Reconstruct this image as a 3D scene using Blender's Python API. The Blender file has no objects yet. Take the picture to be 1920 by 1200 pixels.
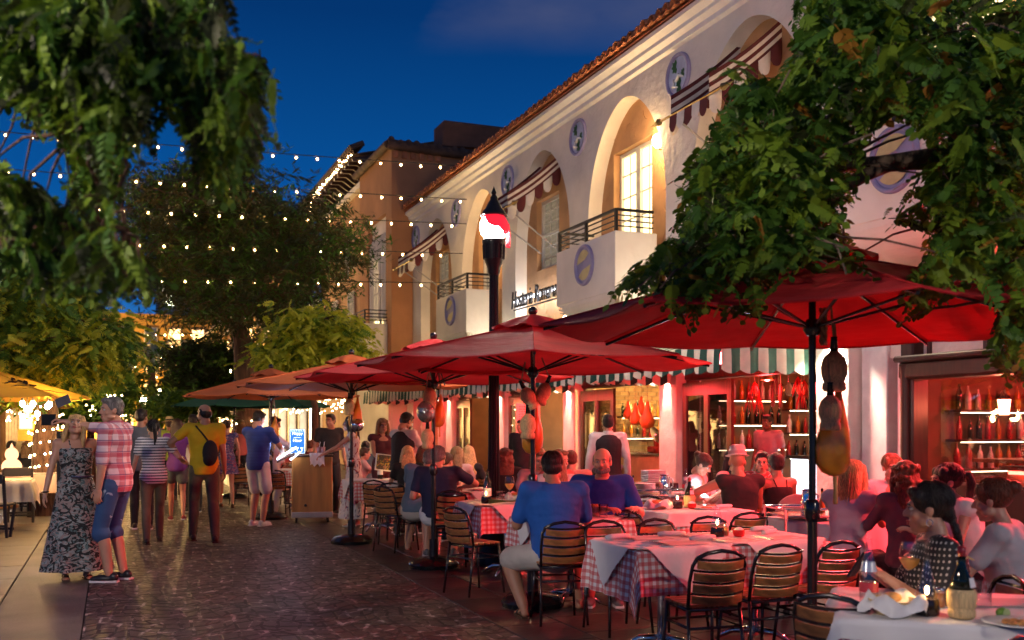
import bpy, bmesh, math, random
import numpy as np
from math import sin, cos, pi, radians, sqrt, atan2
from mathutils import Vector, Matrix, Euler, noise
random.seed(7); np.random.seed(7)
SC = bpy.context.scene
COL = SC.collection
# ------------------------------------------------------------------ camera, sky, exposure
FX = 1877.0; CAMH = 1.5
TH = atan2(750.0, FX); CT = cos(TH); ST = sin(TH)
cam_d = bpy.data.cameras.new('camera'); cam = bpy.data.objects.new('camera', cam_d); COL.objects.link(cam)
cam.location = (0, 0, CAMH); cam.rotation_euler = (pi/2, 0, -TH)
cam_d.sensor_width = 36; cam_d.lens = FX/1920*36; cam_d.shift_y = 200/1920
cam_d.clip_start = 0.05; cam_d.clip_end = 2000
cam_d.dof.use_dof = True; cam_d.dof.focus_distance = 9.0; cam_d.dof.aperture_fstop = 2.6
SC.camera = cam
SC.view_settings.view_transform = 'Standard'; SC.view_settings.look = 'None'
SC.view_settings.exposure = 1.8; SC.view_settings.gamma = 1; SC.view_settings.use_curve_mapping = False
SC.render.engine = 'CYCLES'
cy = SC.cycles
cy.use_denoising = True; cy.max_bounces = 6; cy.diffuse_bounces = 3; cy.glossy_bounces = 3
cy.transmission_bounces = 5; cy.transparent_max_bounces = 12; cy.sample_clamp_indirect = 4.0
cy.caustics_reflective = False; cy.caustics_refractive = False; cy.use_light_tree = True
cy.use_adaptive_sampling = False

W = bpy.data.worlds.new('World'); SC.world = W; W.use_nodes = True
nt = W.node_tree; nt.nodes.clear()
def N(t, ty, **k):
    n = t.nodes.new(ty)
    for a, b in k.items(): setattr(n, a, b)
    return n
tc = N(nt, 'ShaderNodeTexCoord'); sep = N(nt, 'ShaderNodeSeparateXYZ'); nt.links.new(tc.outputs['Generated'], sep.inputs[0])
cr = N(nt, 'ShaderNodeValToRGB'); e = cr.color_ramp.elements
e[0].position = 0.0; e[0].color = (0.20, 0.19, 0.24, 1); e[1].position = 1.0; e[1].color = (0.0, 0.012, 0.07, 1)
for p, c_ in ((0.08, (0.03, 0.13, 0.36, 1)), (0.13, (0.006, 0.125, 0.43, 1)), (0.22, (0.002, 0.075, 0.29, 1)), (0.38, (0.001, 0.032, 0.145, 1))):
    q = e.new(p); q.color = c_
nt.links.new(sep.outputs['Z'], cr.inputs[0])
mp = N(nt, 'ShaderNodeMapping'); mp.inputs['Scale'].default_value = (1.6, 1.6, 4.0); mp.inputs['Location'].default_value = (2.15, 0.2, 0.55)
nz = N(nt, 'ShaderNodeTexNoise'); nz.inputs['Scale'].default_value = 1.7; nz.inputs['Detail'].default_value = 6
nt.links.new(tc.outputs['Generated'], mp.inputs[0]); nt.links.new(mp.outputs[0], nz.inputs['Vector'])
c2 = N(nt, 'ShaderNodeValToRGB'); c2.color_ramp.elements[0].position = 0.40; c2.color_ramp.elements[1].position = 0.62
nt.links.new(nz.outputs['Fac'], c2.inputs[0])
c3 = N(nt, 'ShaderNodeMapRange'); c3.inputs['From Min'].default_value = 0.345; c3.inputs['From Max'].default_value = 0.375
nt.links.new(sep.outputs['Z'], c3.inputs['Value'])
mm = N(nt, 'ShaderNodeMath', operation='MULTIPLY'); nt.links.new(c2.outputs[0], mm.inputs[0]); nt.links.new(c3.outputs[0], mm.inputs[1])
mx = N(nt, 'ShaderNodeMix', data_type='RGBA'); nt.links.new(mm.outputs[0], mx.inputs['Factor'])
nt.links.new(cr.outputs[0], mx.inputs['A']); mx.inputs['B'].default_value = (0.062, 0.078, 0.17, 1)
bg = N(nt, 'ShaderNodeBackground'); bg.inputs['Strength'].default_value = 0.32
nt.links.new(mx.outputs['Result'], bg.inputs[0])
wo = N(nt, 'ShaderNodeOutputWorld'); nt.links.new(bg.outputs[0], wo.inputs[0])

# ------------------------------------------------------------------ place helpers
def ray(px):
    u = (px-960)/FX
    return u*CT+ST, -u*ST+CT
def P(px, d, py=None):
    x, y = ray(px)
    return Vector((x*d, y*d, 0 if py is None else CAMH+(800-py)/FX*d))
def G(px, py, z=0.0):
    return P(px, FX*(CAMH-z)/(py-800)) + Vector((0, 0, z))

# ------------------------------------------------------------------ materials
MATS = {}
def lin(c):
    return tuple(((v/12.92) if v <= 0.04045 else ((v+0.055)/1.055)**2.4) for v in c[:3])
def hexc(h): return lin(tuple(int(h[i:i+2], 16)/255 for i in (0, 2, 4)))
def mat(name, col=(0.5, 0.5, 0.5), rough=0.6, metal=0.0, var=0.12, vscale=6.0, bump=0.0, bscale=30.0, emit=None, estr=0.0,
        spec=0.5, trans=0.0, sub=0.0, stretch=None, obj_var=0.0, coord='Object', col2=None, alpha=1.0, sheen=0.0, detail=4):
    if name in MATS: return MATS[name]
    m = bpy.data.materials.new(name); m.use_nodes = True; t = m.node_tree
    b = t.nodes['Principled BSDF']; MATS[name] = m
    b.inputs['Roughness'].default_value = rough; b.inputs['Metallic'].default_value = metal
    b.inputs['Specular IOR Level'].default_value = spec; b.inputs['Transmission Weight'].default_value = trans
    if sheen: b.inputs['Sheen Weight'].default_value = sheen
    if alpha < 1: b.inputs['Alpha'].default_value = alpha
    if sub:
        b.inputs['Subsurface Weight'].default_value = sub; b.inputs['Subsurface Radius'].default_value = (0.02, 0.008, 0.004); b.inputs['Subsurface Scale'].default_value = 0.5
    tcn = N(t, 'ShaderNodeTexCoord'); src = tcn.outputs[coord]
    if stretch:
        mpn = N(t, 'ShaderNodeMapping'); mpn.inputs['Scale'].default_value = stretch; t.links.new(src, mpn.inputs[0]); src = mpn.outputs[0]
    nz = N(t, 'ShaderNodeTexNoise'); nz.inputs['Scale'].default_value = vscale; nz.inputs['Detail'].default_value = detail; t.links.new(src, nz.inputs['Vector'])
    mix = N(t, 'ShaderNodeMix', data_type='RGBA')
    c_b = col2 if col2 else tuple(min(1, v*(1+var)) for v in col)
    c_a = col if col2 else tuple(v*(1-var) for v in col)
    mix.inputs['A'].default_value = (*c_a, 1); mix.inputs['B'].default_value = (*c_b, 1)
    mr = N(t, 'ShaderNodeMapRange'); mr.inputs['From Min'].default_value = 0.32; mr.inputs['From Max'].default_value = 0.68
    t.links.new(nz.outputs['Fac'], mr.inputs['Value']); t.links.new(mr.outputs[0], mix.inputs['Factor'])
    out = mix.outputs['Result']
    if obj_var:
        oi = N(t, 'ShaderNodeObjectInfo'); mr2 = N(t, 'ShaderNodeMapRange'); mr2.inputs['To Min'].default_value = 1-obj_var; mr2.inputs['To Max'].default_value = 1+obj_var
        t.links.new(oi.outputs['Random'], mr2.inputs['Value'])
        hs = N(t, 'ShaderNodeHueSaturation'); t.links.new(mr2.outputs[0], hs.inputs['Value']); t.links.new(out, hs.inputs['Color']); out = hs.outputs[0]
    t.links.new(out, b.inputs['Base Color'])
    if bump:
        n2 = N(t, 'ShaderNodeTexNoise'); n2.inputs['Scale'].default_value = bscale; n2.inputs['Detail'].default_value = 4; t.links.new(src, n2.inputs['Vector'])
        bp = N(t, 'ShaderNodeBump'); bp.inputs['Strength'].default_value = 1.0; bp.inputs['Distance'].default_value = bump
        t.links.new(n2.outputs['Fac'], bp.inputs['Height']); t.links.new(bp.outputs[0], b.inputs['Normal'])
    if emit:
        b.inputs['Emission Color'].default_value = (*emit, 1); b.inputs['Emission Strength'].default_value = estr
    m['out'] = 1
    return m
def base_sock(m): return m.node_tree.nodes['Principled BSDF'].inputs['Base Color']
def math_n(t, op, a, b=None):
    n = N(t, 'ShaderNodeMath', operation=op)
    for i, v in enumerate((a, b)):
        if v is None: continue
        if isinstance(v, (int, float)): n.inputs[i].default_value = v
        else: t.links.new(v, n.inputs[i])
    return n.outputs[0]
def stripes_fac(t, src, axis, period, duty=0.5, phase=0.0):
    s = N(t, 'ShaderNodeSeparateXYZ'); t.links.new(src, s.inputs[0])
    v = math_n(t, 'FRACT', math_n(t, 'ADD', math_n(t, 'DIVIDE', s.outputs[axis], period), 100.0+phase))
    return math_n(t, 'LESS_THAN', v, duty)
def pattern_mat(name, layers, base, rough=0.8, coord='UV', bump=0.002, var=0.1):
    """layers: list of (axis, period, duty, phase, colour, opacity)"""
    if name in MATS: return MATS[name]
    m = mat(name, base, rough, var=var, bump=bump, bscale=25); t = m.node_tree; tcn = N(t, 'ShaderNodeTexCoord')
    sock = base_sock(m); cur = sock.links[0].from_socket
    for ax, per, duty, ph, c_, op in layers:
        f = math_n(t, 'MULTIPLY', stripes_fac(t, tcn.outputs[coord], ax, per, duty, ph), op)
        mi = N(t, 'ShaderNodeMix', data_type='RGBA'); t.links.new(f, mi.inputs['Factor']); t.links.new(cur, mi.inputs['A']); mi.inputs['B'].default_value = (*c_, 1)
        cur = mi.outputs['Result']
    t.links.new(cur, sock)
    return m
def blotch_mat(name, cols, scale=18, stretch=(1, 1, 1), base=(0.8, 0.8, 0.8), rough=0.8, thr=0.5, dist=1.5, coord='Object', kind='noise'):
    if name in MATS: return MATS[name]
    m = mat(name, base, rough, var=0.05, bump=0.002, bscale=20); t = m.node_tree; tcn = N(t, 'ShaderNodeTexCoord')
    sock = base_sock(m); cur = sock.links[0].from_socket
    for i, c_ in enumerate(cols):
        mpn = N(t, 'ShaderNodeMapping'); mpn.inputs['Scale'].default_value = stretch; mpn.inputs['Location'].default_value = (i*3.3, i*1.7, i*2.1); t.links.new(tcn.outputs[coord], mpn.inputs[0])
        nz = N(t, 'ShaderNodeTexNoise'); nz.inputs['Scale'].default_value = scale*(1+0.3*i); nz.inputs['Detail'].default_value = 2; nz.inputs['Distortion'].default_value = dist
        t.links.new(mpn.outputs[0], nz.inputs['Vector'])
        f = math_n(t, 'GREATER_THAN', nz.outputs['Fac'], thr if not isinstance(thr, (list, tuple)) else thr[i])
        mi = N(t, 'ShaderNodeMix', data_type='RGBA'); t.links.new(f, mi.inputs['Factor']); t.links.new(cur, mi.inputs['A']); mi.inputs['B'].default_value = (*c_, 1); cur = mi.outputs['Result']
    t.links.new(cur, sock); return m
def dots_mat(name, base, dot, period=0.03, r=0.3):
    if name in MATS: return MATS[name]
    m = mat(name, base, 0.7, bump=0.002, bscale=25); t = m.node_tree; tcn = N(t, 'ShaderNodeTexCoord'); s = N(t, 'ShaderNodeSeparateXYZ'); t.links.new(tcn.outputs['Object'], s.inputs[0])
    a = math_n(t, 'ADD', s.outputs[0], math_n(t, 'MULTIPLY', s.outputs[1], 1.0)); bb = s.outputs[2]
    fa = math_n(t, 'SUBTRACT', math_n(t, 'FRACT', math_n(t, 'ADD', math_n(t, 'DIVIDE', a, period), 50)), .5)
    fb = math_n(t, 'SUBTRACT', math_n(t, 'FRACT', math_n(t, 'ADD', math_n(t, 'DIVIDE', bb, period), 50)), .5)
    d = math_n(t, 'SQRT', math_n(t, 'ADD', math_n(t, 'MULTIPLY', fa, fa), math_n(t, 'MULTIPLY', fb, fb)))
    f = math_n(t, 'LESS_THAN', d, r); sock = base_sock(m); cur = sock.links[0].from_socket
    mi = N(t, 'ShaderNodeMix', data_type='RGBA'); t.links.new(f, mi.inputs['Factor']); t.links.new(cur, mi.inputs['A']); mi.inputs['B'].default_value = (*dot, 1); t.links.new(mi.outputs['Result'], sock)
    return m
def emat(name, col, s, sample=True):
    if name in MATS: return MATS[name]
    m = bpy.data.materials.new(name); m.use_nodes = True; t = m.node_tree; t.nodes.clear(); MATS[name] = m
    em = N(t, 'ShaderNodeEmission'); em.inputs[0].default_value = (*col, 1); em.inputs[1].default_value = s
    o = N(t, 'ShaderNodeOutputMaterial'); t.links.new(em.outputs[0], o.inputs[0])
    if not sample: m.cycles.emission_sampling = 'NONE'
    return m
def glassmat(name='glass', col=(1, 1, 1), rough=0.02, mixv=0.75):
    if name in MATS: return MATS[name]
    m = bpy.data.materials.new(name); m.use_nodes = True; t = m.node_tree; t.nodes.clear(); MATS[name] = m
    tr = N(t, 'ShaderNodeBsdfTransparent'); tr.inputs[0].default_value = (*col, 1)
    gl = N(t, 'ShaderNodeBsdfGlossy'); gl.inputs['Roughness'].default_value = rough
    fr = N(t, 'ShaderNodeFresnel'); fr.inputs[0].default_value = 1.5
    mi = N(t, 'ShaderNodeMixShader'); o = N(t, 'ShaderNodeOutputMaterial')
    gg = N(t, 'ShaderNodeNewGeometry'); f = math_n(t, 'MINIMUM', math_n(t, 'ADD', math_n(t, 'MULTIPLY', fr.outputs[0], 1.9), 0.07), 1.0)
    f = math_n(t, 'MULTIPLY', f, math_n(t, 'SUBTRACT', 1.0, gg.outputs['Backfacing']))
    t.links.new(f, mi.inputs[0]); t.links.new(tr.outputs[0], mi.inputs[1]); t.links.new(gl.outputs[0], mi.inputs[2]); t.links.new(mi.outputs[0], o.inputs[0])
    return m

# ------------------------------------------------------------------ mesh builder
class MB:
    def __init__(s): s.v = []; s.f = []; s.uv = {}; s.mi = []; s.cur = 0
    def add(s, vs, fs, uvs=None):
        o = len(s.v); s.v += [tuple(v) for v in vs]
        for i, f in enumerate(fs):
            s.f.append(tuple(o+k for k in f)); s.mi.append(s.cur)
        if uvs:
            for i, u in enumerate(uvs): s.uv[o+i] = u
        return s
    def box(s, c, d, rz=0, M=None, bev=0.0):
        x, y, z = d[0]/2, d[1]/2, d[2]/2
        if bev <= 0:
            vs = [(-x, -y, -z), (x, -y, -z), (x, y, -z), (-x, y, -z), (-x, -y, z), (x, -y, z), (x, y, z), (-x, y, z)]
            fs = [(3, 2, 1, 0), (4, 5, 6, 7), (0, 1, 5, 4), (1, 2, 6, 5), (2, 3, 7, 6), (3, 0, 4, 7)]
        else:
            b = min(bev, x*.9, y*.9, z*.9); vs = []; fs = []
            rings = [(z, b), (z-b, 0), (-z+b, 0), (-z, b)]
            for zz, i in rings:
                xx, yy = x-i, y-i; k = b if i == 0 else b*0.01
                vs += [(-xx+k, -yy, zz), (xx-k, -yy, zz), (xx, -yy+k, zz), (xx, yy-k, zz), (xx-k, yy, zz), (-xx+k, yy, zz), (-xx, yy-k, zz), (-xx, -yy+k, zz)]
            for r in range(3):
                for i in range(8): j = (i+1) % 8; fs.append((r*8+i, r*8+8+i, r*8+8+j, r*8+j))
            fs.append(tuple(range(8))); fs.append(tuple(range(31, 23, -1)))
        Mx = Matrix.Translation(Vector(c)) @ (M if M is not None else Matrix.Rotation(rz, 4, 'Z'))
        s.add([Mx @ Vector(v) for v in vs], fs); return s
    def tube(s, pts, rad, n=10, caps=True, flat=1.0, up=None):
        pts = [Vector(p) for p in pts]; m = len(pts)
        if isinstance(rad, (int, float)): rad = [rad]*m
        prev = None; vs = []; fs = []
        for i, p in enumerate(pts):
            t = (pts[min(i+1, m-1)]-pts[max(i-1, 0)])
            if t.length < 1e-9: t = Vector((0, 0, 1))
            t.normalize()
            if prev is None:
                a = Vector(up) if up else (Vector((0, 0, 1)) if abs(t.z) < .9 else Vector((0, 1, 0)))
                u = t.cross(a).normalized()
            else:
                u = (prev - t*prev.dot(t)).normalized()
            prev = u; w = t.cross(u)
            for k in range(n):
                a = 2*pi*k/n; vs.append(p+u*cos(a)*rad[i]+w*sin(a)*rad[i]*flat)
        for i in range(m-1):
            for k in range(n):
                l = (k+1) % n; fs.append((i*n+k, i*n+l, (i+1)*n+l, (i+1)*n+k))
        if caps: fs.append(tuple(range(n-1, -1, -1))); fs.append(tuple((m-1)*n+k for k in range(n)))
        s.add(vs, fs); return s
    def lathe(s, prof, c=(0, 0, 0), n=20, M=None, caps=True):
        vs = []; fs = []; m = len(prof)
        for r, z in prof:
            for k in range(n): a = 2*pi*k/n; vs.append(Vector((r*cos(a), r*sin(a), z)))
        for i in range(m-1):
            for k in range(n):
                l = (k+1) % n; fs.append((i*n+k, i*n+l, (i+1)*n+l, (i+1)*n+k))
        if caps:
            if prof[0][0] > 1e-5: fs.append(tuple(range(n-1, -1, -1)))
            if prof[-1][0] > 1e-5: fs.append(tuple((m-1)*n+k for k in range(n)))
        Mx = Matrix.Translation(Vector(c)) @ (M if M is not None else Matrix())
        s.add([Mx @ v for v in vs], fs); return s
    def ell(s, c, r, n=14, m=9, M=None):
        if isinstance(r, (int, float)): r = (r, r, r)
        prof = []; vs = []; fs = []
        for i in range(m+1):
            a = -pi/2+pi*i/m
            for k in range(n):
                b = 2*pi*k/n; vs.append(Vector((r[0]*cos(a)*cos(b), r[1]*cos(a)*sin(b), r[2]*sin(a))))
        for i in range(m):
            for k in range(n):
                l = (k+1) % n; fs.append((i*n+k, i*n+l, (i+1)*n+l, (i+1)*n+k))
        Mx = Matrix.Translation(Vector(c)) @ (M if M is not None else Matrix())
        s.add([Mx @ v for v in vs], fs); return s
    def cap(s, p1, p2, r1, r2, n=12):
        p1 = Vector(p1); p2 = Vector(p2); d = (p2-p1); L = d.length
        if L < 1e-6: return s.ell(p1, r1)
        t = d/L; pts = []; rs = []
        for a in (-90, -60, -30): pts.append(p1+t*r1*sin(radians(a))); rs.append(max(1e-4, r1*cos(radians(a))))
        pts.append(p1); rs.append(r1); pts.append(p2); rs.append(r2)
        for a in (30, 60, 90): pts.append(p2+t*r2*sin(radians(a))); rs.append(max(1e-4, r2*cos(radians(a))))
        return s.tube(pts, rs, n)
    def loft(s, rings, n=20):
        """rings: (centre, rx, ry, Matrix3 or None)"""
        vs = []; fs = []; m = len(rings)
        for c, rx, ry, M in rings:
            c = Vector(c)
            for k in range(n):
                a = 2*pi*k/n; p = Vector((rx*cos(a), ry*sin(a), 0)); vs.append(c+(M @ p if M is not None else p))
        for i in range(m-1):
            for k in range(n):
                l = (k+1) % n; fs.append((i*n+k, i*n+l, (i+1)*n+l, (i+1)*n+k))
        fs.append(tuple(range(n-1, -1, -1))); fs.append(tuple((m-1)*n+k for k in range(n)))
        s.add(vs, fs); return s
    def prism(s, poly, z0, z1, M=None):
        n = len(poly); vs = [Vector((p[0], p[1], z0)) for p in poly]+[Vector((p[0], p[1], z1)) for p in poly]
        fs = [tuple(range(n-1, -1, -1)), tuple(range(n, 2*n))]+[(i, (i+1) % n, n+(i+1) % n, n+i) for i in range(n)]
        s.add([M @ v for v in vs] if M is not None else vs, fs); return s
    def mesh(s, name, mats, smooth=False):
        me = bpy.data.meshes.new(name); me.from_pydata(s.v, [], s.f)
        if not isinstance(mats, (list, tuple)): mats = [mats]
        for m in mats: me.materials.append(m)
        if len(mats) > 1: me.polygons.foreach_set('material_index', s.mi)
        if s.uv:
            ul = me.uv_layers.new(name='UVMap'); li = np.zeros(len(me.loops), dtype=np.int32); me.loops.foreach_get('vertex_index', li)
            arr = np.zeros((len(s.v), 2))
            for k, u in s.uv.items(): arr[k] = u
            ul.data.foreach_set('uv', arr[li].ravel())
        if smooth:
            me.polygons.foreach_set('use_smooth', [True]*len(me.polygons))
            if smooth == 'auto': me.set_sharp_from_angle(angle=radians(38))
        me.validate(); me.update(); return me
    def build(s, name, mats, parent=None, smooth='auto', kind=None, label=None, loc=None, rz=None):
        o = bpy.data.objects.new(name, s.mesh(name, mats, smooth)); COL.objects.link(o)
        if parent: o.parent = parent
        if kind: o['kind'] = kind
        if label: o['label'] = label
        if loc is not None: o.location = loc
        if rz is not None: o.rotation_euler.z = rz
        return o
def link(name, me, parent=None, loc=(0, 0, 0), rot=None, kind=None):
    o = bpy.data.objects.new(name, me); COL.objects.link(o); o.location = loc
    if rot is not None: o.rotation_euler = rot
    if parent: o.parent = parent
    if kind: o['kind'] = kind
    return o
def tag(o, label, cat, group=None):
    o['label'] = label; o['category'] = cat
    if group: o['group'] = group
    return o
def thing(name, label, cat, loc=(0, 0, 0), rz=0, group=None):
    o = bpy.data.objects.new(name, None); COL.objects.link(o); o.location = loc; o.rotation_euler = (0, 0, rz); o.empty_display_size = .1
    return tag(o, label, cat, group)
def copy_tree(o, parent=None):
    c = o.copy(); COL.objects.link(c); c.parent = parent
    for ch in list(o.children): copy_tree(ch, c)
    return c
def dup(o, label, loc=None, rz=None):
    c = copy_tree(o); c['label'] = label
    if loc is not None: c.location = loc
    if rz is not None: c.rotation_euler = (0, 0, rz)
    return c
def lamp(kind, loc, col, power, size=0.05, parent=None, rot=None, spot=None, blend=0.5, name='light', sizey=None):
    l = bpy.data.lights.new(name, kind); l.color = col; l.energy = power
    if kind in ('POINT', 'SPOT'): l.shadow_soft_size = size
    if kind == 'AREA':
        l.size = size
        if sizey: l.shape = 'RECTANGLE'; l.size_y = sizey
    if kind == 'SPOT': l.spot_size = spot or radians(90); l.spot_blend = blend
    o = bpy.data.objects.new(name, l); COL.objects.link(o); o.location = loc
    if rot is not None: o.rotation_euler = rot
    if parent: o.parent = parent
    return o
def rot_to(d):
    return Vector(d).to_track_quat('-Z', 'Y').to_euler()
WARM = (1.0, 0.62, 0.28); WWHITE = (1.0, 0.86, 0.66); RED = (1.0, 0.045, 0.05)

def cmat(*a, **k):
    m = mat(*a, **k); t = m.node_tree; bs = t.nodes['Principled BSDF']; out = [n for n in t.nodes if n.type == 'OUTPUT_MATERIAL'][0]
    tl = N(t, 'ShaderNodeBsdfTranslucent'); ad = N(t, 'ShaderNodeMixShader'); ad.inputs[0].default_value = .18
    t.links.new(base_sock(m).links[0].from_socket, tl.inputs[0]); t.links.new(bs.outputs[0], ad.inputs[1]); t.links.new(tl.outputs[0], ad.inputs[2]); t.links.new(ad.outputs[0], out.inputs[0]); return m
M = dict(
 white=mat('white_stucco', (0.76, 0.70, 0.61), 0.85, var=0.13, vscale=0.9, bump=0.018, bscale=7, detail=9),
 column=mat('column_plaster', (0.72, 0.69, 0.63), 0.8, var=0.12, vscale=2.5, bump=0.015, bscale=7),
 trim=mat('trim_paint', (0.78, 0.76, 0.72), 0.6, var=0.05),
 tan=mat('tan_stucco', (0.46, 0.25, 0.115), 0.85, var=0.18, vscale=1.8, bump=0.02, bscale=5),
 tan2=mat('orange_stucco', (0.42, 0.19, 0.085), 0.88, var=0.14, vscale=1.0, bump=0.012, bscale=6),
 tile=mat('roof_terracotta', (0.36, 0.13, 0.055), 0.75, var=0.35, vscale=5, bump=0.004, obj_var=0.35),
 tiledark=mat('weathered_roof_tile', (0.10, 0.055, 0.035), 0.85, var=0.4, vscale=4, bump=0.01),
 purple=mat('lilac_paint', (0.27, 0.25, 0.42), 0.7, var=0.1),
 pale=mat('pale_blue_glaze', (0.5, 0.55, 0.68), 0.5, var=0.15),
 leafg=mat('painted_leaf_green', (0.03, 0.13, 0.03), 0.6),
 black=mat('black_iron', (0.012, 0.012, 0.014), 0.42, var=0.2, spec=0.3),
 gloss=mat('black_gloss_tube', (0.01, 0.01, 0.012), 0.22, var=0.1, spec=0.7),
 steel=mat('steel', (0.6, 0.6, 0.6), 0.22, metal=1.0, var=0.05),
 wood=mat('slat_wood', (0.33, 0.14, 0.045), 0.42, var=0.35, vscale=3, stretch=(2, 14, 14), obj_var=0.15),
 darkwood=mat('dark_wood', (0.045, 0.018, 0.012), 0.4, var=0.3, vscale=3, stretch=(8, 8, 1)),
 redwood=mat('red_door_wood', (0.09, 0.014, 0.010), 0.35, var=0.3, vscale=3, stretch=(8, 8, 1)),
 podium=mat('honey_wood', (0.42, 0.17, 0.035), 0.38, var=0.25, vscale=2, stretch=(6, 6, 0.7)),
 canopy=cmat('red_canvas', (0.52, 0.012, 0.018), 0.85, var=0.16, vscale=2, bump=0.03, bscale=2.2, stretch=(1, 1, 5)),
 canopy_o=cmat('faded_red_canvas', (0.55, 0.13, 0.035), 0.85, var=0.14, vscale=2, bump=0.03, bscale=2.2, stretch=(1, 1, 5)),
 yellow=cmat('mustard_canvas', (0.62, 0.36, 0.04), 0.85, var=0.06, vscale=2),
 greenc=cmat('green_canvas', (0.012, 0.11, 0.07), 0.85, var=0.1, vscale=2),
 cloth=mat('white_table_linen', (0.74, 0.73, 0.73), 0.85, var=0.04, vscale=3, bump=0.003, bscale=12),
 paper=mat('white_paper', (0.8, 0.8, 0.8), 0.7, var=0.03),
 porcelain=mat('porcelain', (0.78, 0.78, 0.76), 0.15, var=0.02),
 wicker=mat('wicker_straw', (0.62, 0.45, 0.22), 0.7, var=0.35, vscale=8, stretch=(30, 30, 1.5), bump=0.004, bscale=10),
 rope=mat('rope_fibre', (0.32, 0.24, 0.15), 0.9, var=0.3, vscale=30),
 bark=mat('tree_bark', (0.10, 0.05, 0.028), 0.95, var=0.45, vscale=3, stretch=(5, 5, 1), bump=0.03, bscale=8),
 barkp=mat('pale_bark', (0.17, 0.12, 0.085), 0.95, var=0.3, vscale=4, stretch=(5, 5, 1), bump=0.02, bscale=8),
 glass=glassmat(),
 mirror=mat('chrome', (0.8, 0.8, 0.8), 0.08, metal=1.0, var=0.02),
 bulb=emat('lit_bulb', (1.0, 0.62, 0.26), 70.0),
 flame=emat('flame', (1.0, 0.55, 0.18), 25.0),
)
_m = bpy.data.materials.new('amber_bulb_halo'); _m.use_nodes = True; _t = _m.node_tree; _t.nodes.clear(); MATS['amber_bulb_halo'] = _m  # glowing shell imitates the warm halo round each lit bulb
_a = N(_t, 'ShaderNodeBsdfTransparent'); _b = N(_t, 'ShaderNodeEmission'); _b.inputs[0].default_value = (1, .42, .08, 1); _b.inputs[1].default_value = .55; _c = N(_t, 'ShaderNodeMixShader'); _c.inputs[0].default_value = .55; _o = N(_t, 'ShaderNodeOutputMaterial')
_t.links.new(_a.outputs[0], _c.inputs[1]); _t.links.new(_b.outputs[0], _c.inputs[2]); _t.links.new(_c.outputs[0], _o.inputs[0]); _m.cycles.emission_sampling = 'NONE'
gray = (0.022, 0.020, 0.020)
# ================================================================== GROUND
def sheet(name, x0, x1, y0, y1, z, m, nx=1, ny=1, kind='structure', parent=None):
    b = MB()
    vs = [(x0+(x1-x0)*i/nx, y0+(y1-y0)*j/ny, z) for j in range(ny+1) for i in range(nx+1)]
    fs = [(j*(nx+1)+i, j*(nx+1)+i+1, (j+1)*(nx+1)+i+1, (j+1)*(nx+1)+i) for j in range(ny) for i in range(nx)]
    b.add(vs, fs); return b.build(name, m, kind=kind, parent=parent)
conc = mat('concrete', (0.12, 0.11, 0.10), 0.62, var=0.28, vscale=1.6, bump=0.004, bscale=40, detail=8)
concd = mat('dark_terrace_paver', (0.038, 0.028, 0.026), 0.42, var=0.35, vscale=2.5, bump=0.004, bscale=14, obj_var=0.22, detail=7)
slabm = mat('left_slab', (0.105, 0.092, 0.078), 0.6, var=0.22, vscale=2.0, bump=0.004, bscale=30, obj_var=0.14, detail=7)
sheet('ground', -300, 300, -60, 700, -0.035, mat('far_ground', (0.05, 0.045, 0.04), 0.8))
grout = mat('street_grout', (0.075, 0.07, 0.068), 0.6, var=0.3, vscale=3, col2=None)
# light mortar lines come and go: mix pale and dark mortar
mtr = mat('pale_mortar', (0.030, 0.024, 0.022), 0.6, vscale=6.5, col2=(0.50, 0.43, 0.40), detail=6)
mtr.node_tree.nodes['Map Range'].inputs['From Min'].default_value = 0.50; mtr.node_tree.nodes['Map Range'].inputs['From Max'].default_value = 0.68
street = sheet('street', -0.2, 2.7, -3, 90, -0.001, mtr)
sheet('concrete_kerb_strip', -0.87, -0.21, -3, 90, 0.0, conc)
stonem = mat('cobble_stone', (0.058, 0.044, 0.038), 0.46, spec=.4, var=0.45, vscale=1.3, bump=0.006, bscale=22, obj_var=0.25, detail=7)
# cobbles: wavy courses of irregular stones, pale mortar between
def cobbles():
    nx, y0, y1 = 27, 5.6, 24.0
    ny = int((y1-y0)/0.155); rr = random.Random(3)
    g = {}
    for j in range(ny+1):
        for i in range(nx+1):
            fx = i/nx; x = -0.2+2.9*fx; y = y0+j*0.155
            y += 0.10*sin(fx*2*pi*3.0+0.35*sin(j*0.5))+0.035*sin(j*1.7+fx*20)
            jx = 0 if i in (0, nx) else rr.uniform(-.034, .034)+0.03*sin(j*0.9)
            g[i, j] = Vector((x+jx, y+rr.uniform(-.045, .045), 0))
    cells = []
    for j in range(ny):
        for i in range(nx):
            q = [g[i, j], g[i+1, j], g[i+1, j+1], g[i, j+1]]
            c = sum(q, Vector())/4
            s = []
            for k in range(4):
                v = q[k]-c; s.append(c+v*(1-rr.uniform(0.010, 0.026)/max(v.length, .05)*1.3))
            cells.append((c, s))
    return cells
cells = cobbles()
cells.sort(key=lambda a: (a[0].xy-Vector((0.9, 6.2))).length)
def stone_geo(b, c, s, h):
    top = [c+(v-c)*0.93+Vector((0, 0, h)) for v in s]
    b.add([v+Vector((0, 0, -0.0015)) for v in s]+top, [(4, 5, 6, 7), (0, 1, 5, 4), (1, 2, 6, 5), (2, 3, 7, 6), (3, 0, 4, 7)])
rr = random.Random(5)
for c, s in cells[:290]:
    b = MB(); o = Vector((c.x, c.y, 0)); stone_geo(b, Vector(), [v-o for v in s], rr.uniform(.0005, .0015)); b.build('cobble', stonem, street, smooth=False, loc=o)
b = MB()
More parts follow.
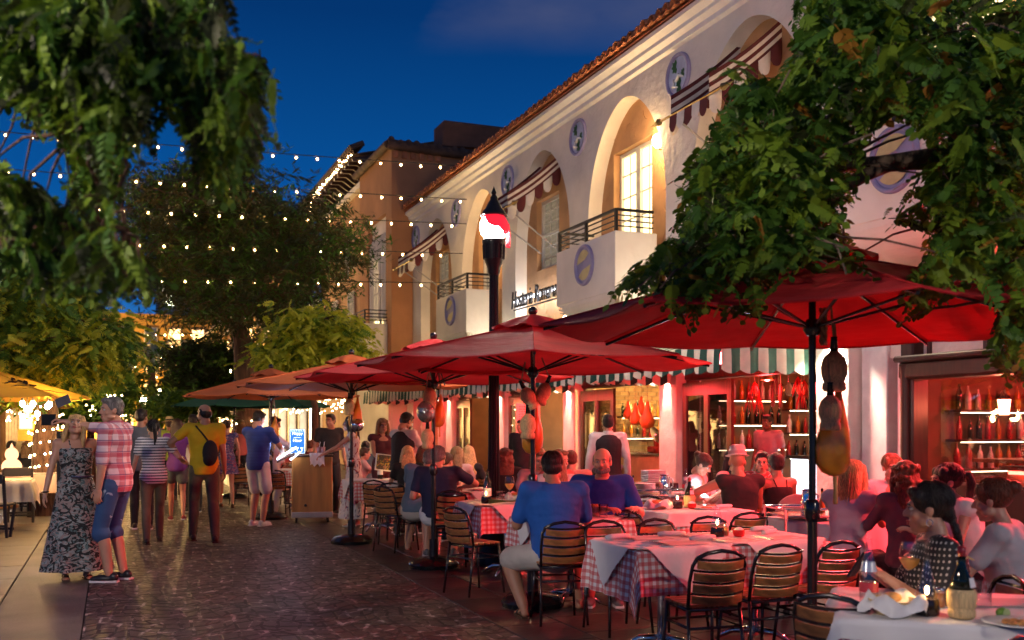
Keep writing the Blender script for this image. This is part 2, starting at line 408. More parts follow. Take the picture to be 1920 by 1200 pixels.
for c, s in cells[290:]: stone_geo(b, c, s, rr.uniform(.0005, .0015))
b.build('cobbles', stonem, street, smooth=False, kind='stuff')
# dark terrace pavers to the right of the street
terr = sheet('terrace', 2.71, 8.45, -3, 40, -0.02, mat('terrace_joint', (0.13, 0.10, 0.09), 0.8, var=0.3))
pm = {}
def paver(x0, x1, y0, y1, m, par, h=0.0, idx=[0], name='paver', stuff=None):
    w, l = x1-x0-.012, y1-y0-.012; k = (round(w, 3), round(l, 3), m.name)
    if stuff is not None:
        stuff.box(((x0+x1)/2, (y0+y1)/2, h-.01), (w, l, .02)); return
    if k not in pm: pm[k] = MB().box((0, 0, -.01), (w, l, .02), bev=.004).mesh('paver', m)
    link(name, pm[k], par, ((x0+x1)/2, (y0+y1)/2, h+rr.uniform(-.001, .001)))
far_p = MB()
ys = [1.0+0.62*i for i in range(60)]
for y in ys:
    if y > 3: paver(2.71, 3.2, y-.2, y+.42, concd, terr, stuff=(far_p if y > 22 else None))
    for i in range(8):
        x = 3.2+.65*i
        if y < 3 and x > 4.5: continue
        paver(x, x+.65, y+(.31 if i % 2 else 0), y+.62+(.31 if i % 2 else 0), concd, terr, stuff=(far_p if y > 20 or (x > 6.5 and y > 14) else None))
far_p.build('far_pavers', concd, terr, kind='stuff', smooth=False)
left = sheet('left_pavement', -14, -0.88, -3, 60, -0.02, mat('left_joint', (0.02, 0.018, 0.016), 0.9))
far_p = MB()
for j in range(26):
    for i in range(10):
        x1 = -0.88-1.22*i; paver(x1-1.22, x1, 3+j*1.0, 4+j*1.0, slabm, left, name='slab', stuff=(far_p if j > 17 or i > 7 else None))
far_p.build('far_slabs', slabm, left, kind='stuff', smooth=False)

# ================================================================== MAIN BUILDING
XF = 8.5
PITCH = 3.74; CEN = [4.65, 8.39, 12.13, 15.87, 19.61, 23.35, 27.09]
PIER = [10.0, 14.0, 17.74, 21.48, 25.22]
B = thing('restaurant_building', 'white stucco two-storey building with pointed arches, lilac medallions and a terracotta tile eave', 'building', (XF, 16, 0))
BO = Vector((XF, 16, 0))
def loc_(v): return Vector(v)-BO
class BM_(MB):
    def build(s, name, mats, parent=None, **k):
        s.v = [tuple(Vector(v)-BO) for v in s.v]; return MB.build(s, name, mats, parent, **k)
AW, AZ0, AZS, AZA, ZT = 1.45, 2.95, 5.35, 7.38, 8.0
def arch_pts(yc, n=22, w=AW, zs=AZS, za=AZA, z0=AZ0):
    r = [(yc-w, z0)]
    for i in range(n+1):
        a = i/n*pi/2; r.append((yc-w*cos(a)**1.12, zs+(za-zs)*sin(a)))
    for i in range(n-1, -1, -1):
        a = i/n*pi/2; r.append((yc+w*cos(a)**1.12, zs+(za-zs)*sin(a)))
    r.append((yc+w, z0)); return r
wall = BM_(); reveal = BM_()
for yc in CEN:
    p = arch_pts(yc); n = len(p); h = n//2
    for i in range(n-1):
        (ya, za), (yb, zb) = p[i], p[i+1]
        ye = yc-PITCH/2 if i < h else yc+PITCH/2
        if i < h: wall.add([(XF, ye, za), (XF, ye, zb), (XF, yb, zb), (XF, ya, za)], [(0, 1, 2, 3)])
        else: wall.add([(XF, ya, za), (XF, yb, zb), (XF, ye, zb), (XF, ye, za)], [(0, 1, 2, 3)])
        reveal.add([(XF, ya, za), (XF, yb, zb), (XF+.28, yb, zb), (XF+.28, ya, za)], [(3, 2, 1, 0)])
    wall.add([(XF, yc-PITCH/2, AZA), (XF, yc-PITCH/2, ZT), (XF, yc+PITCH/2, ZT), (XF, yc+PITCH/2, AZA)], [(0, 1, 2, 3)])
    wall.add([(XF, yc-PITCH/2, 2.3), (XF, yc-PITCH/2, AZ0), (XF, yc+PITCH/2, AZ0), (XF, yc+PITCH/2, 2.3)], [(0, 1, 2, 3)])
    reveal.add([(XF, yc-AW, AZ0), (XF+.28, yc-AW, AZ0), (XF+.28, yc+AW, AZ0), (XF, yc+AW, AZ0)], [(0, 1, 2, 3)])
wall.add([(XF, 28.96, 0), (XF, 28.96, ZT), (XF, 29.4, ZT), (XF, 29.4, 0)], [(0, 1, 2, 3)])
wall.add([(XF, 2.78, 0), (XF+6, 2.78, 0), (XF+6, 2.78, ZT), (XF, 2.78, ZT)], [(0, 1, 2, 3)])
wall.build('wall', M['white'], B); reveal.build('arch_reveal', M['white'], B, smooth=True)
blind = mat('warm_lit_blind', (0.7, 0.62, 0.4), 0.8, emit=(1.0, 0.78, 0.38), estr=1.0, var=0.1, vscale=2, stretch=(1, 1, 22))
blindd = mat('grey_blind', (0.22, 0.21, 0.19), 0.8, var=0.45, vscale=1.5, stretch=(1, 1, 26), emit=(1.0, .8, .5), estr=0.04)
wframe = mat('window_frame_paint', (0.55, 0.52, 0.47), 0.5, var=0.05)
def hole_panel(b, x, ya, yb, za, zb, hy0, hy1, hz0, hz1, d=.22):
    for (a, c, e_, f) in ((ya, yb, za, hz0), (ya, yb, hz1, zb), (ya, hy0, hz0, hz1), (hy1, yb, hz0, hz1)):
        b.add([(x, a, e_), (x, a, f), (x, c, f), (x, c, e_)], [(0, 1, 2, 3)])
    q = [(hy0, hz0), (hy1, hz0), (hy1, hz1), (hy0, hz1)]
    for i in range(4):
        (a, c), (e_, f) = q[i], q[(i+1) % 4]
        b.add([(x, a, c), (x, e_, f), (x+d, e_, f), (x+d, a, c)], [(0, 1, 2, 3)])
tanwall = BM_()
def window(yc, z0, z1, w, x, glassm, nx, nz, parent, name='window', rail=True):
    f = BM_(); hw = w/2; t = .07
    f.box((x, yc-hw+t/2, (z0+z1)/2), (.07, t, z1-z0)); f.box((x, yc+hw-t/2, (z0+z1)/2), (.07, t, z1-z0))
    f.box((x, yc, z1-t/2), (.066, w-2*t, t)); f.box((x, yc, z0+t/2), (.066, w-2*t, t))
    if rail: f.box((x-.01, yc, (z0+z1)/2), (.05, w-2*t, .055))
    fo = f.build(name, wframe, parent)
    mt = BM_()
    for i in range(1, nx): mt.box((x+.005, yc-hw+t+(w-2*t)*i/nx, (z0+z1)/2), (.025, .022, z1-z0-2*t))
    for i in range(1, nz):
        if rail and i*2 == nz: continue
        mt.box((x+.004, yc, z0+(z1-z0)*i/nz), (.03, w-2*t, .022))
    mt.build('muntin', wframe, fo)
    pm_ = None
    dy = (w-2*t)/nx; dz = (z1-z0)/nz
    for i in range(nx):
        for k in range(nz):
            if pm_ is None: pm_ = MB().box((0, 0, 0), (.012, dy-.006, dz-.006)).mesh('pane', glassm)
            link('pane', pm_, fo, Vector((x+.03, yc-hw+t+dy*(i+.5), z0+dz*(k+.5)))-BO)
    return fo
glint = mat('dark_pane', (0.03, 0.035, 0.04), 0.08, spec=0.8, emit=(1, .8, .5), estr=0.02)
# stucco swirls in the arch recesses: raised strokes
for n_, yc in enumerate(CEN):
    x = XF+.28; door = n_ in (1, 3, 5)
    if door: hy0, hy1, hz0, hz1 = yc-.50, yc+.94, 4.5, 6.62
    else: hy0, hy1, hz0, hz1 = yc-.32, yc+.88, 4.95, 6.5
    hole_panel(tanwall, x, yc-AW-.05, yc+AW+.05, AZ0, AZA+.1, hy0, hy1, hz0, hz1)
    if door:
        for s_ in (-1, 1): window(yc+.22+s_*.357, hz0+.01, hz1-.01, .70, x+.16, blind if n_ != 5 else blindd, 2, 5, B, 'balcony_door', rail=False)
    else: window(yc+.28, hz0+.01, hz1-.01, 1.18, x+.15, blindd, 3, 6, B)
tanwall.build('arch_panel', M['tan'], B)
b = BM_(); r9 = random.Random(11)
for yc in CEN[1:]:
    for _ in range(70):
        y = yc+r9.uniform(-1.4, 1.4); z = r9.uniform(3.3, 7.2)
        if -.6 < y-yc < 1.05 and 4.4 < z < 6.75: continue
        a = r9.choice((r9.uniform(.2, 1.3), r9.uniform(1.8, 2.9))); L = r9.uniform(.12, .38)
        d = Vector((0, cos(a), sin(a)))*L/2; m_ = Vector((-.0, -sin(a), cos(a)))*r9.uniform(-.08, .08); c = Vector((XF+.278, y, z))
        b.tube([c-d, c-d*.4+m_, c+d*.4+m_, c+d], [.003, .011, .011, .003], n=5, caps=False)
b.build('stucco_stroke', M['tan'], B, kind='stuff')
# eave cornice in stepped profile, slabs above
b = BM_()
prof = [(XF-.002, 7.62), (XF-.06, 7.66), (XF-.06, 7.74), (XF-.14, 7.80), (XF-.14, 7.86), (XF-.24, 7.93), (XF-.24, 8.0), (XF+.3, 8.0)]
for i in range(len(prof)-1):
    (xa, za), (xb, zb) = prof[i], prof[i+1]
    b.add([(xa, 2.78, za), (xb, 2.78, zb), (xb, 29.42, zb), (xa, 29.42, za)], [(0, 1, 2, 3)])
b.build('cornice', M['trim'], B, smooth=False)
# roof: deck + barrel tiles, each cover tile its own object
b = BM_(); b.add([(XF-.28, 2.78, 8.03), (XF+5, 2.78, 9.6), (XF+5, 29.42, 9.6), (XF-.28, 29.42, 8.03), (XF-.28, 2.78, 8.0), (XF-.28, 29.42, 8.0)], [(0, 3, 2, 1), (4, 5, 3, 0)]); roof = b.build('roof', M['tile'], B)
def tile_mesh(up=True):
    b = MB(); n = 9; vs = []; sl = 0.3
    for j, (xx, r) in enumerate(((0, .105), (.5, .088))):
        for rad in (r, r-.016):
            for i in range(n):
                a = pi*i/(n-1); vs.append((xx, rad*cos(a), (rad*sin(a)*(1.0 if up else -.6))+xx*sl))
    fs = []
    for i in range(n-1):
        fs += [(i, i+1, 2*n+i+1, 2*n+i), (n+i+1, n+i, 3*n+i, 3*n+i+1), (i+1, i, n+i, n+i+1)]
    b.add(vs, fs); return b.mesh('roof_tile', M['tile'], smooth='auto')
tm, tmd = tile_mesh(), tile_mesh(False)
y = 8.0; k = 0
while y < 29.3:
    for row in range(2):
        link('roof_tile', tm, roof, Vector((XF-.40+row*.42+r9.uniform(-.02, .02), y, 8.07+row*.14+r9.uniform(-.008, .01)))-BO, (r9.uniform(-.06, .06), r9.uniform(-.04, .04), r9.uniform(-.07, .07)))
    link('roof_tile', tmd, roof, Vector((XF-.38, y+.12, 8.10))-BO, (0, 0, r9.uniform(-.04, .04)))
    y += .24
# medallions
def medallion(y, z, x, r, kind):
    R = Matrix.Rotation(-pi/2, 4, 'Y')
    b = BM_(); n = 36
    b.lathe([(r, 0), (r, .03), (r*.97, .05), (r*.86, .05), (r*.83, .012)], (x, y, z), 36, R, caps=False); ring = b.build('medallion', M['purple'], B, smooth=True)
    if kind == 'wall':
        b = BM_(); b.lathe([(0.0001, .014), (r*.84, .014)], (x, y, z), 36, R, caps=False); b.build('medallion_disc', M['pale'], ring)
        for dy, dz, sc in ((.1, .2, 1), (-.06, -.22, 1.05), (-.2, .0, .6)):
            b = BM_()
            for k in range(5):
                a = radians(-90+(k-2)*48); d = Vector((0, -sin(a)*-1, cos(a)))
                d = Vector((0, cos(a+pi/2), sin(a+pi/2)))*.12*sc; s_ = Vector((0, -d.z, d.y))*.28
                c = Vector((x-.03, y+dy*r*2.2, z+dz*r*2.2)); b.add([c-d*.1, c+d*.5+s_, c+d, c+d*.5-s_], [(0, 1, 2, 3)])
                b.add([c-d*.1+Vector((.015, 0, 0)), c+d*.5+s_+Vector((.015, 0, 0)), c+d+Vector((.015, 0, 0)), c+d*.5-s_+Vector((.015, 0, 0))], [(3, 2, 1, 0)])
            b.build('painted_leaf', M['leafg'], ring)
        b = BM_()
        b.tube([(x-.03, y-.16*r*3, z-.2*r), (x-.04, y-.05*r*3, z-.05*r), (x-.04, y+.02*r*3, z-.25*r), (x-.03, y+.1*r*3, z-.15*r)], [.01, .03, .03, .012], 8)
        b.tube([(x-.03, y-.02*r, z-.55*r), (x-.04, y+.3*r, z-.45*r), (x-.03, y+.35*r, z-.1*r)], [.01, .03, .01], 8)
        b.build('painted_figure', M['porcelain'], ring, smooth=True)
    else:
        b = BM_(); b.lathe([(0.0001, .014), (r*.84, .014)], (x, y, z), 36, R, caps=False); b.build('medallion_disc', M['purple'], ring)
        ylw = mat('ochre_inlay', (0.52, 0.43, 0.2), 0.6)
        for a0 in (0.2, pi+.2):
            b = BM_(); pts = [Vector((x-.03, y+r*.74*cos(a0+t), z+r*.74*sin(a0+t))) for t in np.linspace(-.1, 2.2, 12)]
            mid = Vector((x-.03, y+r*.28*cos(a0+1.9), z+r*.28*sin(a0+1.9)))
            b.add(pts+[mid], [tuple(range(13))]); b.build('inlay', ylw, ring)
for y in (10.29, 14.0, 17.74, 21.5, 25.22, 29.0): medallion(y, 7.17, XF-.002, .36, 'wall')
# balconies
def balcony(yc):
    x0, hw, z0, z1 = 7.70, 1.17, 3.74, 4.74
    b = BM_(); b.box(((x0+XF)/2, yc, (z0+z1)/2), (XF-x0-.004, hw*2, z1-z0), bev=.012); o = b.build('balcony', M['white'], B)
    b = BM_(); n = 10   # coved soffit
    for i in range(n):
        a0, a1 = i/n*pi/2, (i+1)/n*pi/2
        p0 = (x0+.01+(XF-x0)*(1-cos(a0)), z0-.002-.42*sin(a0)); p1 = (x0+.01+(XF-x0)*(1-cos(a1)), z0-.002-.42*sin(a1))
        b.add([(p0[0], yc-hw+.02, p0[1]), (p1[0], yc-hw*.8, p1[1]), (p1[0], yc+hw*.8, p1[1]), (p0[0], yc+hw-.02, p0[1])], [(0, 1, 2, 3)])
        b.add([(p0[0], yc-hw+.02, p0[1]), (p0[0], yc-hw+.02, z0), (p1[0], yc-hw+.02, z0), (p1[0], yc-hw*.8, p1[1])], [(0, 1, 2, 3)])
    b.build('soffit', M['white'], o, smooth=True)
    rl = BM_(); zt = z1+.36
    for (xx, yy) in ((x0+.05, yc-hw+.05), (x0+.05, yc), (x0+.05, yc+hw-.05)): rl.box((xx, yy, (z1+zt)/2), (.05, .05, zt-z1))
    for zz, t in ((zt, .045), (z1+.27, .02), (z1+.18, .02), (z1+.09, .02)):
        rl.box((x0+.05, yc, zz), (t, 2*hw-.1, t*.999)); rl.box(((x0+XF)/2, yc-hw+.05, zz+.001), (XF-x0-.1, t, t)); rl.box(((x0+XF)/2, yc+hw-.05, zz+.001), (XF-x0-.1, t, t))
    rl.build('railing', M['black'], o, smooth=False)
    return o
for yc in (CEN[1], CEN[3], CEN[5]):
    balcony(yc); medallion(yc-.05, 4.33, 7.70-.002, .36, 'balcony')
# sign
def sign():
    c = bpy.data.curves.new('sign_text', 'FONT'); c.body = 'Hosteria Romana'; c.size = .56; c.extrude = .015; c.shear = .25; c.space_character = .95; c.offset = -0.002
    o = bpy.data.objects.new('t', c); COL.objects.link(o); dg = bpy.context.evaluated_depsgraph_get(); me = bpy.data.meshes.new_from_object(o.evaluated_get(dg)); bpy.data.objects.remove(o)
    me.materials.clear(); me.materials.append(mat('sign_letter', (0.03, 0.028, 0.03), 0.4, metal=.3))
    so = bpy.data.objects.new('sign_lettering', me); COL.objects.link(so)
    s = thing('restaurant_sign', 'dark backlit script sign on the tan arch panel between the two white balconies', 'sign', (XF-.06, 21.12, 4.16))
    so.parent = s; so.rotation_euler = (pi/2, 0, -pi/2); so.location = (-.02, 0, 0); so.scale = (.66, 1, 1)
    so['label'] = 'dark lettering reading Hosteria Romana'
    g = MB()
    for i in range(30): g.box((.03, -.08-.088*i, .17), (.015, .05, .05+.03*((i*7) % 3)))
    MB().box((.05, -1.35, -.02), (.03, 2.7, .03)).build('mounting_rail', M['black'], s)
    for i in range(4): lamp('POINT', (.10, -.35-.65*i, .05), (.85, .9, 1.0), 2.5, .1, s)
    g.build('back_light', emat('sign_glow', (0.85, 0.9, 1.0), 3.0), s)
    return s
sign()
# window awnings with maroon and white stripes and spear bars
mar = mat('maroon_canvas', (0.10, 0.014, 0.014), 0.8); crm = mat('cream_canvas', (0.66, 0.6, 0.52), 0.8)
def small_awning(yc, lab):
    t = thing('window_awning', lab, 'awning', (XF+.26, yc+.05, 6.95), 0, 'striped window awnings')
    hw = .50; D = 1.20; DZ = -.93; n = 7
    top = []
    for i in range(n):
        b = MB(); y0 = -hw+2*hw*i/n; y1 = -hw+2*hw*(i+1)/n; m_ = 6; vs = []
        for k in range(m_+1):
            f = k/m_; sag = .05*sin(pi*f); vs += [(-D*f, y0, DZ*f-sag), (-D*f, y1, DZ*f-sag)]
        b.add(vs, [(2*k, 2*k+2, 2*k+3, 2*k+1) for k in range(m_)]); b.build('stripe_panel', mar if i % 2 == 0 else crm, t)
    for s_ in (-1, 1):        # striped side bands above the scallops
        for q in range(5):
            b = MB(); m_ = 8; vs = []
            for k in range(m_+1): f = k/m_; sg = .05*sin(pi*f); vs += [(-D*f, s_*hw, DZ*f-sg+.30-.065*q+.01*0), (-D*f, s_*hw, DZ*f-sg+.30-.065*(q+1))]
            b.add(vs, [(2*k, 2*k+1, 2*k+3, 2*k+2) for k in range(m_)]); b.build('side_band', mar if q % 2 == 0 else crm, t)
    for s_ in (-1, 1):        # scalloped side valances
        for i in range(6):
            b = MB(); f0, f1 = i/6, (i+1)/6; pts = []
            for k in range(8):
                a = k/7; f = f0+(f1-f0)*a; bul = .03*sin(pi*a)
                pts.append((-D*f, s_*(hw+.005+bul), DZ*f-.05*sin(pi*f)-.002)); pts.append((-D*f, s_*(hw+.01+bul*2.2), DZ*f-.17-.15*sin(pi*a)**.6))
            b.add(pts, [(2*k, 2*k+1, 2*k+3, 2*k+2) for k in range(7)]); b.build('scallop', mar if i % 2 == 0 else crm, t, smooth=True)
    for i in range(5):        # front valance
        b = MB(); pts = []; y0 = -hw+2*hw*i/5
        for k in range(8):
            a = k/7; yy = y0+2*hw/5*a; pts += [(-D-.02, yy, DZ-.01), (-D-.03, yy, DZ-.16-.10*sin(pi*a)**.6)]
        b.add(pts, [(2*k, 2*k+1, 2*k+3, 2*k+2) for k in range(7)]); b.build('scallop', mar if i % 2 == 0 else crm, t, smooth=True)
    b = MB(); b.tube([(-D, -hw-.28, DZ+.01), (-D, hw+.28, DZ+.01)], .018, 8); b.lathe([(.018, 0), (.055, .06), (.001, .3)], (-D, -hw-.28, DZ+.01), 8, Matrix.Rotation(pi/2, 4, 'X')); b.lathe([(.018, 0), (.055, .06), (.001, .3)], (-D, hw+.28, DZ+.01), 8, Matrix.Rotation(-pi/2, 4, 'X'))
    b.build('spear_bar', mat('brass', (.35, .25, .1), .3, metal=.9), t)
    for s_ in (-1, 1):
        MB().tube([(-D, s_*(hw-.05), DZ), (-.06, s_*(hw-.12), DZ-.75)], .017, 8).build('support_pole', mat('grey_pole', (.35, .32, .30), .5, metal=.3), t)
small_awning(CEN[2], 'maroon and white striped window awning half hidden by the large green tree')
small_awning(CEN[4], 'maroon and white striped window awning just right of the street lamp globe')
small_awning(CEN[6], 'smallest maroon and white striped window awning, nearest the orange building')
# globe sconces in the arch recesses
def sconce(y, z, lab, p=26):
    t = thing('wall_sconce', lab, 'wall lamp', (XF+.28, y, z), 0, 'globe sconces in the arches')
    b = MB(); b.lathe([(.05, 0), (.05, .02), (.02, .03)], (0, 0, -.02), 12, Matrix.Rotation(-pi/2, 4, 'Y')); b.tube([(0, 0, -.02), (-.1, 0, -.09), (-.16, 0, -.06)], .012, 8); b.build('bracket', M['black'], t)
    MB().ell((-.17, 0, .06), (.085, .085, .12)).build('globe', emat('sconce_globe', (1.0, .78, .42), 22), t, smooth=True)
    lamp('POINT', (-.32, 0, .08), WARM, p, .1, t)
sconce(CEN[3]-.98, 6.3, 'lit globe sconce at the top right of the nearest open balcony door', 30)
sconce(CEN[5]-.98, 6.0, 'lit globe sconce in the arch behind the street lamp', 26)
sconce(CEN[1]-.98, 6.3, 'lit globe sconce in the arch hidden by the tree foliage', 22)
sconce(CEN[4]-1.05, 3.6, 'lit globe sconce low in the arch with the backlit sign', 12)
sconce(CEN[2]-1.05, 3.6, 'lit globe sconce low in the arch right of the white balcony', 18)
sconce(CEN[6]-1.05, 3.6, 'lit globe sconce low in the farthest arch of the white building', 16)
# up-and-down lamps on the piers
for i, y in enumerate(PIER):
    t = thing('pier_lamp', ['box lamp on the wide white pier beside the hanging ham', 'box lamp above the awning on the second pier', 'box lamp above the awning on the third pier', 'box lamp above the awning on the fourth pier', 'box lamp above the awning on the farthest pier'][i], 'wall lamp', (XF, y, 3.12), 0, 'box lamps on the piers')
    MB().box((-.07, 0, 0), (.12, .12, .16), bev=.01).build('lamp_body', M['steel'], t)
    MB().box((-.07, 0, .085), (.09, .09, .006)).build('lens', emat('lens_lit', (1, .85, .6), 40), t)
    lamp('POINT', (-.16, 0, .2), WWHITE, 9, .06, t)
    t2 = thing('down_lamp', ['small down lamp lighting the wide white pier', 'small down lamp on the second pier under the awning', 'small down lamp on the third pier under the awning', 'small down lamp on the fourth pier under the awning', 'small down lamp on the farthest pier under the awning'][i], 'wall lamp', (XF-.36, y, 2.66), 0, 'down lamps on the piers')
    MB().lathe([(.05, 0), (.05, .1), (.01, .12)], (0, 0, 0), 12).build('housing', M['black'], t2)
    MB().lathe([(.0001, -.002), (.045, -.002)], (0, 0, 0), 12, caps=False).build('lens', MATS['lens_lit'], t2)
    lamp('SPOT', (-.02, 0, -.05), WWHITE, 110 if i == 0 else 60, .04, t2, (0, radians(-9), 0), radians(105), .7)
# piers
def pier(y0, y1, x0=None, nm='pier', z1=3.0, m=None):
    b = BM_(); x0 = x0 or XF-.22
    b.box(((x0+XF+.25)/2, (y0+y1)/2, z1/2), (XF+.25-x0, y1-y0, z1), bev=.015); b.box(((x0+XF+.25)/2-.01, (y0+y1)/2, .1), (XF+.27-x0, y1-y0+.03, .2), bev=.01)
    return b.build(nm, m or M['column'], B)
for y in PIER[1:]: pier(y-.27, y+.27)
pier(9.75, 10.35); 
pier(9.28, 9.72, XF-.05, 'wall_strip', m=mat('strip_white', (.66, .64, .64), .7)); pier(8.98, 9.2, XF+.02, 'wall_strip', m=MATS['strip_white'])
pier(28.6, 29.3)
# ground floor plain wall in the far bay
b = BM_(); b.box((XF+.12, 27.1, 1.5), (.2, 3.3, 3.0)); b.build('ground_wall', M['tan'], B)
for y in (26.2, 27.8): BM_().lathe([(.22, 0), (.2, 2.9)], (XF, y, 0), 16).build('half_column', M['column'], B, smooth=True)
# ground floor interior shell: floor, back wall, ceiling, end walls
inner = mat('interior_plaster', (0.15, 0.08, 0.04), 0.8, var=0.15, vscale=3)
b = BM_(); b.add([(XF+.3, 2.8, .005), (13, 2.8, .005), (13, 29, .005), (XF+.3, 29, .005)], [(0, 1, 2, 3)]); b.build('interior_floor', mat('interior_tiles', (.12, .06, .03), .3), B)
b = BM_(); b.add([(XF+.02, 2.8, 2.9), (XF+.02, 29, 2.9), (13, 29, 2.9), (13, 2.8, 2.9)], [(0, 1, 2, 3)]); b.build('interior_ceiling', M['darkwood'], B)
b = BM_(); b.add([(12.4, 2.8, 0), (12.4, 29, 0), (12.4, 29, 2.9), (12.4, 2.8, 2.9)], [(0, 3, 2, 1)])
for y in (9.3, 14.0, 21.48, 25.3): b.box((10.6, y+.05, 1.45), (3.5, .12, 2.88))
b.build('interior_wall', inner, B)
# brick facing on the interior end walls, each brick a part
brk = mat('pale_brick', (.42, .28, .15), .8, var=.2, obj_var=.25, bump=.003)
bmsh = MB().box((0, 0, 0), (.2, .03, .07), bev=.004).mesh('brick', brk)
for wy, xs0, nr in ((14.0, 9.0, 0), (21.48, 9.0, 0), (9.3+.1, 9.0, 1)):
    pass
for r_ in range(22):
    for c_ in range(9): link('brick', bmsh, B, Vector((9.0+.21*c_+(.1 if r_ % 2 else 0), 17.74+.42, .9+.085*r_))-BO)
BM_().box((10.1, 18.23, 1.5), (2.3, .1, 2.8)).build('brick_backing', mat('mortar', (.3, .24, .18), .9), B)
# lintels and door frames
for y0, y1 in ((10.35, 13.73), (14.27, 17.47), (18.01, 21.21), (21.75, 24.95)):
    b = BM_(); b.box((XF+.05, (y0+y1)/2, 2.34), (.26, y1-y0-.01, .22), bev=.02); b.box((XF+.05, y0+.06, 1.12), (.18, .1, 2.22)); b.box((XF+.05, y1-.06, 1.12), (.18, .1, 2.22)); b.box((XF+.02, (y0+y1)/2, 2.49), (.3, y1-y0-.02, .06))
    b.build('door_frame', M['redwood'] if y0 < 12 else M['darkwood'], B)
def door_leaf(hx, hy, ang, w, m, h=2.16):
    d = bpy.data.objects.new('door', None)
    b = MB(); b.box((w/2, 0, h-.1), (w, .05, .2)); b.box((w/2, 0, .25), (w, .05, .5)); b.box((.06, 0, h/2), (.12, .052, h)); b.box((w-.06, 0, h/2), (.12, .052, h)); b.box((w*.5, 0, h/2), (.12, .053, h))
    o = b.build('door', m, B, smooth=False); o.location = Vector((hx, hy, .02))-BO; o.rotation_euler.z = ang
    MB().box((w/2, 0, h/2+.15), (w-.24, .012, h-.7)).build('glass_pane', glassmat('door_glass', (.55, .5, .5)), o)
    MB().box((w-.06, -.04, 1.0), (.03, .05, .12)).ell((w-.06, -.07, 1.0), .03).build('handle', mat('brass', (.35, .25, .1), .3, metal=.9), o)
    return o
door_leaf(XF-.12, 13.66, radians(267), 1.45, M['redwood']); door_leaf(XF-.12, 17.36, radians(267), 1.5, M['darkwood'])
door_leaf(XF-.12, 21.12, radians(267), 1.6, M['redwood']); door_leaf(XF-.12, 24.86, radians(267), 1.3, M['darkwood'])
# big bar window right of the pier
b = BM_()
for y in (8.86, 6.55, 4.3): b.box((XF-.04, y, 1.5), (.24, .2, 3.0), bev=.02); b.lathe([(.07, .8), (.055, 1.0), (.055, 2.1), (.07, 2.2)], (XF-.17, y, 0), 12)
b.box((XF-.06, 5.9, 2.13), (.3, 6.1, .2), bev=.03); b.box((XF-.10, 5.9, 2.26), (.36, 6.1, .07), bev=.02); b.box((XF-.02, 5.9, 2.78), (.2, 6.1, .2)); b.box((XF-.04, 5.9, .45), (.2, 6.1, .9), bev=.02)
for y in np.arange(3.2, 8.8, .78): b.box((XF, y, 2.5), (.06, .05, .42))
b.build('window_frame', M['darkwood'], B)
BM_().box((XF+.06, 5.9, 1.47), (.012, 6.0, 1.14)).build('window_glass', glassmat('bar_glass', (.82, .78, .8)), B)
# emissive glows inside
for (x, y, z, c_, p) in ((10.3, 7.2, 2.5, RED, 100), (10.0, 4.6, 2.5, RED, 60), (10.8, 11.6, 2.5, (1, .34, .14), 34), (9.6, 16.2, 2.4, (1, .60, .20), 75), (10.6, 16.0, 2.6, (1, .6, .2), 40), (10.2, 20.0, 2.5, (1, .52, .2), 75), (10.2, 23.5, 2.5, (1, .45, .16), 55), (9.4, 12.9, 2.3, RED, 16)):
    i_ = len([1 for o in COL.objects if o.name.startswith('ceiling_lamp')])
    t = thing('ceiling_lamp', ('red' if c_[1] < .2 else 'amber')+' glowing bell lamp hanging inside the '+['bar window', 'right end of the bar window', 'first doorway left of the ham', 'doorway with the brick wall, nearer lamp', 'doorway with the brick wall, farther lamp', 'doorway behind the menu board', 'farthest restaurant doorway', 'first doorway beside its far jamb'][i_], 'lamp', (x, y, z))
    MB().lathe([(.02, .12), (.03, .1), (.09, -.06), (.1, -.08)], (0, 0, 0), 14, caps=False).build('lamp_shade', mat('amber_shade', (.6, .3, .1), .4, trans=.0), t, smooth=True)
    MB().ell((0, 0, -.05), .05).build('bulb', emat('glow_%d' % i_, c_, 30), t, smooth=True)
    MB().tube([(0, 0, .1), (0, 0, 2.9-z)], .006, 5).build('cord', M['black'], t)
    lamp('POINT', (0, 0, -.16), c_, p, .12, t)
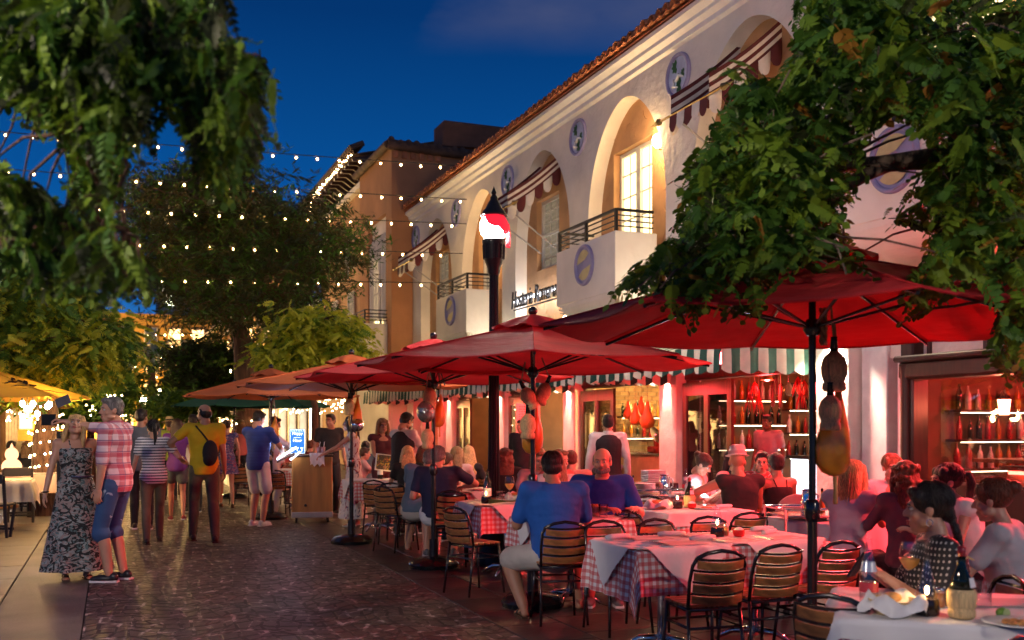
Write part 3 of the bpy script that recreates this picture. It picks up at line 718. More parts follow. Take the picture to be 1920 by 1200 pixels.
# green and white shop awnings, one per bay
gstr = mat('green_stripe', (0.010, 0.062, 0.045), 0.8); wstr = mat('cream_stripe', (0.70, 0.62, 0.52), 0.8)
def shop_awning(y0, y1, lab, ncol=24):
    t = thing('shop_awning', lab, 'awning', (XF, (y0+y1)/2, 2.95), 0, 'green and white striped shop awnings')
    yc = (y0+y1)/2; xf = -1.62; zf = -.44; n = int((y1-y0)/.15); L = y1-y0
    for i in range(n):
        a0 = y0-yc+L*i/n; a1 = y0-yc+L*(i+1)/n; m_ = gstr if i % 2 == 0 else wstr
        b = MB(); b.add([(0, a0, 0), (xf, a0, zf), (xf, a1, zf), (0, a1, 0)], [(0, 1, 2, 3)])
        pts = []
        for k in range(5):
            a = k/4; yy = a0+(a1-a0)*a; wv = .012*sin((yy+yc)*23)
            pts += [(xf, yy, zf), (xf-.01+wv, yy, zf-.17), (xf-.015+wv*2, yy, zf-.30-.05*abs(sin(pi*((i+a)/2))))]
        b.add(pts, [(3*k+j, 3*k+j+1, 3*k+j+4, 3*k+j+3) for k in range(4) for j in range(2)])
        b.build('stripe_panel', m_, t)
    n2 = 12
    for s_, yy in ((-1, y0-yc), (1, y1-yc)):
        for i in range(n2):
            f0, f1 = i/n2, (i+1)/n2; pts = []
            for k in range(5):
                f = f0+(f1-f0)*k/4; wv = .012*sin(f*40)
                pts += [(xf*f, yy, zf*f), (xf*f, yy+s_*.01+wv, zf-.15), (xf*f, yy+s_*.012+wv, zf-.31-.05*abs(sin(pi*((i+k/4)/2))))]
            b = MB(); b.add(pts, [(3*k+j, 3*k+j+1, 3*k+j+4, 3*k+j+3) for k in range(4) for j in range(2)]); b.build('side_stripe', wstr if i % 2 else gstr, t)
    MB().tube([(xf+.02, y0-yc, zf-.02), (xf+.02, y1-yc, zf-.02)], .02, 8).build('front_bar', M['steel'], t)
shop_awning(10.36, 13.9, 'green and white shop awning nearest the camera beside the hanging ham')
shop_awning(14.1, 17.64, 'green and white shop awning second from the hanging ham')
shop_awning(17.84, 21.38, 'green and white shop awning crossed by the black lamp post')
shop_awning(21.58, 25.12, 'green and white shop awning just left of the lamp post')
shop_awning(25.32, 28.9, 'farthest green and white shop awning, over the tan wall')
# red lanterns under the awnings and bar eave: the red light of the terrace
for i, (x, y, z, p) in enumerate(((7.0, 5.0, 2.66, 230), (7.0, 7.8, 2.66, 120), (7.3, 11.0, 2.40, 62), (7.3, 14.7, 2.40, 70), (7.3, 18.3, 2.40, 60), (7.3, 22.2, 2.40, 50), (7.3, 26.0, 2.40, 30))):
    t = thing('red_lantern', 'red glass lantern hanging '+['at the right end of the bar window', 'over the bar window beside the pier', 'under the nearest striped awning', 'under the second striped awning', 'under the third striped awning', 'under the fourth striped awning', 'under the farthest striped awning'][i], 'lantern', (x, y, z), 0, 'red lanterns along the restaurant front')
    MB().lathe([(.03, .06), (.05, .04), (.065, -.06), (.05, -.09)], (0, 0, 0), 12).build('lantern_glass', emat('red_glass', RED, 26), t, smooth=True)
    MB().lathe([(.001, .10), (.06, .06), (.03, .06)], (0, 0, 0), 12).build('lantern_cap', M['black'], t)
    MB().tube([(0, 0, .1), (0, 0, .2)]+([(.7, 0, .34), (XF-x, 0, .34)] if i < 2 else []), .008, 6).build('hook', M['black'], t)
    if i < 2: lamp('SPOT', (0, 0, -.12), RED, p*1.5, .1, t, rot_to((-.9, 0, -1.0)), radians(150), .5)
    else: lamp('POINT', (0, 0, -.16), RED, p, .1, t)
# ================================================================== BUILDINGS BEYOND
def tiled_edge(par, pts0, pts1, n, m, off, r=.1):
    me = MB().tube([(0, 0, 0), (.45, 0, .1)], [r, r*.85], 8).mesh('ridge_tile', m, smooth='auto')
    for i in range(n):
        f = (i+.5)/n; p = Vector(pts0).lerp(Vector(pts1), f); link('roof_tile', me, par, p-off, (rr.uniform(-.1, .1), 0, rr.uniform(-.1, .1)+(0)))
OB = thing('orange_building', 'tall orange stucco building with a chimney and tiled top beyond the white building', 'building', (7.84, 31, 0)); BO = Vector((7.84, 31, 0))
b = BM_()
x0 = 7.84; y0, y1 = 29.42, 33.6; zt = 10.0
# side facing the camera, front with a tall recessed panel
b.add([(x0, y0, 0), (x0, y0, zt), (18, y0, 9.7), (18, y0, 0)], [(0, 1, 2, 3)])
hole_panel(b, x0, y0, y1, 3.4, zt, 30.1, 32.4, 4.3, 8.1, d=.16)
b.add([(x0, y1, 0), (x0, y1, zt), (18, y1, 9.7), (18, y1, 0)], [(3, 2, 1, 0)])
b.build('wall', M['tan2'], OB)
b = BM_(); b.box((x0+.06, (y0+y1)/2, 1.7), (.3, y1-y0+.02, 3.4)); b.box((x0+.5, y0+.0, 1.75), (1.0, .16, 3.5)); b.build('white_base', M['white'], OB)
b = BM_(); b.add([(x0+.15, 30.1, 4.3), (x0+.15, 30.1, 8.1), (x0+.15, 32.4, 8.1), (x0+.15, 32.4, 4.3)], [(0, 1, 2, 3)]); pn = b.build('panel', M['white'], OB)
for i in range(6): BM_().lathe([(.13, 0), (.13, 2.4), (.001, 2.75)], (x0+.12, 30.35+.36*i, 4.9), 8).build('relief_column', M['white'], pn)
window(31.4, 4.6, 6.9, .9, x0+.06, blind, 2, 6, OB)
b = BM_(); b.box((x0-.35, 31.1, 4.0), (.75, 2.4, 1.3), bev=.01); b.box((x0-.2, 31.1, 3.1), (.45, 2.2, .6)); b.build('balcony', M['white'], OB)
b = BM_()
for zz in (4.75, 4.85, 4.95, 5.06): b.box((x0-.7, 31.1, zz), (.03, 2.3, .03)); b.box((x0-.35, 29.95, zz+.001), (.7, .03, .03))
for yy in (29.95, 31.1, 32.2): b.box((x0-.7, yy, 4.85), (.05, .05, .42))
b.build('railing', M['black'], OB, smooth=False)
b = BM_(); b.add([(x0-.2, y0-.15, zt+.02), (x0-.2, y1+.1, zt+.02), (13, y1+.1, zt+1.3), (13, y0-.15, zt+.3), (18, y0-.15, 9.7)], [(0, 3, 2, 1)])
b.tube([(x0-.15, y0-.08, zt+.0), (12.5, y0-.08, zt-.12), (18, y0-.08, 9.6)], .16, 10); b.tube([(x0-.15, y0-.08, zt), (x0-.15, y1, zt)], .12, 10); rf = b.build('roof', M['tiledark'], OB)
me_ = MB().tube([(0, 0, -.02), (0, -.32, .0)], [.11, .1], 8).mesh('roof_tile', M['tiledark'], smooth='auto')
for i in range(30): link('roof_tile', me_, rf, Vector((x0-.05+.25*i, y0+.08, zt+.08-.012*i))-BO, (rr.uniform(-.2, .1), rr.uniform(-.1, .1), rr.uniform(-.1, .1)))
b = BM_()
for i in range(6): b.box((x0+.12+.3*i*.9, y0-.02, zt-.22), (.16, .1, .3), bev=.02)
b.build('brick_corbel', M['tile'], OB)
b = BM_(); b.box((10.6, y0+.6, 10.35), (2.2, 1.0, 1.3), bev=.06); b.build('chimney', mat('chimney_stucco', (.2, .085, .045), .9), OB)
b = BM_(); r9 = random.Random(4)
for _ in range(7):
    c = Vector((x0+r9.uniform(.3, 2.5), y0-.001, r9.uniform(5, 9.5))); pts = [c]
    for k in range(6): pts.append(pts[-1]+Vector((r9.uniform(-.14, .14), 0, -r9.uniform(.1, .35))))
    b.tube(pts, .008, 4)
b.build('stucco_crack', M['tan2'], OB, kind='stuff')

LB = thing('lit_eave_building', 'tan building with a deep rafter eave edged in fairy lights beyond the orange one', 'building', (XF, 38, 0)); BO = Vector((XF, 38, 0))
b = BM_(); hole_panel(b, XF, 33.62, 43.5, 0, 10.2, 38.2, 39.4, 7.2, 9.0, d=.2); b.add([(XF, 43.5, 0), (XF, 43.5, 10.2), (18, 43.5, 10.2), (18, 43.5, 0)], [(3, 2, 1, 0)]); b.build('wall', M['tan'], LB)
b = BM_(); b.box((XF-.08, 38.5, 10.25), (.3, 9.9, .22), bev=.03); b.box((XF-.04, 38.5, 4.4), (.2, 9.9, .2)); b.box((XF-.05, 33.85, 5), (.2, .4, 10.1)); b.build('cornice', M['trim'], LB)
b = BM_(); b.add([(XF-.9, 33.5, 10.75), (XF+4, 33.5, 12.0), (XF+4, 43.8, 12.0), (XF-.9, 43.8, 10.75), (XF-.9, 33.5, 10.9), (XF-.9, 43.8, 10.9)], [(0, 1, 2, 3), (0, 3, 5, 4)]); rf = b.build('roof', M['tiledark'], LB)
me_ = MB().tube([(-.1, 0, 0), (.4, 0, .1)], [.11, .1], 8).mesh('roof_tile', M['tiledark'], smooth='auto')
for i in range(40): link('roof_tile', me_, rf, Vector((XF-.9, 33.6+.255*i, 10.98))-BO, (0, -.25, rr.uniform(-.06, .06)))
for i in range(17):
    b = BM_(); y = 33.9+.6*i; pts = [(XF+.1, 10.35), (XF-.25, 10.42), (XF-.55, 10.62), (XF-.85, 10.6), (XF-.85, 10.72), (XF+.1, 10.95)]
    b.add([(p[0], y-.06, p[1]) for p in pts]+[(p[0], y+.06, p[1]) for p in pts], [tuple(range(6)), tuple(range(11, 5, -1))]+[(k, (k+1) % 6, 6+(k+1) % 6, 6+k) for k in range(6)]); b.build('rafter', M['darkwood'], LB)
fairy = emat('fairy_light', (1.0, .66, .30), 16, sample=False)
window(38.8, 7.25, 8.95, 1.1, XF+.1, glint, 2, 4, LB)
for yy in (35.5, 37.6, 40.5): window(yy, 4.9, 6.6, 1.0, XF-.06, blindd, 2, 4, LB)
BO = Vector((0, 0, 0))
t = thing('fairy_light_string', 'string of fairy lights along the rafter eave running down into the dark tree', 'string lights', (XF-.95, 38, 10.8)); b = MB()
for i in range(46):
    f = i/45; b.ell((rr.uniform(-.03, .03), -4.4+9.4*f, rr.uniform(-.09, .05)+(0 if f < .75 else -(f-.75)*7)), rr.uniform(.014, .03), 6, 4)
b.build('bulbs', fairy, t, kind='stuff'); MB().tube([(0, -4.4, 0), (0, 3, 0), (0, 5, -1.8)], .01, 5).build('wire', M['black'], t)

# low lit shopfronts beyond, on the right side
def shopfront(x, y0, y1, h, wallm, lab, glow, floors=2):
    s = thing('shop_building', lab, 'building', (x, (y0+y1)/2, 0)); L = y1-y0
    MB().box((3.0, 0, h/2), (6, L-.05, h)).build('wall', wallm, s)
    MB().box((-.1, 0, h+.1), (.6, L, .22), bev=.04).build('cornice', M['trim'], s)
    n = max(2, int(L/2.6))
    for i in range(n):
        yy = -L/2+L*(i+.5)/n
        f = MB().box((-.03, yy, 1.35), (.12, L/n*.72, 2.5), bev=.02).build('shop_window', M['darkwood'], s)
        MB().box((-.1, yy, 1.4), (.02, L/n*.6, 2.1)).build('lit_pane', glow, f)
        for k in range(1, floors):
            f = MB().box((-.03, yy, 1.9+2.7*k), (.12, 1.2, 1.7), bev=.02).build('window', wframe, s)
            for q in (-1, 1): MB().box((-.1, yy+q*.28, 1.9+2.7*k), (.02, .5, 1.5)).build('pane', glow if (i*7+k*3) % 5 < 2 else glint, f)
        MB().box((-.35, yy+L/n/2, 1.7), (.35, .35, 3.4), bev=.05).build('column', M['column'], s)
    return s
gl1 = emat('amber_window', (1.0, .52, .16), 2.2); gl2 = emat('white_window', (1.0, .80, .55), 2.2)
shopfront(8.5, 43.6, 58, 6.8, M['white'], 'white lit shop building behind the small yellow-green tree', gl2)
shopfront(8.3, 58.2, 80, 8.5, M['tan'], 'tan shop building farther down the right side of the street', gl1, 3)
shopfront(8.0, 80.2, 110, 9.5, mat('ochre_wall', (.45, .25, .06), .8), 'ochre building at the far right end of the street', gl1, 3)
def left_building(x, y0, y1, h, wallm, lab, glow, floors):
    s = shopfront(x, y0, y1, h, wallm, lab, glow, floors); s.rotation_euler.z = pi; return s
left_building(-9.5, 26, 44, 6.6, M['tan'], 'tan lit building behind the yellow umbrella on the left', gl1, 2)
left_building(-9.0, 44.5, 70, 8.2, MATS['ochre_wall'], 'ochre building farther down the left side', gl1, 3)
left_building(-8.5, 70.5, 104, 9.2, M['tan'], 'tan building at the far left end of the street', gl1, 3)
# end of street
t = thing('end_building', 'glowing ochre building closing the far end of the street', 'building', (1.5, 118, 0))
MB().box((0, 3, 7), (26, 6, 14)).build('wall', MATS['ochre_wall'], t)
for i in range(9):
    for k in range(4):
        f = MB().box((-10+2.5*i, -.05, 2.2+3.1*k), (1.4, .12, 2.0)).build('window', wframe, t); MB().box((-10+2.5*i, -.13, 2.2+3.1*k), (1.2, .02, 1.8)).build('pane', gl1 if (i*3+k*5) % 4 < 2 else glint, f)
lamp('POINT', (-3, -4, 3), (1, .6, .15), 6000, .4, t)
# high-rise peeping through the tree
t = thing('apartment_tower', 'distant tower with a few lit windows seen through the dark tree', 'building', (-2, 150, 0))
MB().box((14, 3, 18), (12, 8, 36)).build('wall', mat('night_concrete', (.12, .15, .2), .9), t)
for i in range(5):
    for k in range(10):
        if (i*5+k*3) % 4 == 0: MB().box((9.6+2.2*i, -1.1, 8+2.8*k), (1.1, .1, 1.3)).build('window', emat('tower_win', (.95, 1, .6), 3), t)

# ================================================================== STRING LIGHTS ACROSS THE STREET
wire = mat('cable_black', (.01, .01, .01), .6)
_b = MB().ell((0, 0, -.055), (.020, .020, .024), 10, 7); _b.cur = 1; _b.ell((0, 0, -.055), (.038, .038, .044), 12, 8); bulb_me = _b.mesh('bulb', [M['bulb'], MATS['amber_bulb_halo']], smooth=True)
sock_me = MB().lathe([(.014, 0), (.016, -.02)], (0, 0, 0), 8).mesh('socket', wire)
def light_row(lab, a, b_, Y, X1, X0, spacing=.52, sagv=.12, big=1.0, lampn=3, off=0.0):
    """a,b_: picture points the row passes; both ends lie in the plane y=Y"""
    def pt(px, py): x, y = ray(px); t = Y/y; return Vector((x*t, Y, CAMH+(800-py)/FX*t))
    pa, pb = pt(*a), pt(*b_); sl = (pb.z-pa.z)/(pb.x-pa.x)
    e1 = Vector((X1, Y, pb.z+sl*(X1-pb.x))); e0 = Vector((X0, Y, pa.z+sl*(X0-pa.x)))
    L = e1.x-e0.x; t = thing('bulb_string', lab, 'string lights', e0, 0, 'rows of bulbs strung across the street')
    def q(x): f = x/L; return Vector((x, 0, (e1.z-e0.z)*f-sagv*4*f*(1-f)*0.5))
    MB().tube([q(L*i/24) for i in range(25)], .011*big, 5).build('cable', wire, t)
    n = int(L/spacing)
    for i in range(n):
        x = spacing*(i+.5+off); 
        if x > L-.1: continue
        p = q(x)+Vector((rr.uniform(-.02, .02), 0, 0)); o = link('bulb', bulb_me, t, p+Vector((0, 0, -.015)), (rr.uniform(-.12, .12), 0, 0)); o.scale = (big,)*3
        s = link('socket', sock_me, t, p); s.scale = (big,)*3
light_row('topmost row of bulbs across the open blue sky', (35, 245), (865, 311), 24.3, 8.4, -7.6)
light_row('second row of bulbs from the top', (60, 316), (875, 374), 24.3, 8.45, -7.2, off=.3)
light_row('third row of bulbs from the top', (165, 382), (880, 420), 24.3, 8.45, -7.2, off=-.2)
light_row('fourth row of bulbs from the top', (223, 448), (838, 474), 24.6, 8.45, -7.0, off=.1)
light_row('fifth and lowest row of the near bulbs', (346, 517), (838, 530), 24.6, 8.3, -6.6, off=.25)
for i, (py, Y, lab) in enumerate(((622, 58, 'highest of the small far rows of bulbs in the gap of the trees'), (643, 60, 'second of the small far rows of bulbs in the gap of the trees'), (664, 63, 'third of the small far rows of bulbs in the gap of the trees'), (683, 66, 'fourth of the small far rows of bulbs in the gap of the trees'), (702, 69, 'lowest of the small far rows of bulbs in the gap of the trees'))):
    light_row(lab, (225, py), (330, py+2), Y, 4.5, -3.5, spacing=.46, big=1.5)

# ================================================================== STREET LAMP
def street_lamp(loc, lab, power, cloth=True, H=4.15):
    t = thing('street_lamp', lab, 'street lamp', loc, 0, 'fluted black street lamps'); t.scale = (.92, .92, .935)
    b = MB(); n = 32; vs = []; fs = []; hs = [(0.75, .078), (1.2, .070), (2.4, .060), (3.42, .054)]
    for z, r in hs:
        for k in range(n*2):
            a = pi*k/n; q = r*(1.0 if k % 4 < 2 else .86); vs.append((q*cos(a), q*sin(a), z))
    for i in range(len(hs)-1):
        for k in range(2*n): l = (k+1) % (2*n); fs.append((i*2*n+k, i*2*n+l, (i+1)*2*n+l, (i+1)*2*n+k))
    b.add(vs, fs); b.build('fluted_post', M['black'], t, smooth='auto')
    MB().lathe([(.22, 0), (.22, .12), (.17, .2), (.15, .55), (.12, .62), (.13, .7), (.085, .78)], n=24).build('base', M['black'], t)
    MB().lathe([(.062, 3.38), (.075, 3.42), (.075, 3.46), (.10, 3.52), (.12, 3.58), (.125, 3.72), (.14, 3.76), (.14, 3.80), (.10, 3.82)], n=20).build('fitter', M['black'], t)
    b = MB()
    for k in range(16): a = k*pi/8; b.tube([(.118*cos(a), .118*sin(a), 3.57), (.128*cos(a), .128*sin(a), 3.74)], .012, 6)
    b.build('fitter_rib', M['black'], t)
    gm = emat('lamp_globe_glow_%d' % power, (1.0, .82, .70), power/(4*pi)/(pi*.16**2))
    MB().lathe([(sqrt(.168**2-(z-3.95)**2), z) for z in np.linspace(3.82, 4.09, 12)], n=22).build('globe', gm, t, smooth=True)
    MB().lathe([(.165, 4.08), (.16, 4.1), (.10, 4.17), (.06, 4.25), (.045, 4.27), (.045, 4.3), (.02, 4.33), (.032, 4.35), (.001, 4.43)], n=18).build('lamp_cap', M['black'], t)
    if cloth:
        wm = mat('red_wrap', (.5, .008, .015), .8, emit=(1.0, .02, .05), estr=.28)  # weak emission stands in for globe light coming through the cloth
        b = MB(); vs = []; nn = 60
        for j in range(5):
            for k in range(nn):
                a = 2*pi*k/nn; z = 4.11-(.02+.115*(.5+.5*cos(a+.9))**1.5+.012*sin(5*a))*j/2.2; z = max(z, 3.82); r = sqrt(max(.09**2, .181**2-(z-3.945)**2))+.002*sin(7*a+j); vs.append((r*cos(a), r*sin(a), z))
        b.add(vs, [(j*nn+k, j*nn+(k+1) % nn, (j+1)*nn+(k+1) % nn, (j+1)*nn+k) for j in range(4) for k in range(nn) ])
        b.tube([(-.13, -.1, 3.98), (-.05, -.17, 3.93), (.08, -.16, 3.88), (.16, -.05, 3.87)], .03, 6, flat=.25); b.tube([(.17, 0, 4.0), (.2, .03, 3.85), (.18, 0, 3.72)], .03, 6, flat=.3)
        b.build('red_cloth_wrap', wm, t, smooth=True)
    return t
lx = P(926, 11.0); street_lamp(lx, 'fluted black street lamp with a red cloth round its lit globe, among the terrace tables', 170)
street_lamp((-3.4, 2.6, 0), 'fluted black street lamp on the left pavement beside the camera', 340, False)
street_lamp((4.3, -2.2, 0), 'unseen fluted street lamp added behind the camera to light the right tree', 170, False)  # off-frame lamp added to brighten the right tree foliage
street_lamp((-3.9, 33, 0), 'fluted black street lamp far down the left pavement', 300, False)
# the globe lies under the cloth; both emit, the cloth as imitated glow

# ================================================================== TREES
def leafm(name, c1, c2, rough=.55):
    m = mat(name, c1, rough, vscale=1.4, col2=c2, spec=.35, detail=3); 
    t = m.node_tree; bs = t.nodes['Principled BSDF']; out = [n for n in t.nodes if n.type == 'OUTPUT_MATERIAL'][0]
    tl = N(t, 'ShaderNodeBsdfTranslucent'); ad = N(t, 'ShaderNodeMixShader'); ad.inputs[0].default_value = .28
    t.links.new(base_sock(m).links[0].from_socket, tl.inputs[0]); t.links.new(bs.outputs[0], ad.inputs[1]); t.links.new(tl.outputs[0], ad.inputs[2]); t.links.new(ad.outputs[0], out.inputs[0])
    return m
LFd = leafm('leaf_deep_green', (.04, .11, .012), (.08, .18, .02))
LFl = leafm('leaf_fresh_green', (.10, .19, .014), (.20, .30, .02))
LFy = leafm('leaf_yellow_green', (.34, .42, .02), (.58, .58, .05))
LFk = leafm('leaf_dark_olive', (.02, .035, .010), (.055, .065, .016))
LFo = leafm('leaf_autumn', (.30, .12, .015), (.40, .20, .03))
def compound_leaf(npair, L, lw, ll, droop=.35, lobed=True, seed=1):
    """one pinnate leaf along +X, drooping to -Z"""
    r = random.Random(seed); vs = []; fs = []
    def rach(s): return Vector((L*s*(1-.12*droop*s), 0, -droop*L*s*s*.8))
    def quad(a, b_, w, up):
        d = (b_-a); n_ = d.cross(up).normalized()
        o = len(vs); prof = [(0, .12), (.3, .9), (.65, .85), (1, .03)] if lobed else [(0, .15), (.4, 1), (1, .04)]
        for s, ww in prof:
            c = a+d*s+up*(-.10*s*s*d.length); vs.append(c-n_*w*ww); vs.append(c+n_*w*ww)
        for i in range(len(prof)-1): fs.append((o+2*i, o+2*i+2, o+2*i+3, o+2*i+1))
    for i in range(npair):
        s = .14+.86*(i+.5)/npair; p = rach(s); t_ = (rach(min(1, s+.05))-rach(s-.05)).normalized()
        for sg in (-1, 1):
            k = (sin(pi*min(1, .22+.82*s)))**.6; d = (t_*.55+Vector((0, sg, -.18+r.uniform(-.2, .12)))).normalized()*ll*k*r.uniform(.85, 1.1)
            quad(p, p+d, lw*k, Vector((r.uniform(-.2, .2), 0, 1)).normalized())
    quad(rach(1), rach(1)+Vector((ll*.8, 0, -ll*.35)), lw, Vector((0, 0, 1)))
    o = len(vs)
    for i in range(5):
        p = rach(i/4); vs.extend((p+Vector((0, -.003, 0)), p+Vector((0, .003, 0))))
    for i in range(4): fs.append((o+2*i, o+2*i+2, o+2*i+3, o+2*i+1))
    return np.array([tuple(v) for v in vs]), fs
def simple_spray(n, L, lw, ll, seed=1):
    r = random.Random(seed); vs = []; fs = []
    for i in range(n):
        s = i/n; p = Vector((L*s, 0, -.3*L*s*s)); d = Vector((.6, r.uniform(-1, 1), r.uniform(-.6, .5))).normalized()*ll*r.uniform(.7, 1.1); w = d.cross(Vector((r.uniform(-.4, .4), r.uniform(-.3, .3), 1))).normalized()*lw
        o = len(vs); vs += [p, p+d*.45+w, p+d, p+d*.45-w]; fs.append((o, o+1, o+2, o+3))
    return np.array([tuple(v) for v in vs]), fs
def poly_in(px, py, poly):
    c = False; n = len(poly); j = n-1
    for i in range(n):
        xi, yi = poly[i]; xj, yj = poly[j]
        if (yi > py) != (yj > py) and px < (xj-xi)*(py-yi)/(yj-yi)+xi: c = not c
        j = i
    return c
def place_mats(pts, r, tilt=.5, scale=(.8, 1.2), dirs=None):
    out = []
    for i, p in enumerate(pts):
        a = r.uniform(0, 2*pi) if dirs is None else dirs[i]+r.gauss(0, .7)
        R = Matrix.Rotation(a, 4, 'Z') @ Matrix.Rotation(r.uniform(-.2, .9)*tilt*1.2, 4, 'Y') @ Matrix.Rotation(r.gauss(0, .5), 4, 'X')
        out.append(Matrix.Translation(p) @ R @ Matrix.Scale(r.uniform(*scale), 4))
    return out
def pix(p):
    lat = p.x*CT-p.y*ST; d = p.x*ST+p.y*CT
    return 960+FX*lat/d, 800-(p.z-CAMH)*FX/d
def inside(ms, poly, L):
    return [m for m in ms if poly_in(*pix(m.translation), poly) and poly_in(*pix(m @ Vector((L, 0, -L*.4))), poly)]
def foliage(name, tmpls, mats_, mtx, parent, r, first=0, weights=None, org=None):
    """the nearest `first` leaves become parts, the rest one mass"""
    org = org or Vector()
    if first:
        mtx = sorted(mtx, key=lambda m: m.translation.length)
        mes = []
        for ti, (v, f) in enumerate(tmpls):
            for m_ in mats_:
                me = bpy.data.meshes.new('leaf'); me.from_pydata(v.tolist(), [], f); me.materials.append(m_); mes.append(me)
        for m in mtx[:first]:
            w = r.choices(range(len(mats_)), weights)[0] if weights else r.randrange(len(mats_))
            o = link('leaf', mes[r.randrange(len(tmpls))*len(mats_)+w], parent); o.matrix_local = Matrix.Translation(-org) @ m
        mtx = mtx[first:]
    V = []; F = []; MI = []; off = 0
    groups = {}
    for m in mtx:
        groups.setdefault(r.randrange(len(tmpls)), []).append(m)
    allv = []; loops = []; sizes = []; mi = []
    for ti, ms in groups.items():
        v, f = tmpls[ti]; vh = np.c_[v, np.ones(len(v))]; A = np.array([[list(row) for row in (Matrix.Translation(-org) @ m)] for m in ms])
        vv = np.einsum('nij,kj->nki', A, vh)[:, :, :3]; n, k = len(ms), len(v)
        fl = np.concatenate([np.array(q) for q in f]); fsz = np.array([len(q) for q in f])
        loops.append((fl[None, :]+(off+np.arange(n)*k)[:, None]).ravel()); sizes.append(np.tile(fsz, n))
        w = np.array(r.choices(range(len(mats_)), weights, k=n) if weights else [r.randrange(len(mats_)) for _ in range(n)])
        mi.append(np.repeat(w, len(fsz))); allv.append(vv.reshape(-1, 3)); off += n*k
    if not allv: return None
    allv = np.concatenate(allv); loops = np.concatenate(loops); sizes = np.concatenate(sizes); mi = np.concatenate(mi)
    me = bpy.data.meshes.new(name); me.vertices.add(len(allv)); me.vertices.foreach_set('co', allv.ravel()); me.loops.add(len(loops)); me.loops.foreach_set('vertex_index', loops.astype(np.int32))
    me.polygons.add(len(sizes)); st = np.concatenate([[0], np.cumsum(sizes)[:-1]]); me.polygons.foreach_set('loop_start', st.astype(np.int32)); me.polygons.foreach_set('loop_total', sizes.astype(np.int32))
    for m_ in mats_: me.materials.append(m_)
    me.polygons.foreach_set('material_index', mi.astype(np.int32)); me.update(calc_edges=True); me.validate()
    return link(name, me, parent, kind='stuff')
def limb(b, p0, p1, r0, r1, r, wob=.12, n=8):
    p0, p1 = Vector(p0), Vector(p1); d = p1-p0; L = d.length; pts = []; rs = []; ph = r.uniform(0, 6)
    for i in range(n+1):
        f = i/n; pts.append(p0+d*f+Vector((sin(f*5+ph), cos(f*4+ph*2), .6*sin(f*6+ph)))*wob*L*.25*sin(pi*f)+Vector((0, 0, .08*L*sin(pi*f)))); rs.append(r0+(r1-r0)*f)
    b.tube(pts, rs, 9); return pts
def crown_points(poly, d0, d1, n, r, clumps=None, csz=.3):
    """points through a volume whose outline is poly (seen from the pavement), gathered in clumps"""
    xs = [p[0] for p in poly]; ys = [p[1] for p in poly]; out = []; cl = []
    for _ in range(clumps or n):
        for _t in range(200):
            x, y = r.uniform(min(xs), max(xs)), r.uniform(min(ys), max(ys))
            if poly_in(x, y, poly): break
        d = r.uniform(d0, d1); cl.append(P(x, d, y))
    per = n//len(cl)
    for c in cl:
        for _ in range(per): out.append(c+Vector((r.gauss(0, csz), r.gauss(0, csz), r.gauss(0, csz*.55))))
    return out, cl

# --- big tree overhanging on the right, near
r = random.Random(21)
base = P(2150, 5.6); RT = thing('shade_tree', 'green feathery-leaved tree overhanging the nearest red umbrella, trunk out of view', 'tree', base)
polyR = [(1501, -40), (1485, 24), (1483, 72), (1483, 125), (1455, 140), (1407, 134), (1375, 118), (1342, 104), (1326, 118), (1338, 145), (1370, 165), (1420, 165), (1400, 185), (1350, 196), (1322, 205), (1322, 300), (1305, 315), (1256, 333), (1248, 355), (1280, 375), (1264, 405), (1250, 440), (1222, 477), (1202, 492), (1162, 520), (1140, 572), (1174, 582), (1198, 566), (1238, 562), (1270, 608), (1286, 618), (1310, 608), (1306, 580), (1342, 568), (1358, 592), (1382, 606), (1423, 600), (1435, 572), (1447, 544), (1471, 532), (1503, 500), (1559, 508), (1575, 544), (1607, 530), (1639, 524), (1639, 504), (1620, 480), (1612, 455), (1570, 440), (1580, 415), (1610, 390), (1603, 375), (1625, 320), (1632, 285), (1641, 235), (1690, 225), (1735, 260), (1740, 300), (1725, 330), (1690, 340), (1650, 390), (1660, 420), (1720, 430), (1745, 450), (1740, 480), (1700, 520), (1671, 600), (1683, 620), (1719, 600), (1775, 564), (1800, 540), (1872, 532), (1880, 570), (1850, 640), (1830, 670), (1890, 720), (1990, 700), (1990, -40)]
tm_near = [compound_leaf(6, .21, .021, .052, .5, True, s) for s in (1, 2, 3, 4)]
pts, cl = crown_points(polyR, 4.1, 6.4, 6600, r, 320, .13)
mt_ = inside(place_mats(pts, r, .7, (.5, 1.12)), polyR, .19)
foliage('foliage', tm_near, [LFd, LFl, LFo, LFk], mt_, RT, r, 290, [.5, .38, .035, .085], org=base)
b = MB(); top = P(2080, 5.6)+Vector((0, 0, 3.0))-base
b.tube([(0, 0, 0), (.05, .05, 1.2), (-.1, -.05, 2.2), top], [.17, .13, .12, .11], 12); b.build('trunk', M['barkp'], RT)
hubs = [P(1900, 5.2, 560), P(1840, 5.4, 420), P(1800, 5.3, 300), P(1540, 5.2, 330), P(1850, 5.5, 200), P(1650, 5.3, 130), P(1420, 5.0, 440)]
b = MB(); fork = P(1990, 5.4, 660)-base
b.tube([(0, 0, 1.2), fork], [.10, .075], 9)
for a, h in ((fork, 0), (hubs[0]-base, 1), (hubs[1]-base, 2), (hubs[2]-base, 3), (hubs[1]-base, 4), (hubs[4]-base, 5), (hubs[2]-base, 6)): limb(b, a, hubs[h]-base, .045, .028, r, .25)
for c in cl[::2]:
    h = min(hubs, key=lambda q: (q-c).length); limb(b, h-base, c-base, .010, .004, r, .3, 5)
b.build('branch', M['barkp'], RT, smooth=True)
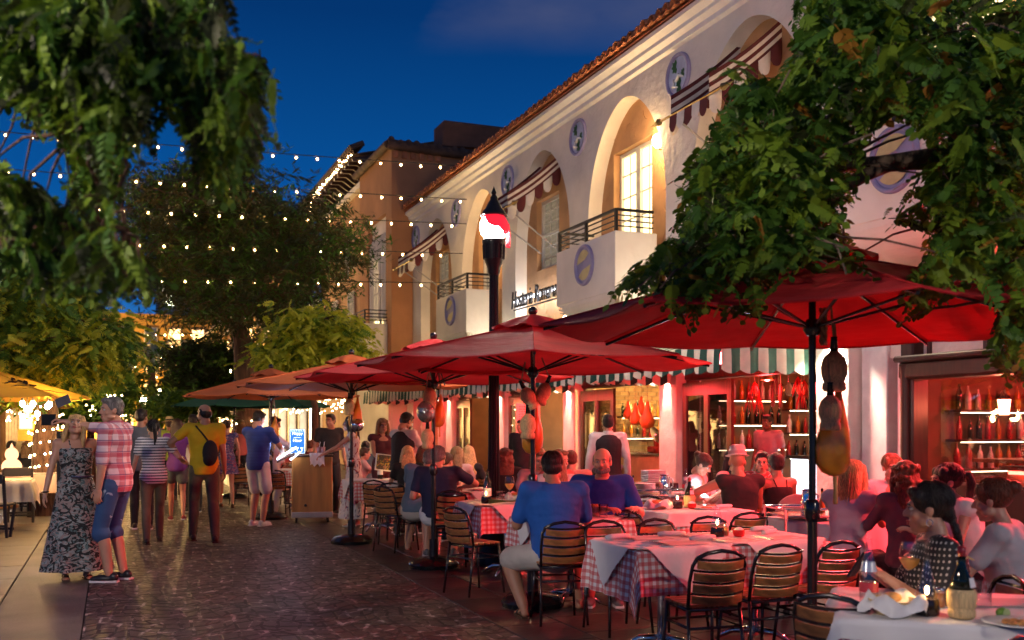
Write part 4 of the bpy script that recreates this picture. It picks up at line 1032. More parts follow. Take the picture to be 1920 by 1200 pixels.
def shrink(p, k=9):
    out = []; n = len(p)
    for i in range(n):
        a, b_, c_ = Vector(p[i-1]), Vector(p[i]), Vector(p[(i+1) % n]); e1 = (b_-a).normalized(); e2 = (c_-b_).normalized(); nn = Vector((-(e1.y+e2.y), e1.x+e2.x)); nn = nn.normalized() if nn.length > .01 else Vector((0, 0)); out.append(tuple(b_+nn*k))
    return out
# --- tree overhanging top left, very near
r = random.Random(22)
base = P(-500, 3.9); LT = thing('shade_tree', 'dark feathery-leaved tree hanging in from the top left corner, trunk out of view', 'tree', base)
polyL1 = [(-60, -40), (422, -40), (422, 40), (473, 70), (491, 99), (519, 130), (520, 150), (508, 183), (482, 205), (508, 235), (500, 286), (499, 319), (480, 322), (469, 304), (458, 312), (447, 348), (422, 370), (396, 367), (367, 323), (348, 293), (346, 235), (330, 224), (315, 198), (301, 208), (279, 211), (257, 198), (249, 165), (225, 185), (271, 227), (290, 238), (293, 290), (268, 279), (235, 293), (216, 315), (238, 367), (242, 422), (200, 440), (150, 420), (125, 380), (128, 312), (121, 257), (103, 255), (62, 238), (44, 213), (18, 183), (-60, 198)]
polyL2 = [(-60, 300), (0, 290), (37, 312), (103, 365), (128, 375), (160, 400), (242, 420), (250, 450), (283, 487), (320, 527), (313, 543), (267, 552), (233, 543), (213, 560), (180, 540), (100, 540), (73, 553), (60, 510), (40, 500), (-60, 530)]
pa, ca = crown_points(polyL1, 2.6, 4.0, 3200, r, 150, .06); pb, cb = crown_points(polyL2, 2.6, 3.7, 1150, r, 50, .06)
mt_ = inside(place_mats(pa, r, 1.0, (.6, 1.05)), polyL1, .13)+inside(place_mats(pb, r, 1.0, (.6, 1.05)), polyL2, .13)
foliage('foliage', [compound_leaf(7, .15, .013, .034, .8, True, s) for s in (5, 6, 7)], [LFd, LFl, LFk], mt_, LT, r, 290, [.36, .36, .28], org=base)
b = MB(); b.tube([(0, 0, 0), (0, .1, 1.5), (.1, .1, 2.6), (.3, .2, 3.6)], [.16, .13, .12, .09], 12).build('trunk', M['bark'], LT)
hubs = [P(60, 3.2, 60), P(250, 3.2, 80), P(400, 3.1, 150), P(150, 3.1, 240), P(60, 3.0, 450), P(200, 3.0, 430)]
b = MB()
for a, h in ((Vector((.1, .1, 2.6)), 0), (hubs[0]-base, 1), (hubs[1]-base, 2), (hubs[0]-base, 3), (Vector((0, .1, 1.5)), 4), (hubs[4]-base, 5)): limb(b, a, hubs[h]-base, .04, .018, r, .2)
for c in ca+cb: h = min(hubs, key=lambda q: (q-c).length); limb(b, h-base, c-base, .007, .003, r, .3, 4)
b.build('branch', M['bark'], LT, smooth=True)
# --- trees along the street
def tree(name, lab, basep, trunk, polys, d, n, clumps, csz, tm_, mats_, w, seed, tr=.25, bark=None, limbs=True, scale=(.8, 1.2)):
    r = random.Random(seed); t = thing(name, lab, 'tree', basep); b = MB()
    pts_ = [Vector((0, 0, 0))]+[Vector(p)-basep for p in trunk]; m = len(pts_); b.tube(pts_, [tr*(1.25 if i == 0 else 1)*(1-.45*i/(m-1)) for i in range(m)], 14); b.build('trunk', bark or M['bark'], t)
    allp = []; cls = []
    for poly in polys: p_, c_ = crown_points(shrink(poly, 15), d[0], d[1], n//len(polys), r, clumps//len(polys), csz); allp += p_; cls += c_
    if limbs:
        b = MB(); hb = [pts_[-1]]
        mains = r.sample(cls, min(9, len(cls)))
        for c in mains: limb(b, pts_[-1], c-basep, tr*.45, tr*.14, r, .35); hb.append(c-basep)
        for c in cls: h = min(hb, key=lambda q: (q-(c-basep)).length); limb(b, h, c-basep, tr*.10, tr*.03, r, .3, 5)
        b.build('branch', bark or M['bark'], t, smooth=True)
    foliage('foliage', tm_, mats_, place_mats(allp, r, .6, scale), t, r, 0, w, org=basep); return t
spr = [simple_spray(9, .45, .035, .20, s) for s in (1, 2, 3)]
sprn = [simple_spray(10, .5, .022, .24, s) for s in (4, 5, 6)]
tree('street_tree', 'large dark tree with a forked trunk standing behind the rows of bulbs', P(462, 26), [P(462, 26, 720), P(455, 26, 640), P(440, 26, 600)],
     [[(235, 420), (250, 350), (330, 310), (400, 300), (500, 320), (560, 370), (640, 410), (680, 440), (670, 490), (620, 510), (600, 580), (520, 620), (470, 610), (400, 600), (340, 600), (330, 540), (280, 540), (230, 480)]], (23.0, 29), 6600, 220, .5, sprn, [LFk, leafm('leaf_brown_olive', (.06, .055, .015), (.11, .09, .022)), LFd], [.42, .26, .32], 31, .35)
tree('street_tree', 'dense dark low tree between the crowd and the forked tree trunk', P(400, 30), [P(395, 30, 760), P(390, 30, 720)],
     [[(310, 650), (340, 640), (420, 640), (470, 660), (470, 760), (430, 770), (330, 760), (290, 740), (330, 710)]], (27, 32), 2600, 80, .4, spr, [LFk, LFd], [.7, .3], 32, .2)
tree('street_tree', 'bright yellow-green small tree above the middle umbrellas', P(592, 21.5), [P(590, 21.5, 760), P(575, 21.5, 700)],
     [[(545, 570), (600, 560), (630, 590), (700, 590), (690, 620), (640, 640), (700, 665), (640, 690), (560, 700), (480, 690), (470, 650), (520, 620)]], (20, 23), 2800, 90, .22, [compound_leaf(6, .30, .03, .09, .4, False, s) for s in (8, 9)], [LFy, LFl], [.75, .25], 33, .09)
tree('street_tree', 'green bushy tree on the left behind the yellow umbrella, its trunk wound with fairy lights', P(88, 17), [P(84, 17, 820), P(92, 17, 760), P(90, 17, 700)],
     [[(-60, 490), (60, 480), (120, 510), (170, 560), (225, 590), (232, 640), (200, 690), (170, 720), (120, 735), (-60, 730)]], (14.5, 19), 4200, 110, .26, [compound_leaf(8, .36, .028, .085, .5, False, s) for s in (10, 11, 12)], [LFl, LFy, LFd], [.45, .38, .17], 34, .22)
tree('street_tree', 'dark green shrub-like tree beyond the plaid-shirt man', P(170, 24), [P(170, 24, 780)],
     [[(110, 690), (230, 680), (250, 740), (210, 790), (110, 790)]], (22, 26), 1500, 50, .3, spr, [LFd, LFl], [.6, .4], 35, .12)
tree('street_tree', 'low green foliage of a small tree just above the walking crowd', P(340, 22), [P(340, 22, 790)],
     [[(285, 745), (345, 738), (420, 745), (400, 775), (300, 770)]], (21, 24), 700, 30, .2, spr, [LFd, LFl], [.6, .4], 36, .06)
# fairy lights on trunks
def trunk_lights(px, d, z0, z1, n, lab, sp=.3):
    t = thing('fairy_light_string', lab, 'string lights', P(px, d)); b = MB()
    for i in range(n):
        f = i/n; a = f*n*.5; b.ell((sp*cos(a)+rr.uniform(-.03, .03), sp*sin(a), z0+(z1-z0)*f), .018, 5, 4)
    b.build('bulbs', fairy, t, kind='stuff'); MB().tube([(sp*cos(i*.5), sp*sin(i*.5), z0+(z1-z0)*i/n) for i in range(n)], .006, 4).build('wire', wire, t)
trunk_lights(86, 17, .3, 2.2, 120, 'fairy lights wound round the tree trunk behind the left tables', .26)
trunk_lights(462, 26, .3, 3.0, 70, 'fairy lights wound round the forked tree trunk', .42)
def light_curtain(px0, px1, d, z0, z1, n, lab):
    c = P((px0+px1)/2, d); t = thing('fairy_light_curtain', lab, 'string lights', c); b = MB()
    for i in range(n): p = P(rr.uniform(px0, px1), d+rr.uniform(-1, 1)); b.ell((p.x-c.x, p.y-c.y, rr.uniform(z0, z1)), .017, 5, 4)
    b.build('bulbs', fairy, t, kind='stuff'); a, e_ = P(px0, d)-c, P(px1, d)-c; MB().tube([a+Vector((0, 0, z1)), (a+e_)/2+Vector((0, 0, z1-.1)), e_+Vector((0, 0, z1))], .01, 5).build('wire', wire, t)
light_curtain(-60, 100, 20, 1.6, 2.5, 150, 'curtain of fairy lights under the yellow umbrella, far left'); light_curtain(150, 240, 22, 1.7, 2.2, 36, 'curtain of fairy lights behind the plaid-shirt man')
light_curtain(500, 650, 30, 1.9, 2.6, 170, 'curtain of fairy lights right of the green umbrella'); light_curtain(400, 480, 33, 1.5, 1.9, 60, 'curtain of fairy lights under the green umbrella')
# palms
def palm(px, d, lab, zt, m, nf, L, seed):
    r = random.Random(seed); base = P(px, d); t = thing('palm_tree', lab, 'palm', base)
    MB().tube([(0, 0, 0), (.1, 0, zt*.5), (0, 0, zt)], [.22, .16, .15], 12).build('trunk', M['bark'], t)
    for i in range(nf):
        a = 2*pi*i/nf+r.uniform(-.2, .2); el = r.uniform(-.2, .9); b = MB(); pts = []
        for k in range(11):
            f = k/10; pts.append(Vector((cos(a)*L*f*cos(el*(1-f)), sin(a)*L*f*cos(el*(1-f)), zt+L*(sin(el)*f-.75*f*f))))
        b.tube(pts, [.03*(1-f/11) for f in range(11)], 4)
        for k in range(46):
            f = .08+.9*k/46; i0 = min(9, int(f*10)); p = pts[i0].lerp(pts[i0+1], f*10-i0); tn = (pts[i0+1]-pts[i0]).normalized(); sd = tn.cross(Vector((0, 0, 1))).normalized()
            for sg in (-1, 1):
                q = p+(sd*sg*.8+tn*.5+Vector((0, 0, -.45))).normalized()*L*.24*sin(pi*min(1, f+.12))**.5; w = tn*.025
                b.add([p-w, p+w, q], [(0, 1, 2)])
        b.build('frond', m, t, smooth=False)
    return t
palm(282, 40, 'pale grey-green palm in the gap above the far bulbs', 4.6, leafm('palm_grey', (.16, .24, .17), (.25, .33, .24)), 15, 2.6, 1)
palm(262, 60, 'golden-lit palm low in the far gap', 3.2, leafm('palm_gold_lit', (.45, .32, .03), (.6, .45, .06)), 16, 2.4, 2)  # golden light is put into the frond colour of both far palms
palm(300, 64, 'second golden-lit palm farther right in the far gap', 3.4, leafm('palm_gold_lit', (.3, .22, .02), (.4, .3, .04)), 16, 2.2, 3)
for i, (px, py, d) in enumerate(((393, 733, 60), (304, 735, 52), (270, 750, 55))):
    t = thing('globe_lamp', ['bright white globe lamp above the far crowd, right one', 'bright white globe lamp above the far crowd, middle one', 'small globe lamp above the far crowd, left one'][i], 'street lamp', P(px, d)); z = CAMH+(800-py)/FX*d
    MB().tube([(0, 0, 0), (0, 0, z)], .05, 8).build('pole', M['black'], t); MB().ell((0, 0, z), .22).build('globe', emat('far_globe', (1, .85, .55), 14), t, smooth=True); lamp('POINT', (0, -.4, z), (1, .62, .2), 1400, .2, t)
# ================================================================== UMBRELLAS
def umbrella(loc, R_, zr, za, mcan, lab, rot=22.5, sides=8, frame=None, group='red umbrellas over the terrace tables', pole_r=.020, vent=True, mtop=None):
    t = thing('umbrella', lab, 'umbrella', loc, radians(rot), group); fm = frame or M['gloss']
    def rim(k, f=1.0): a = 2*pi*k/sides; return Vector((R_*f*cos(a), R_*f*sin(a), 0))
    n = 8
    for k in range(sides):
        b = MB(); vs = []; fs = []
        for i in range(n+1):
            f = .06+.94*i/n; z = za+(zr-za)*f
            for j in range(7):
                g = j/6; p = rim(k, f).lerp(rim(k+1, f), g); sag = .05*f*sin(pi*g); q = p*(1-.035*f*sin(pi*g)); vs.append((q.x, q.y, z-sag*(1-.35*f)+.012*sin(f*9+k)*sin(pi*g)))
        for i in range(n):
            for j in range(6): a = i*7+j; fs.append((a, a+7, a+8, a+1))
        b.add(vs, fs); b.build('canopy_panel', mcan, t, smooth=True)
    if vent:
        b = MB(); vs = []; m_ = 40
        for i, (f, dz) in enumerate(((.02, .035), (.12, .01), (.23, -.035))):
            for k in range(m_):
                a = 2*pi*k/m_; wv = .018*sin(a*9)*i/2; vs.append((R_*f*cos(a), R_*f*sin(a), za+.035+dz*1.1+(zr-za)*f*.55+wv))
        b.add(vs, [(i*m_+k, (i+1)*m_+k, (i+1)*m_+(k+1) % m_, i*m_+(k+1) % m_) for i in range(2) for k in range(m_)]); b.build('vent_cap', mcan, t, smooth=True)
    b = MB()
    for k in range(sides): b.tube([Vector((rim(k).x*f, rim(k).y*f, za+(zr-za)*f+.002)) for f in (.06, .3, .6, .8, .995)], .006, 5)
    for k in range(sides): p, q = rim(k), rim(k+1); b.tube([Vector((p.lerp(q, g).x*(1-.035*sin(pi*g)), p.lerp(q, g).y*(1-.035*sin(pi*g)), zr-.0325*sin(pi*g))) for g in np.linspace(0, 1, 7)], .006, 5)
    b.build('seam', mcan, t)
    for k in range(sides):
        c = rim(k)*.985; e_ = Vector((0, 0, za-.04)); MB().tube([e_, Vector((c.x, c.y, zr-.022))], .010, 6).build('rib', fm, t)
        m_ = e_.lerp(Vector((c.x, c.y, zr-.02)), .5); MB().tube([Vector((0, 0, za-.42)), m_], .009, 6).build('strut', fm, t)
    MB().lathe([(.03, 0), (.05, .03), (.05, .06), (.03, .09)], (0, 0, za-.46), 12).build('runner_hub', fm, t)
    MB().tube([(0, 0, .08), (0, 0, za+.02)], pole_r, 14).build('pole', fm, t); MB().tube([(0, 0, .08), (0, 0, 1.0)], pole_r+.007, 14).lathe([(.03, .0), (.042, .02), (.042, .10), (.03, .12)], (0, 0, .98), 14).build('pole_sleeve', fm, t)
    MB().ell((0, 0, za+.10), .04).lathe([(.02, .0), (.035, .01), (.02, .05)], (0, 0, za+.02), 12).build('finial', fm, t, smooth=True)
    MB().lathe([(.26, 0), (.27, .04), (.22, .09), (.05, .12), (.045, .3)], n=24).build('base', fm, t)
    return t
UP = [P(1523, 5.5), P(999, 8.4), P(813, 10.7), P(659, 12.9), P(508, 16.3)]
umbrella(UP[0], 1.50, 2.06, 2.46, M['canopy'], 'large deep red umbrella nearest the camera, half covered by green leaves')
umbrella(UP[1], 1.50, 2.03, 2.37, M['canopy'], 'red umbrella in the middle with its whole canopy and ball finial in view')
umbrella(UP[2], 1.50, 2.03, 2.37, M['canopy'], 'third red umbrella, left of the black street lamp')
umbrella(UP[3], 1.50, 2.03, 2.36, M['canopy_o'], 'orange-red umbrella over the host stand')
umbrella(UP[4], 1.45, 2.0, 2.38, M['canopy_o'], 'farthest orange-red umbrella, beside the green one')
umbrella(P(440, 21), 1.35, 1.93, 2.35, M['greenc'], 'left one of the two dark green umbrellas beyond the red ones', group='green umbrellas')
umbrella(P(505, 22), 1.35, 1.95, 2.40, M['greenc'], 'right one of the two dark green umbrellas, with a pale edge', group='green umbrellas')
lw = mat('pale_pole_wood', (.38, .2, .07), .6)
yu = umbrella(P(-55, 14.5), 1.62, 1.93, 2.42, M['yellow'], 'mustard yellow umbrella with a dark printed swirl at the left edge', 0, group='yellow umbrellas', frame=lw, pole_r=.03)
b = MB(); q = []
def on_can(a, f): return Vector((1.62*f*cos(a)*.97, 1.62*f*sin(a)*.97, 2.42-.49*f+.012-.03*f))
for i, (a0, a1, f0, f1, w) in enumerate(((-1.05, -.62, .62, .55, .05), (-1.0, -.55, .70, .66, .05), (-.98, -.3, .76, .86, .03), (-.9, -.7, .58, .5, .04), (-.8, -.6, .64, .60, .05))):
    pts = [on_can(a0+(a1-a0)*k/8, f0+(f1-f0)*k/8+.02*sin(k*1.9+i)) for k in range(9)]; b.tube(pts, [w*.3+w*.7*sin(pi*k/8) for k in range(9)], 6, flat=.12)
b.build('printed_swirl', mat('print_black', (.03, .015, .01), .8), yu)
yu2 = umbrella(P(5, 18.5), 1.25, 1.88, 2.2, M['yellow'], 'smaller mustard umbrella under and behind the printed one', 0, group='yellow umbrellas', frame=lw, pole_r=.05)
t = thing('bulb_string', 'short string of large bulbs hanging from the yellow umbrella rim', 'string lights', P(60, 14.6)); o = Vector(t.location)
cab = MB(); 
for i, (px, py) in enumerate(((42, 757), (62, 757), (51, 766), (93, 758), (89, 762), (70, 776), (43, 781))):
    p = P(px, 14.6+.1*i, py)-o; z1 = 1.93 if i != 6 else 1.75
    MB().ell(p, (.036, .036, .046), 12, 8).build('bulb', M['bulb'], t, smooth=True); MB().lathe([(.016, .03), (.018, .08)], p, 8).build('socket', wire, t)
    cab.tube([p+Vector((0, 0, .06)), Vector((p.x, p.y, z1))], .005, 5)
cab.build('cable', wire, t)
lamp('POINT', (.2, -.2, 1.72), WARM, 22, .1, t)

# ================================================================== CHAIRS
def slat_mesh(w, h, curve=.05, th=.014, n=8):
    b = MB(); vs = []
    for i in range(n+1):
        x = -w/2+w*i/n; y = -curve*(1-(2*x/w)**2)
        vs += [(x, y, -h/2), (x, y, h/2), (x, y-th, h/2), (x, y-th, -h/2)]
    fs = []
    for i in range(n):
        for k in range(4): l = (k+1) % 4; fs.append((4*i+k, 4*i+4+k, 4*i+4+l, 4*i+l))
    fs += [(0, 1, 2, 3), (4*n+3, 4*n+2, 4*n+1, 4*n)]
    b.add(vs, fs); return b
def make_chair(loc, rz, label, woodm=None, group='black tube bistro chairs with wooden slats'):
    """local +Y is where the sitter faces"""
    t = thing('bistro_chair', label, 'chair', loc, rz, group); t.scale = (.88, .95, 1); g = M['gloss']; wm = woodm or M['wood']; r = .0125
    wt = .185
    # back frame: two uprights leaning back joined by an arched top
    pts = [(-.19, -.17, .44), (-.195, -.20, .60), (-.19, -.235, .70), (-.165, -.25, .745), (-.10, -.262, .772), (0, -.268, .785), (.10, -.262, .772), (.165, -.25, .745), (.19, -.235, .70), (.195, -.20, .60), (.19, -.17, .44)]
    MB().tube(pts, r, 8).build('back_frame', g, t, smooth=True)
    for s in (-1, 1):
        MB().tube([(s*.19, -.17, .44), (s*.205, -.235, .0)], [r, r*.9], 8).build('leg', g, t, smooth=True)
        MB().tube([(s*.17, .15, .44), (s*.20, .20, .0)], [r, r*.9], 8).build('leg', g, t, smooth=True)
    MB().tube([(-.185, -.19, .33), (-.18, .16, .33), (.18, .16, .33), (.185, -.19, .33), (-.185, -.19, .33)], .009, 6).build('stretcher', g, t, smooth=True)
    MB().tube([(-.17, .15, .435), (-.19, -.17, .435), (.19, -.17, .435), (.17, .15, .435), (-.17, .15, .435)], .012, 6).build('seat_frame', g, t, smooth=True)
    for i in range(5):
        y = -.135+.068*i; w = .36+.03*sin(pi*(i+.3)/5); MB().box((0, y, .455), (w, .056, .016), bev=.004).build('seat_slat', wm, t)
    for i in range(4):
        z = .505+.068*i; y = -.178-.068*(z-.44)/.3-.01
        o = slat_mesh(.365 if i < 3 else .33, .046).build('back_slat', wm, t); o.location = (0, y, z); o.rotation_euler.x = .18
        o = slat_mesh(.372, .014, th=.008).build('metal_strip', g, t); o.location = (0, y-.004, z+.034); o.rotation_euler.x = .18
    return t
proto = None
def chair(loc, face, label):
    """face: heading in degrees, 0 = looking down the street (+Y), 90 = to the restaurant side"""
    global proto
    loc = Vector((loc[0], loc[1], .003))
    if proto is None: proto = make_chair(loc, -radians(face), label); return proto
    return dup(proto, label, loc, -radians(face))

# ================================================================== TABLES
gcol = mat('gingham_base', (.76, .74, .74), .85, var=.03, bump=.002, bscale=30)
gingham = pattern_mat('gingham_cloth', [(0, .048, .5, 0, (.55, .02, .03), .62), (1, .048, .5, 0, (.55, .02, .03), .62)], (.74, .73, .73), .85)
def cloth_mesh(b, a, c, S, ztop, rot=0.0, n=44, flare=.10, fold=.03, seed=0, lift=.0, nf=5):
    """square sheet of half-size S turned by rot over a table of half sizes a, c"""
    r = random.Random(seed); ph = r.uniform(0, 6); vs = []; uv = []
    for i in range(n+1):
        for j in range(n+1):
            u = (-1+2*i/n)*S[0]; v = (-1+2*j/n)*S[1]; x = u*cos(rot)-v*sin(rot); y = u*sin(rot)+v*cos(rot)
            qx = max(-a, min(a, x)); qy = max(-c, min(c, y)); dx, dy = x-qx, y-qy; L = sqrt(dx*dx+dy*dy)
            if L < 1e-6: z = ztop+lift+.0015*sin(x*31+ph)*sin(y*27); px, py = x, y
            else:
                nx_, ny_ = dx/L, dy/L; s = qx*1.0+qy*1.0
                corner = abs(dx) > 1e-6 and abs(dy) > 1e-6
                ang = atan2(abs(dy), abs(dx)) if corner else 0
                w = fold*sin((qx*ny_-qy*nx_)*nf*6+ph) if not corner else fold*1.4*sin(ang*4+ph)+.035*sin(2*ang)
                off = min(L, .012)+lift*1.0+max(0, L-.01)*flare+w*min(1, L/.22)
                off = max(off, lift+.010); z = ztop+lift-max(0, sqrt(max(0, L*L-min(off, L*.8)**2))-.006); px, py = qx+nx_*off, qy+ny_*off
                z = max(z, .12)
            vs.append((px, py, z)); uv.append((u, v))
    m_ = n+1; b.add(vs, [(i*m_+j, (i+1)*m_+j, (i+1)*m_+j+1, i*m_+j+1) for i in range(n) for j in range(n)], uv); return b
TZ = .725
def table(c, rot, w, l, label, ck_label, top_label, ck=True, S=None, legs='pedestal', seed=1, topper='diamond', nped=1):
    t = thing('dining_table', label, 'table', (c[0], c[1], 0), rot, 'restaurant dining tables')
    MB().box((0, 0, TZ-.02), (w, l, .03), bev=.006).build('table_top', M['darkwood'], t)
    if legs == 'pedestal':
        for k in range(nped):
            x = 0 if nped == 1 else -w/4+w/2*k
            MB().tube([(x, 0, .06), (x, 0, TZ-.04)], .032, 14).build('pedestal', M['mirror'], t, smooth=True)
            for i in range(4):
                a = pi/4+i*pi/2; MB().tube([(x, 0, .10), (x+.15*cos(a), .15*sin(a), .085), (x+.27*cos(a), .27*sin(a), .02)], [.03, .022, .014], 8).build('foot', M['mirror'], t, smooth=True)
    else:
        for s in (-1, 1):
            for q in (-1, 1): MB().tube([(q*w*.42, s*.22, .02), (-q*w*.42, s*.22, TZ-.05)], .018, 6).build('leg', M['redwood'], t)
            MB().tube([(s*w*.3, -.22, .12), (s*w*.3, .22, .12)], .012, 6).build('crossbar', M['redwood'], t)
    S = S or (w/2+.27, l/2+.27)
    if ck:
        o = cloth_mesh(MB(), w/2+.004, l/2+.004, S, TZ, 0, 46, seed=seed, flare=.07, fold=.016).build('tablecloth', gingham, smooth=True); o.location = (c[0], c[1], 0); o.rotation_euler.z = rot; tag(o, ck_label, 'tablecloth', 'red gingham tablecloths')
    if topper:
        s = (w/2+l/2)*.5*1.42+.04; b = MB()
        if topper == 'diamond': 
            cloth_mesh(b, w/2+.012, l/2+.012, (max(w, .7)*.62 if nped == 1 else w*.46, max(l, .7)*.62), TZ+.004, pi/4, 34, seed=seed+5, flare=.15, fold=.006, lift=.010) if nped == 1 else None
            if nped > 1:
                for k in (-1, 1):
                    bb = MB(); cloth_mesh(bb, w/4+.012, l/2+.012, (w*.32, w*.32), TZ+.004+.002*(k+1), pi/4, 32, seed=seed+k, flare=.15, fold=.006, lift=.010)
                    b.add([(v[0]+k*w/4, v[1], v[2]) for v in bb.v], bb.f)
            if nped == 1: b.box((0, 0, TZ+.012), (w*.6, l*.6, .003))
            else: b.box((0, 0, TZ+.0125), (w*.985, l*.96, .003))
        else: cloth_mesh(b, w/2+.012, l/2+.012, topper, TZ+.004, 0, 40, seed=seed+5, flare=.16, fold=.02, lift=.008)
        o = b.build('linen_overlay', M['cloth'], smooth=True); o.location = (c[0], c[1], 0); o.rotation_euler.z = rot; tag(o, top_label, 'linen cloth', 'white linen overlays')
    return t
# ---- tableware: first one built, then copied
def once(fn):
    st = {}
    def f(label, loc, rz=0, **k):
        if 'o' not in st: st['o'] = fn(label, loc); st['o'].rotation_euler.z = rz; return st['o']
        return dup(st['o'], label, loc, rz)
    return f
WG = glassmat('clear_glass', (.97, .98, 1.0), .02)
@once
def oil_lamp(label, loc):
    t = thing('oil_candle', label, 'table lamp', loc, 0, 'glass oil candles on the tables')
    MB().lathe([(.046, 0), (.05, .02), (.047, .05), (.044, .065)], n=18).build('oil_base', mat('dark_oil_glass', (.02, .012, .008), .1), t)
    MB().lathe([(.044, .066), (.046, .08), (.028, .14), (.016, .19), (.014, .22)], n=18, caps=False).build('chimney', WG, t, smooth=True)
    MB().ell((0, 0, .098), (.008, .008, .018), 8, 6).build('flame', M['flame'], t, smooth=True); lamp('POINT', (0, 0, .1), (1, .55, .2), .9, .012, t); return t
@once
def wine_bottle(label, loc):
    t = thing('wine_bottle', label, 'bottle', loc, 0, 'wine bottles')
    MB().lathe([(.036, 0), (.038, .01), (.038, .19), (.03, .22), (.015, .25), (.0145, .30), (.017, .30), (.017, .31)], n=18).build('bottle_body', mat('dark_green_glass', (.008, .014, .008), .06), t, smooth=True)
    MB().lathe([(.0388, .06), (.0388, .14)], n=18, caps=False).build('paper_label', M['paper'], t); return t
@once
def fiasco(label, loc):
    t = thing('wicker_flask', label, 'bottle', loc, 0, 'straw-covered wine flasks')
    MB().lathe([(.045, 0), (.052, .01), (.052, .03), (.047, .035), (.055, .05), (.056, .10), (.050, .115)], n=26).build('straw_basket', M['wicker'], t, smooth=True)
    MB().lathe([(.048, .114), (.036, .16), (.016, .21), (.0145, .26), (.016, .265)], n=20).build('bottle_body', mat('dark_green_glass', (.008, .014, .008), .06), t, smooth=True)
    MB().lathe([(.0155, .245), (.0165, .28), (.001, .285)], n=14).build('foil_cap', mat('red_foil', (.3, .02, .03), .3), t, smooth=True)
    b = MB(); b.add([(-.022, -.0475, .125), (.022, -.0475, .125), (.018, -.039, .162), (-.018, -.039, .162)], [(0, 1, 2, 3)]).build('paper_label', M['paper'], t)
    MB().tube([(.017, 0, .225), (.03, 0, .23), (.07, .01, .235), (.1, .0, .22)], .0035, 6).tube([(.0, .017, .22), (.03, .03, .17), (.045, .03, .12)], .003, 5).build('straw_string', M['wicker'], t); return t
@once
def water_bottle(label, loc):
    t = thing('water_bottle', label, 'bottle', loc, 0, 'clear water bottles')
    MB().lathe([(.035, 0), (.038, .01), (.038, .12), (.026, .19), (.014, .25), (.013, .28), (.015, .29)], n=20).build('glass_body', WG, t, smooth=True)
    MB().lathe([(.0345, .155), (.0255, .195)], n=20, caps=False).build('silver_label', mat('silver_label', (.6, .62, .66), .25, metal=.6), t, smooth=True)
    MB().lathe([(.0385, .07), (.0385, .11)], n=20, caps=False).build('red_label', mat('red_label', (.5, .03, .05), .5), t, smooth=True)
    MB().lathe([(.0335, .006), (.0355, .11)], n=20).build('water', glassmat('water_glass', (.86, .88, .9), .01), t, smooth=True); return t
@once
def tumbler(label, loc):
    t = thing('tumbler', label, 'glass', loc, 0, 'water tumblers'); 
    MB().lathe([(.001, .004), (.031, .004), (.036, .11), (.038, .11), (.034, 0)], n=18, caps=False).build('glass_wall', WG, t, smooth=True); MB().lathe([(.0305, .008), (.033, .06)], n=18).build('water', glassmat('water_glass'), t, smooth=True); return t
@once
def wine_glass(label, loc):
    t = thing('wine_glass', label, 'glass', loc, 0, 'wine glasses'); t.scale = (1.2, 1.2, 1.25)
    MB().lathe([(.034, 0), (.034, .002), (.004, .006), (.004, .085), (.02, .10), (.038, .13), (.041, .155), (.034, .20)], n=20, caps=False).build('bowl_and_stem', WG, t, smooth=True)
    MB().lathe([(.006, .090), (.024, .105), (.040, .132), (.041, .142), (.001, .142)], n=18).build('wine', mat('pale_wine', (.70, .40, .12), .1), t, smooth=True); return t
@once
def plate(label, loc):
    t = thing('plate', label, 'plate', loc, 0, 'white plates'); MB().lathe([(.001, .004), (.07, .004), (.12, .016), (.122, .013), (.07, 0)], n=30, caps=False).build('plate_body', M['porcelain'], t, smooth=True)
    b = MB(); r_ = random.Random(3)
    for i in range(7): a = i*.9; b.ell((.035*cos(a), .035*sin(a), .012), (.02, .018, .008), 8, 5)
    b.build('food', mat('food', (.5, .22, .06), .6, var=.5, vscale=20), t, smooth=True); return t
@once
def napkin(label, loc):
    t = thing('napkin_roll', label, 'napkin', loc, 0, 'rolled white napkins'); b = MB(); b.tube([(-.10, 0, .02), (-.05, .004, .022), (.05, -.002, .021), (.10, .003, .02)], [.017, .022, .021, .016], 12, flat=.85); b.tube([(-.06, .02, .02), (.0, .024, .018), (.06, .02, .012)], .006, 6); b.build('rolled_linen', M['cloth'], t, smooth=True); return t
@once
def menu_sheet(label, loc):
    t = thing('paper_menu', label, 'menu', loc, 0, 'paper placemats'); MB().box((0, 0, .002), (.30, .21, .002)).build('sheet', mat('placemat', (.50, .44, .44), .8), t)
    b = MB(); 
    for i in range(3): b.tube([(-.17+.018*i, -.09, .007), (-.17+.018*i, .1, .007)], .003, 5)
    b.build('cutlery', M['steel'], t); return t
@once
def votive(label, loc):
    t = thing('red_votive', label, 'candle', loc, 0, 'small red candle cups'); MB().lathe([(.02, 0), (.036, .01), (.042, .035), (.038, .05)], n=16).build('red_cup', mat('red_cup', (.6, .01, .01), .15), t, smooth=True)
    MB().lathe([(.03, .048), (.034, .052), (.02, .065), (.001, .07)], n=14).build('sugar_packets', M['paper'], t); return t
